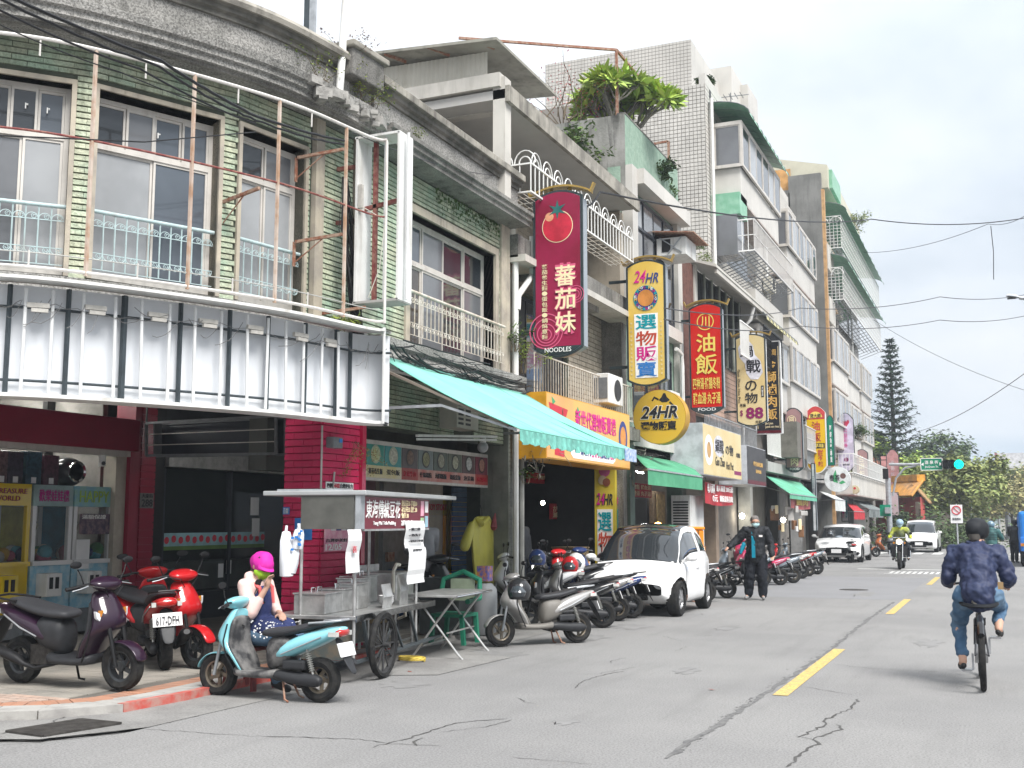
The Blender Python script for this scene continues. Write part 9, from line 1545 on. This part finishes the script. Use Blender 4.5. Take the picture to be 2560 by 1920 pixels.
hw = empty('white_hall',dp(2560,1180,150),label='large pale hall with a grey roof at the right edge',cat='building'); a,c = dp(2492,1135,150),dp(2492,1300,150); m = MB().box((a.x + 12,a.y + 4,8),(24,8,2 * (dp(2492,1176,150).z - 8))); m.v = [(x,y,0 if z < 8 else z) for x,y,z in m.v]; build(m,'wall',WPAINT,hw); m = MB(); z0,z1 = dp(2492,1176,150).z,dp(2492,1133,150).z; m.hexa([(a.x,a.y - .5,z0),(a.x + 25,a.y - .5,z0),(a.x + 25,a.y + 8,z0),(a.x,a.y + 8,z0),(a.x,a.y + .5,z1),(a.x + 25,a.y + .5,z1),(a.x + 25,a.y + 6,z1),(a.x,a.y + 6,z1)]); build(m,'roof',mat('pale_grey_roof',(.36,.36,.37),.6),hw); m = MB().box((a.x - .1,a.y + 2,(z0 + z1) / 2),(.3,5,z1 - z0)); build(m,'gable',mat('pink_gable',(.45,.16,.2),.7),hw)
for px,py0,w_ in ((2380,1130,9),(2352,1140,7)): p = dp(px,py0,260); e = empty('far_apartment_block',(p.x,p.y,0),label=['distant pale tower block between pine and signal','distant beige block partly behind the dark tree'][w_ == 7],cat='building'); m = MB().box((p.x,p.y,p.z / 2),(w_ * .6,6,p.z)); build(m,'block',GPAINT,e)
m = MB().prism([(6.2,-6,0),(14,-6,0),(14,600,0),(6.2,600,0)],(0,0,.12)); struct(m,'far_pavement',KERBC); m = MB(); a = bx_(2300,66); m.prism([(-40,64,0),(-4.6,64,0),(-3.9,160,0),(-40,160,0)],(0,0,.12)); struct(m,'temple_pavement',APRON)
# signal post with arm, name board, lamps
sp = gp(2224,1383); sp = dp(2224,1303,58); t = empty('signal_post',(sp.x,sp.y,0),label='grey signal post with an arm carrying the street name board and a green light',cat='traffic light'); H = lambda px,py: yp(px,py,sp.y)
b = H(2224,1195); m = MB().cyl((sp.x,sp.y,0),(sp.x,sp.y,b.z),.13,12); build(m,'post',GALV,t,smooth=1); m = MB().tube([H(2222,1161),H(2300,1161),H(2400,1161)],.07,8); m.tube([H(2232,1240),H(2240,1195),H(2262,1170),H(2290,1164)],.05,8); build(m,'arm',GALV,t,smooth=1)
fs_ = Frame((0,sp.y - .15),90); a,c = H(2302,1147),H(2357,1175); m = MB().fbox(fs_,a.x,c.x,c.z,a.z,0,.05); nb = build(m,'name_board',mat('street_sign_green',(.0,.2,.11),.4,namt=0),t); m = MB(); [m.bar(fs_.P(x0,.055,z0),fs_.P(x1,.055,z1),.03) for x0,z0,x1,z1 in ((a.x,a.z,c.x,a.z),(a.x,c.z,c.x,c.z),(a.x,a.z,a.x,c.z),(c.x,a.z,c.x,c.z))]; build(m,'board_border',WINK,t)
w_ = c.x - a.x; h_ = a.z - c.z; lettering('酒 泉 街',fs_,a.x + w_ * .18,a.x + w_ * .82,c.z + h_ * .5,c.z + h_ * .82,.06,WINK,nb,.03); lettering('JiuQuan St.',fs_,a.x + w_ * .18,a.x + w_ * .82,c.z + h_ * .15,c.z + h_ * .38,.06,WINK,nb,.02)
for s,u in ((-1,.07),(1,.93)): m = MB(); m.add([fs_.P(a.x + w_ * u + s * .06,.06,c.z + h_ * .5),fs_.P(a.x + w_ * u - s * .06,.06,c.z + h_ * .65),fs_.P(a.x + w_ * u - s * .06,.06,c.z + h_ * .35)],[(0,1,2)]); build(m,'arrow',WINK,nb)
def lamps(py,pxs,r,D,par,on=2):
    for k,px in enumerate(pxs):
        p = yp(px,py,D); m = MB().lathe([(r,.0),(r * 1.05,-.25),(r * 1.1,-.25),(r * 1.1,.1),(r,.1)],16,MT(p),closed=True); m.cyl(p + V3((0,.05,0)),p + V3((0,.2,0)),r * 1.1,16); build(m,'lamp_hood',BLACK,par); m = MB().disc(p + V3((0,.02,0)),(0,-1,0),r,16); build(m,'lamp_lens',mat('green_light',(.0,.9,.5),.3,namt=0,emit=2.2) if k == on else BLACK,par)
lamps(1161,(2366,2381,2397),.21,sp.y - .2,t); m = MB(); p = H(2258,1185); m.box((H(2215,1185).x,sp.y - .2,H(2215,1185).z),(.25,.3,.5)); build(m,'pedestrian_signal',BLACK,t); m = MB(); p = H(2214,1276); m.box((p.x,sp.y - .1,p.z),(.5,.1,.55)); build(m,'green_plate',MATS['street_sign_green'],t); m = MB().box((p.x + .12,sp.y - .25,p.z),(.25,.2,.3)); build(m,'control_box',GALV,t)
p = dp(2500,1303,120); t = empty('second_signal_post',(p.x,p.y,0),label='far signal post with a green light at the next crossing',cat='traffic light'); q = yp(2495,1256,p.y); m = MB().cyl((q.x,p.y,0),q,.12,8); m.bar(q,yp(2535,1254,p.y),.14); build(m,'post',GALV,t); lamps(1254,(2516,2526,2537),.25,p.y - .3,t)
p = dp(2427,1303,95); t = empty('street_lamp',(p.x,p.y,0),label='slim curved street lamp rising among the far trees',cat='street lamp'); Q = lambda px,py: yp(px,py,p.y); m = MB().tube([(p.x,p.y,0),Q(2428,1225),Q(2432,1210),Q(2445,1199),Q(2458,1193)],.07,8); build(m,'post',GALV,t,smooth=1); m = MB().bar(Q(2452,1196),Q(2464,1191),.3,.12); build(m,'lamp_head',WHITEDIRT,t)
p = dp(2560,742,30); t = empty('near_street_lamp',p,label='street lamp head reaching in from the right edge of the sky',cat='street lamp'); a,b = dp(2515,740,30),dp(2548,744,30); m = MB().loft([[a.lerp(b,u) + V3((0,dy * w_,dz * w_)) for dy,dz in ((-.13,.0),(0,.075),(.13,0),(0,-.04))] for u,w_ in ((0,.35),(.2,.9),(.7,1),(1,.5))]); build(m,'lamp_head',mat('lamp_head_grey',(.42,.44,.47),.4),t,smooth=1); m = MB().box(a.lerp(b,.42) - V3((0,0,.045)),(.2,.12,.02)); build(m,'lens',DKGREY,t); m = MB(); q = gp(2760,1480); m.tube([b,dp(2600,752,30),V3((dp(2700,800,30).x,dp(2700,800,30).y,7.4)),V3((dp(2720,800,30).x,dp(2720,800,30).y,0))],.05,8); build(m,'post',GALV,t,smooth=1)
p = gp(2296,1358); p = dp(2455 - 59,1303,66); t = empty('no_horn_sign',(p.x,p.y,0),label='round red ringed no horn sign on a thin post before the hedge',cat='road sign'); q = yp(2391,1278,p.y); m = MB().cyl((q.x,p.y,0),(q.x,p.y,q.z + .4),.045,8); build(m,'post',GALV,t); m = MB().box((q.x,p.y - .06,q.z - .15),(.62,.03,1.0)); build(m,'board',PAPER,t); m = MB().tube([(q.x + .22 * cos(a),p.y - .09,q.z + .05 + .22 * sin(a)) for a in [6.283 * i / 20 for i in range(20)]],.03,5,closed=True); m.bar((q.x - .15,p.y - .09,q.z + .2),(q.x + .15,p.y - .09,q.z - .1),.035); build(m,'red_ring',REDINK,t); lettering('禁鳴喇叭',Frame((0,p.y - .08),90),q.x - .22,q.x + .22,q.z - .5,q.z - .35,.01,INK,t,.01)
# hills far beyond
m = MB(); n = 40
for row_,(D,hgt,c) in enumerate(((700,1.0,0),(850,1.15,1))):
    vs = []
    for i in range(n + 1): px = 1900 + 1000 * i / n; zz = 78 * math.exp(-((px - 2330) / 200) ** 2) + 35 * sin(i * .5 + row_) * .3 + 20 * math.exp(-((px - 2640) / 150) ** 2); q = dp(px,1303,D); vs.append(((q.x,q.y,-20),(q.x * 1.02,q.y * 1.02,max(12,zz * hgt * D / 1500))))
    m.loft([[a,b,(b[0] * 1.25,b[1] * 1.25,-20)] for a,b in vs],cap=False,closed=False)
struct(m,'hills',mat('hazy_hill_woods',(.05,.09,.06),.9,nscale=.02,namt=.4))
hz = MB(); hz.box((0,600,30),(1800,1400,62)); hz.v = [(x,y,-1.5 if z < 0 else z) for x,y,z in hz.v]; o = build(hz,'haze',[],kind='stuff'); hm = bpy.data.materials.new('haze'); hm.use_nodes = True; nt = hm.node_tree; nt.nodes.clear(); ou = nt.nodes.new('ShaderNodeOutputMaterial'); pv = nt.nodes.new('ShaderNodeVolumePrincipled'); pv.inputs['Color'].default_value = (.82,.9,1,1); pv.inputs['Density'].default_value = .0009; nt.links.new(pv.outputs[0],ou.inputs['Volume']); o.data.materials.append(hm); tag(o,kind='stuff')

# ================================================================ WEAR AND CLUTTER
STN = mat('oil_stain',(.17,.168,.165),.85,nscale=3,col2=(.215,.212,.21))
def stain(x,y,r,sy=1.6,mt=STN,name='road_stain',z=.0025):
    m = MB(); n = 22; m.add([(x + r * ru_(k) * cos(6.283 * k / n),y + r * sy * ru_(k + 5) * sin(6.283 * k / n),z) for k in range(n)],[tuple(range(n))]); struct(m,name,mt)
def ru_(k): return .75 + .25 * sin(k * 1.7) + ru(-.12,.12)
for x,y,r,s in ((-5.6,12.6,.32,1.3),(-5.4,14.8,.4,1.5),(-5.3,16.6,.38,1.4),(-5.5,9.9,.3,1.2),(-5.9,19.6,.7,1.7),(-5.0,23.5,.35,2),(-3.2,12,.16,2.5),(-3.9,17,.2,3),(-1.0,16,.22,3),(-3.3,8.6,.12,1.5),(.6,19,.2,3),(-2.9,26,.3,4),(-5.4,27,.4,2.4)): stain(x,y,r,s)
PTC = mat('repaired_asphalt',(.2,.197,.193),.9,nscale=1.2,namt=.08,fine=.3,fscale=55)
mh = gp(2000,1560); e = empty('manhole_cover',(-3.3,27.5,0),label='round iron manhole cover in the road between the parked row and the yellow line',cat='manhole cover'); m = MB().cyl((-3.3,27.5,0),(-3.3,27.5,.007),.33,28); build(m,'cover',IRON,e)
m = MB()
for k in range(46): x,y = ru(-6.8,1),ru(6.5,22); s = ru(.006,.02); m.add([(x + ru(-s,s),y + ru(-s,s),.006) for _ in range(4)],[(0,1,2,3)])
build(m,'litter',mat('dry_litter',(.4,.34,.24),.9,vary=.5),kind='stuff')
for k,(px,py) in enumerate(((1750,1466),(1020,1610),(1770,1455 + 200))): q = gp(px,py + 70); m = MB(); leaf(m,q + V3((0,0,.012)),(0,.1,1),.07,.05); build(m,'fallen_leaves',mat('red_dry_leaf',(.35,.07,.04),.8),kind='stuff')
for y in (12.9,13.8,14.7,15.6): m = MB().tube([(-7.18,y,3.70),(-6.6,y - .04,3.37),(-6.1,y - .1,3.12),(-5.6,y - .2,2.9),(-5.1,y - .32,2.67)],.009,5); build(m,'seam',mat('turquoise_seam',(.12,.38,.32),.8),AW)
CL_ = [(.3,.22,.12),(.05,.12,.3),(.4,.38,.34),(.4,.05,.04),(.1,.1,.1),(.1,.25,.12)]
for k in range(26):
    y = 14.6 + k * 1.35 + ru(-.3,.3); x = ru(-9.6,-8.5); h = ru(.35,1.1); w_ = ru(.3,.6); e = empty('storage_crate',(x,y,SW + .02),ru(-.3,.3),label='plain box or crate standing in the shaded arcade behind the parked scooters',cat='crate',group='crates standing in the arcade'); m = MB().box((0,0,h / 2),(w_,w_,h)); m.box((0,0,h),(w_ * 1.05,w_ * 1.05,.04)); build(m,'crate',mat(f'crate_{k % 6}',CL_[k % 6],.7,nscale=6,namt=.3),e,world=0,bevel=.015)
for k in range(9):
    y = 29.5 + k * 2.1; e = empty('arcade_lamp',(-9.2,y,2.9),label='lit tube lamp under the arcade ceiling of the far shops',cat='lamp',group='lamps under the far arcade ceiling'); m = MB().cyl((-9.2,y,2.95),(-9.2,y + .6,2.95),.025,6); build(m,'tube',LIT,e)
for k,(s,z,w_,h,c) in enumerate(((32.4,1.4,.8,1.0,(.35,.25,.12)),(33.6,1.6,.7,.6,(.5,.45,.35)),(34.8,1.5,1.0,.8,(.12,.2,.3)),(42.6,1.5,1.0,.7,(.5,.3,.05)),(44.4,1.5,1.0,.9,(.45,.4,.35)),(48,1.6,1.4,.8,(.5,.05,.04)),(24.6,1.4,.5,.9,(.4,.36,.3)),(26.6,1.5,.7,.5,(.45,.2,.1)))): m = MB().fbox(Frame((-9.5,0),0),s,s + w_,z,z + h,0,.04); build(m,'wall_poster',mat(f'arcade_poster_{k}',c,.6,nscale=7,namt=.5),AI)
# hem, collar and cuffs of the cyclist's jacket; belt of the standing man
m = MB().tube([(-.2 + .17 * cos(a),.165 * sin(a),.80 + .02 * cos(a)) for a in [6.283 * i / 20 for i in range(20)]],.02,6,closed=True); build(m,'jacket_hem',BLKC,cy,world=0,smooth=1)
m = MB().tube([(.045 + .072 * cos(a),.075 * sin(a),1.385 + .012 * cos(a)) for a in [6.283 * i / 16 for i in range(16)]],.02,6,closed=True); build(m,'collar',NAVYJ,cy,world=0,smooth=1)
for s in (-1,1): m = MB().tube([(-.14,s * .09,1.27),(-.17,s * .12,1.1),(-.2,s * .13,.95)],.004,5); build(m,'jacket_seam',BLKC,cy,world=0)
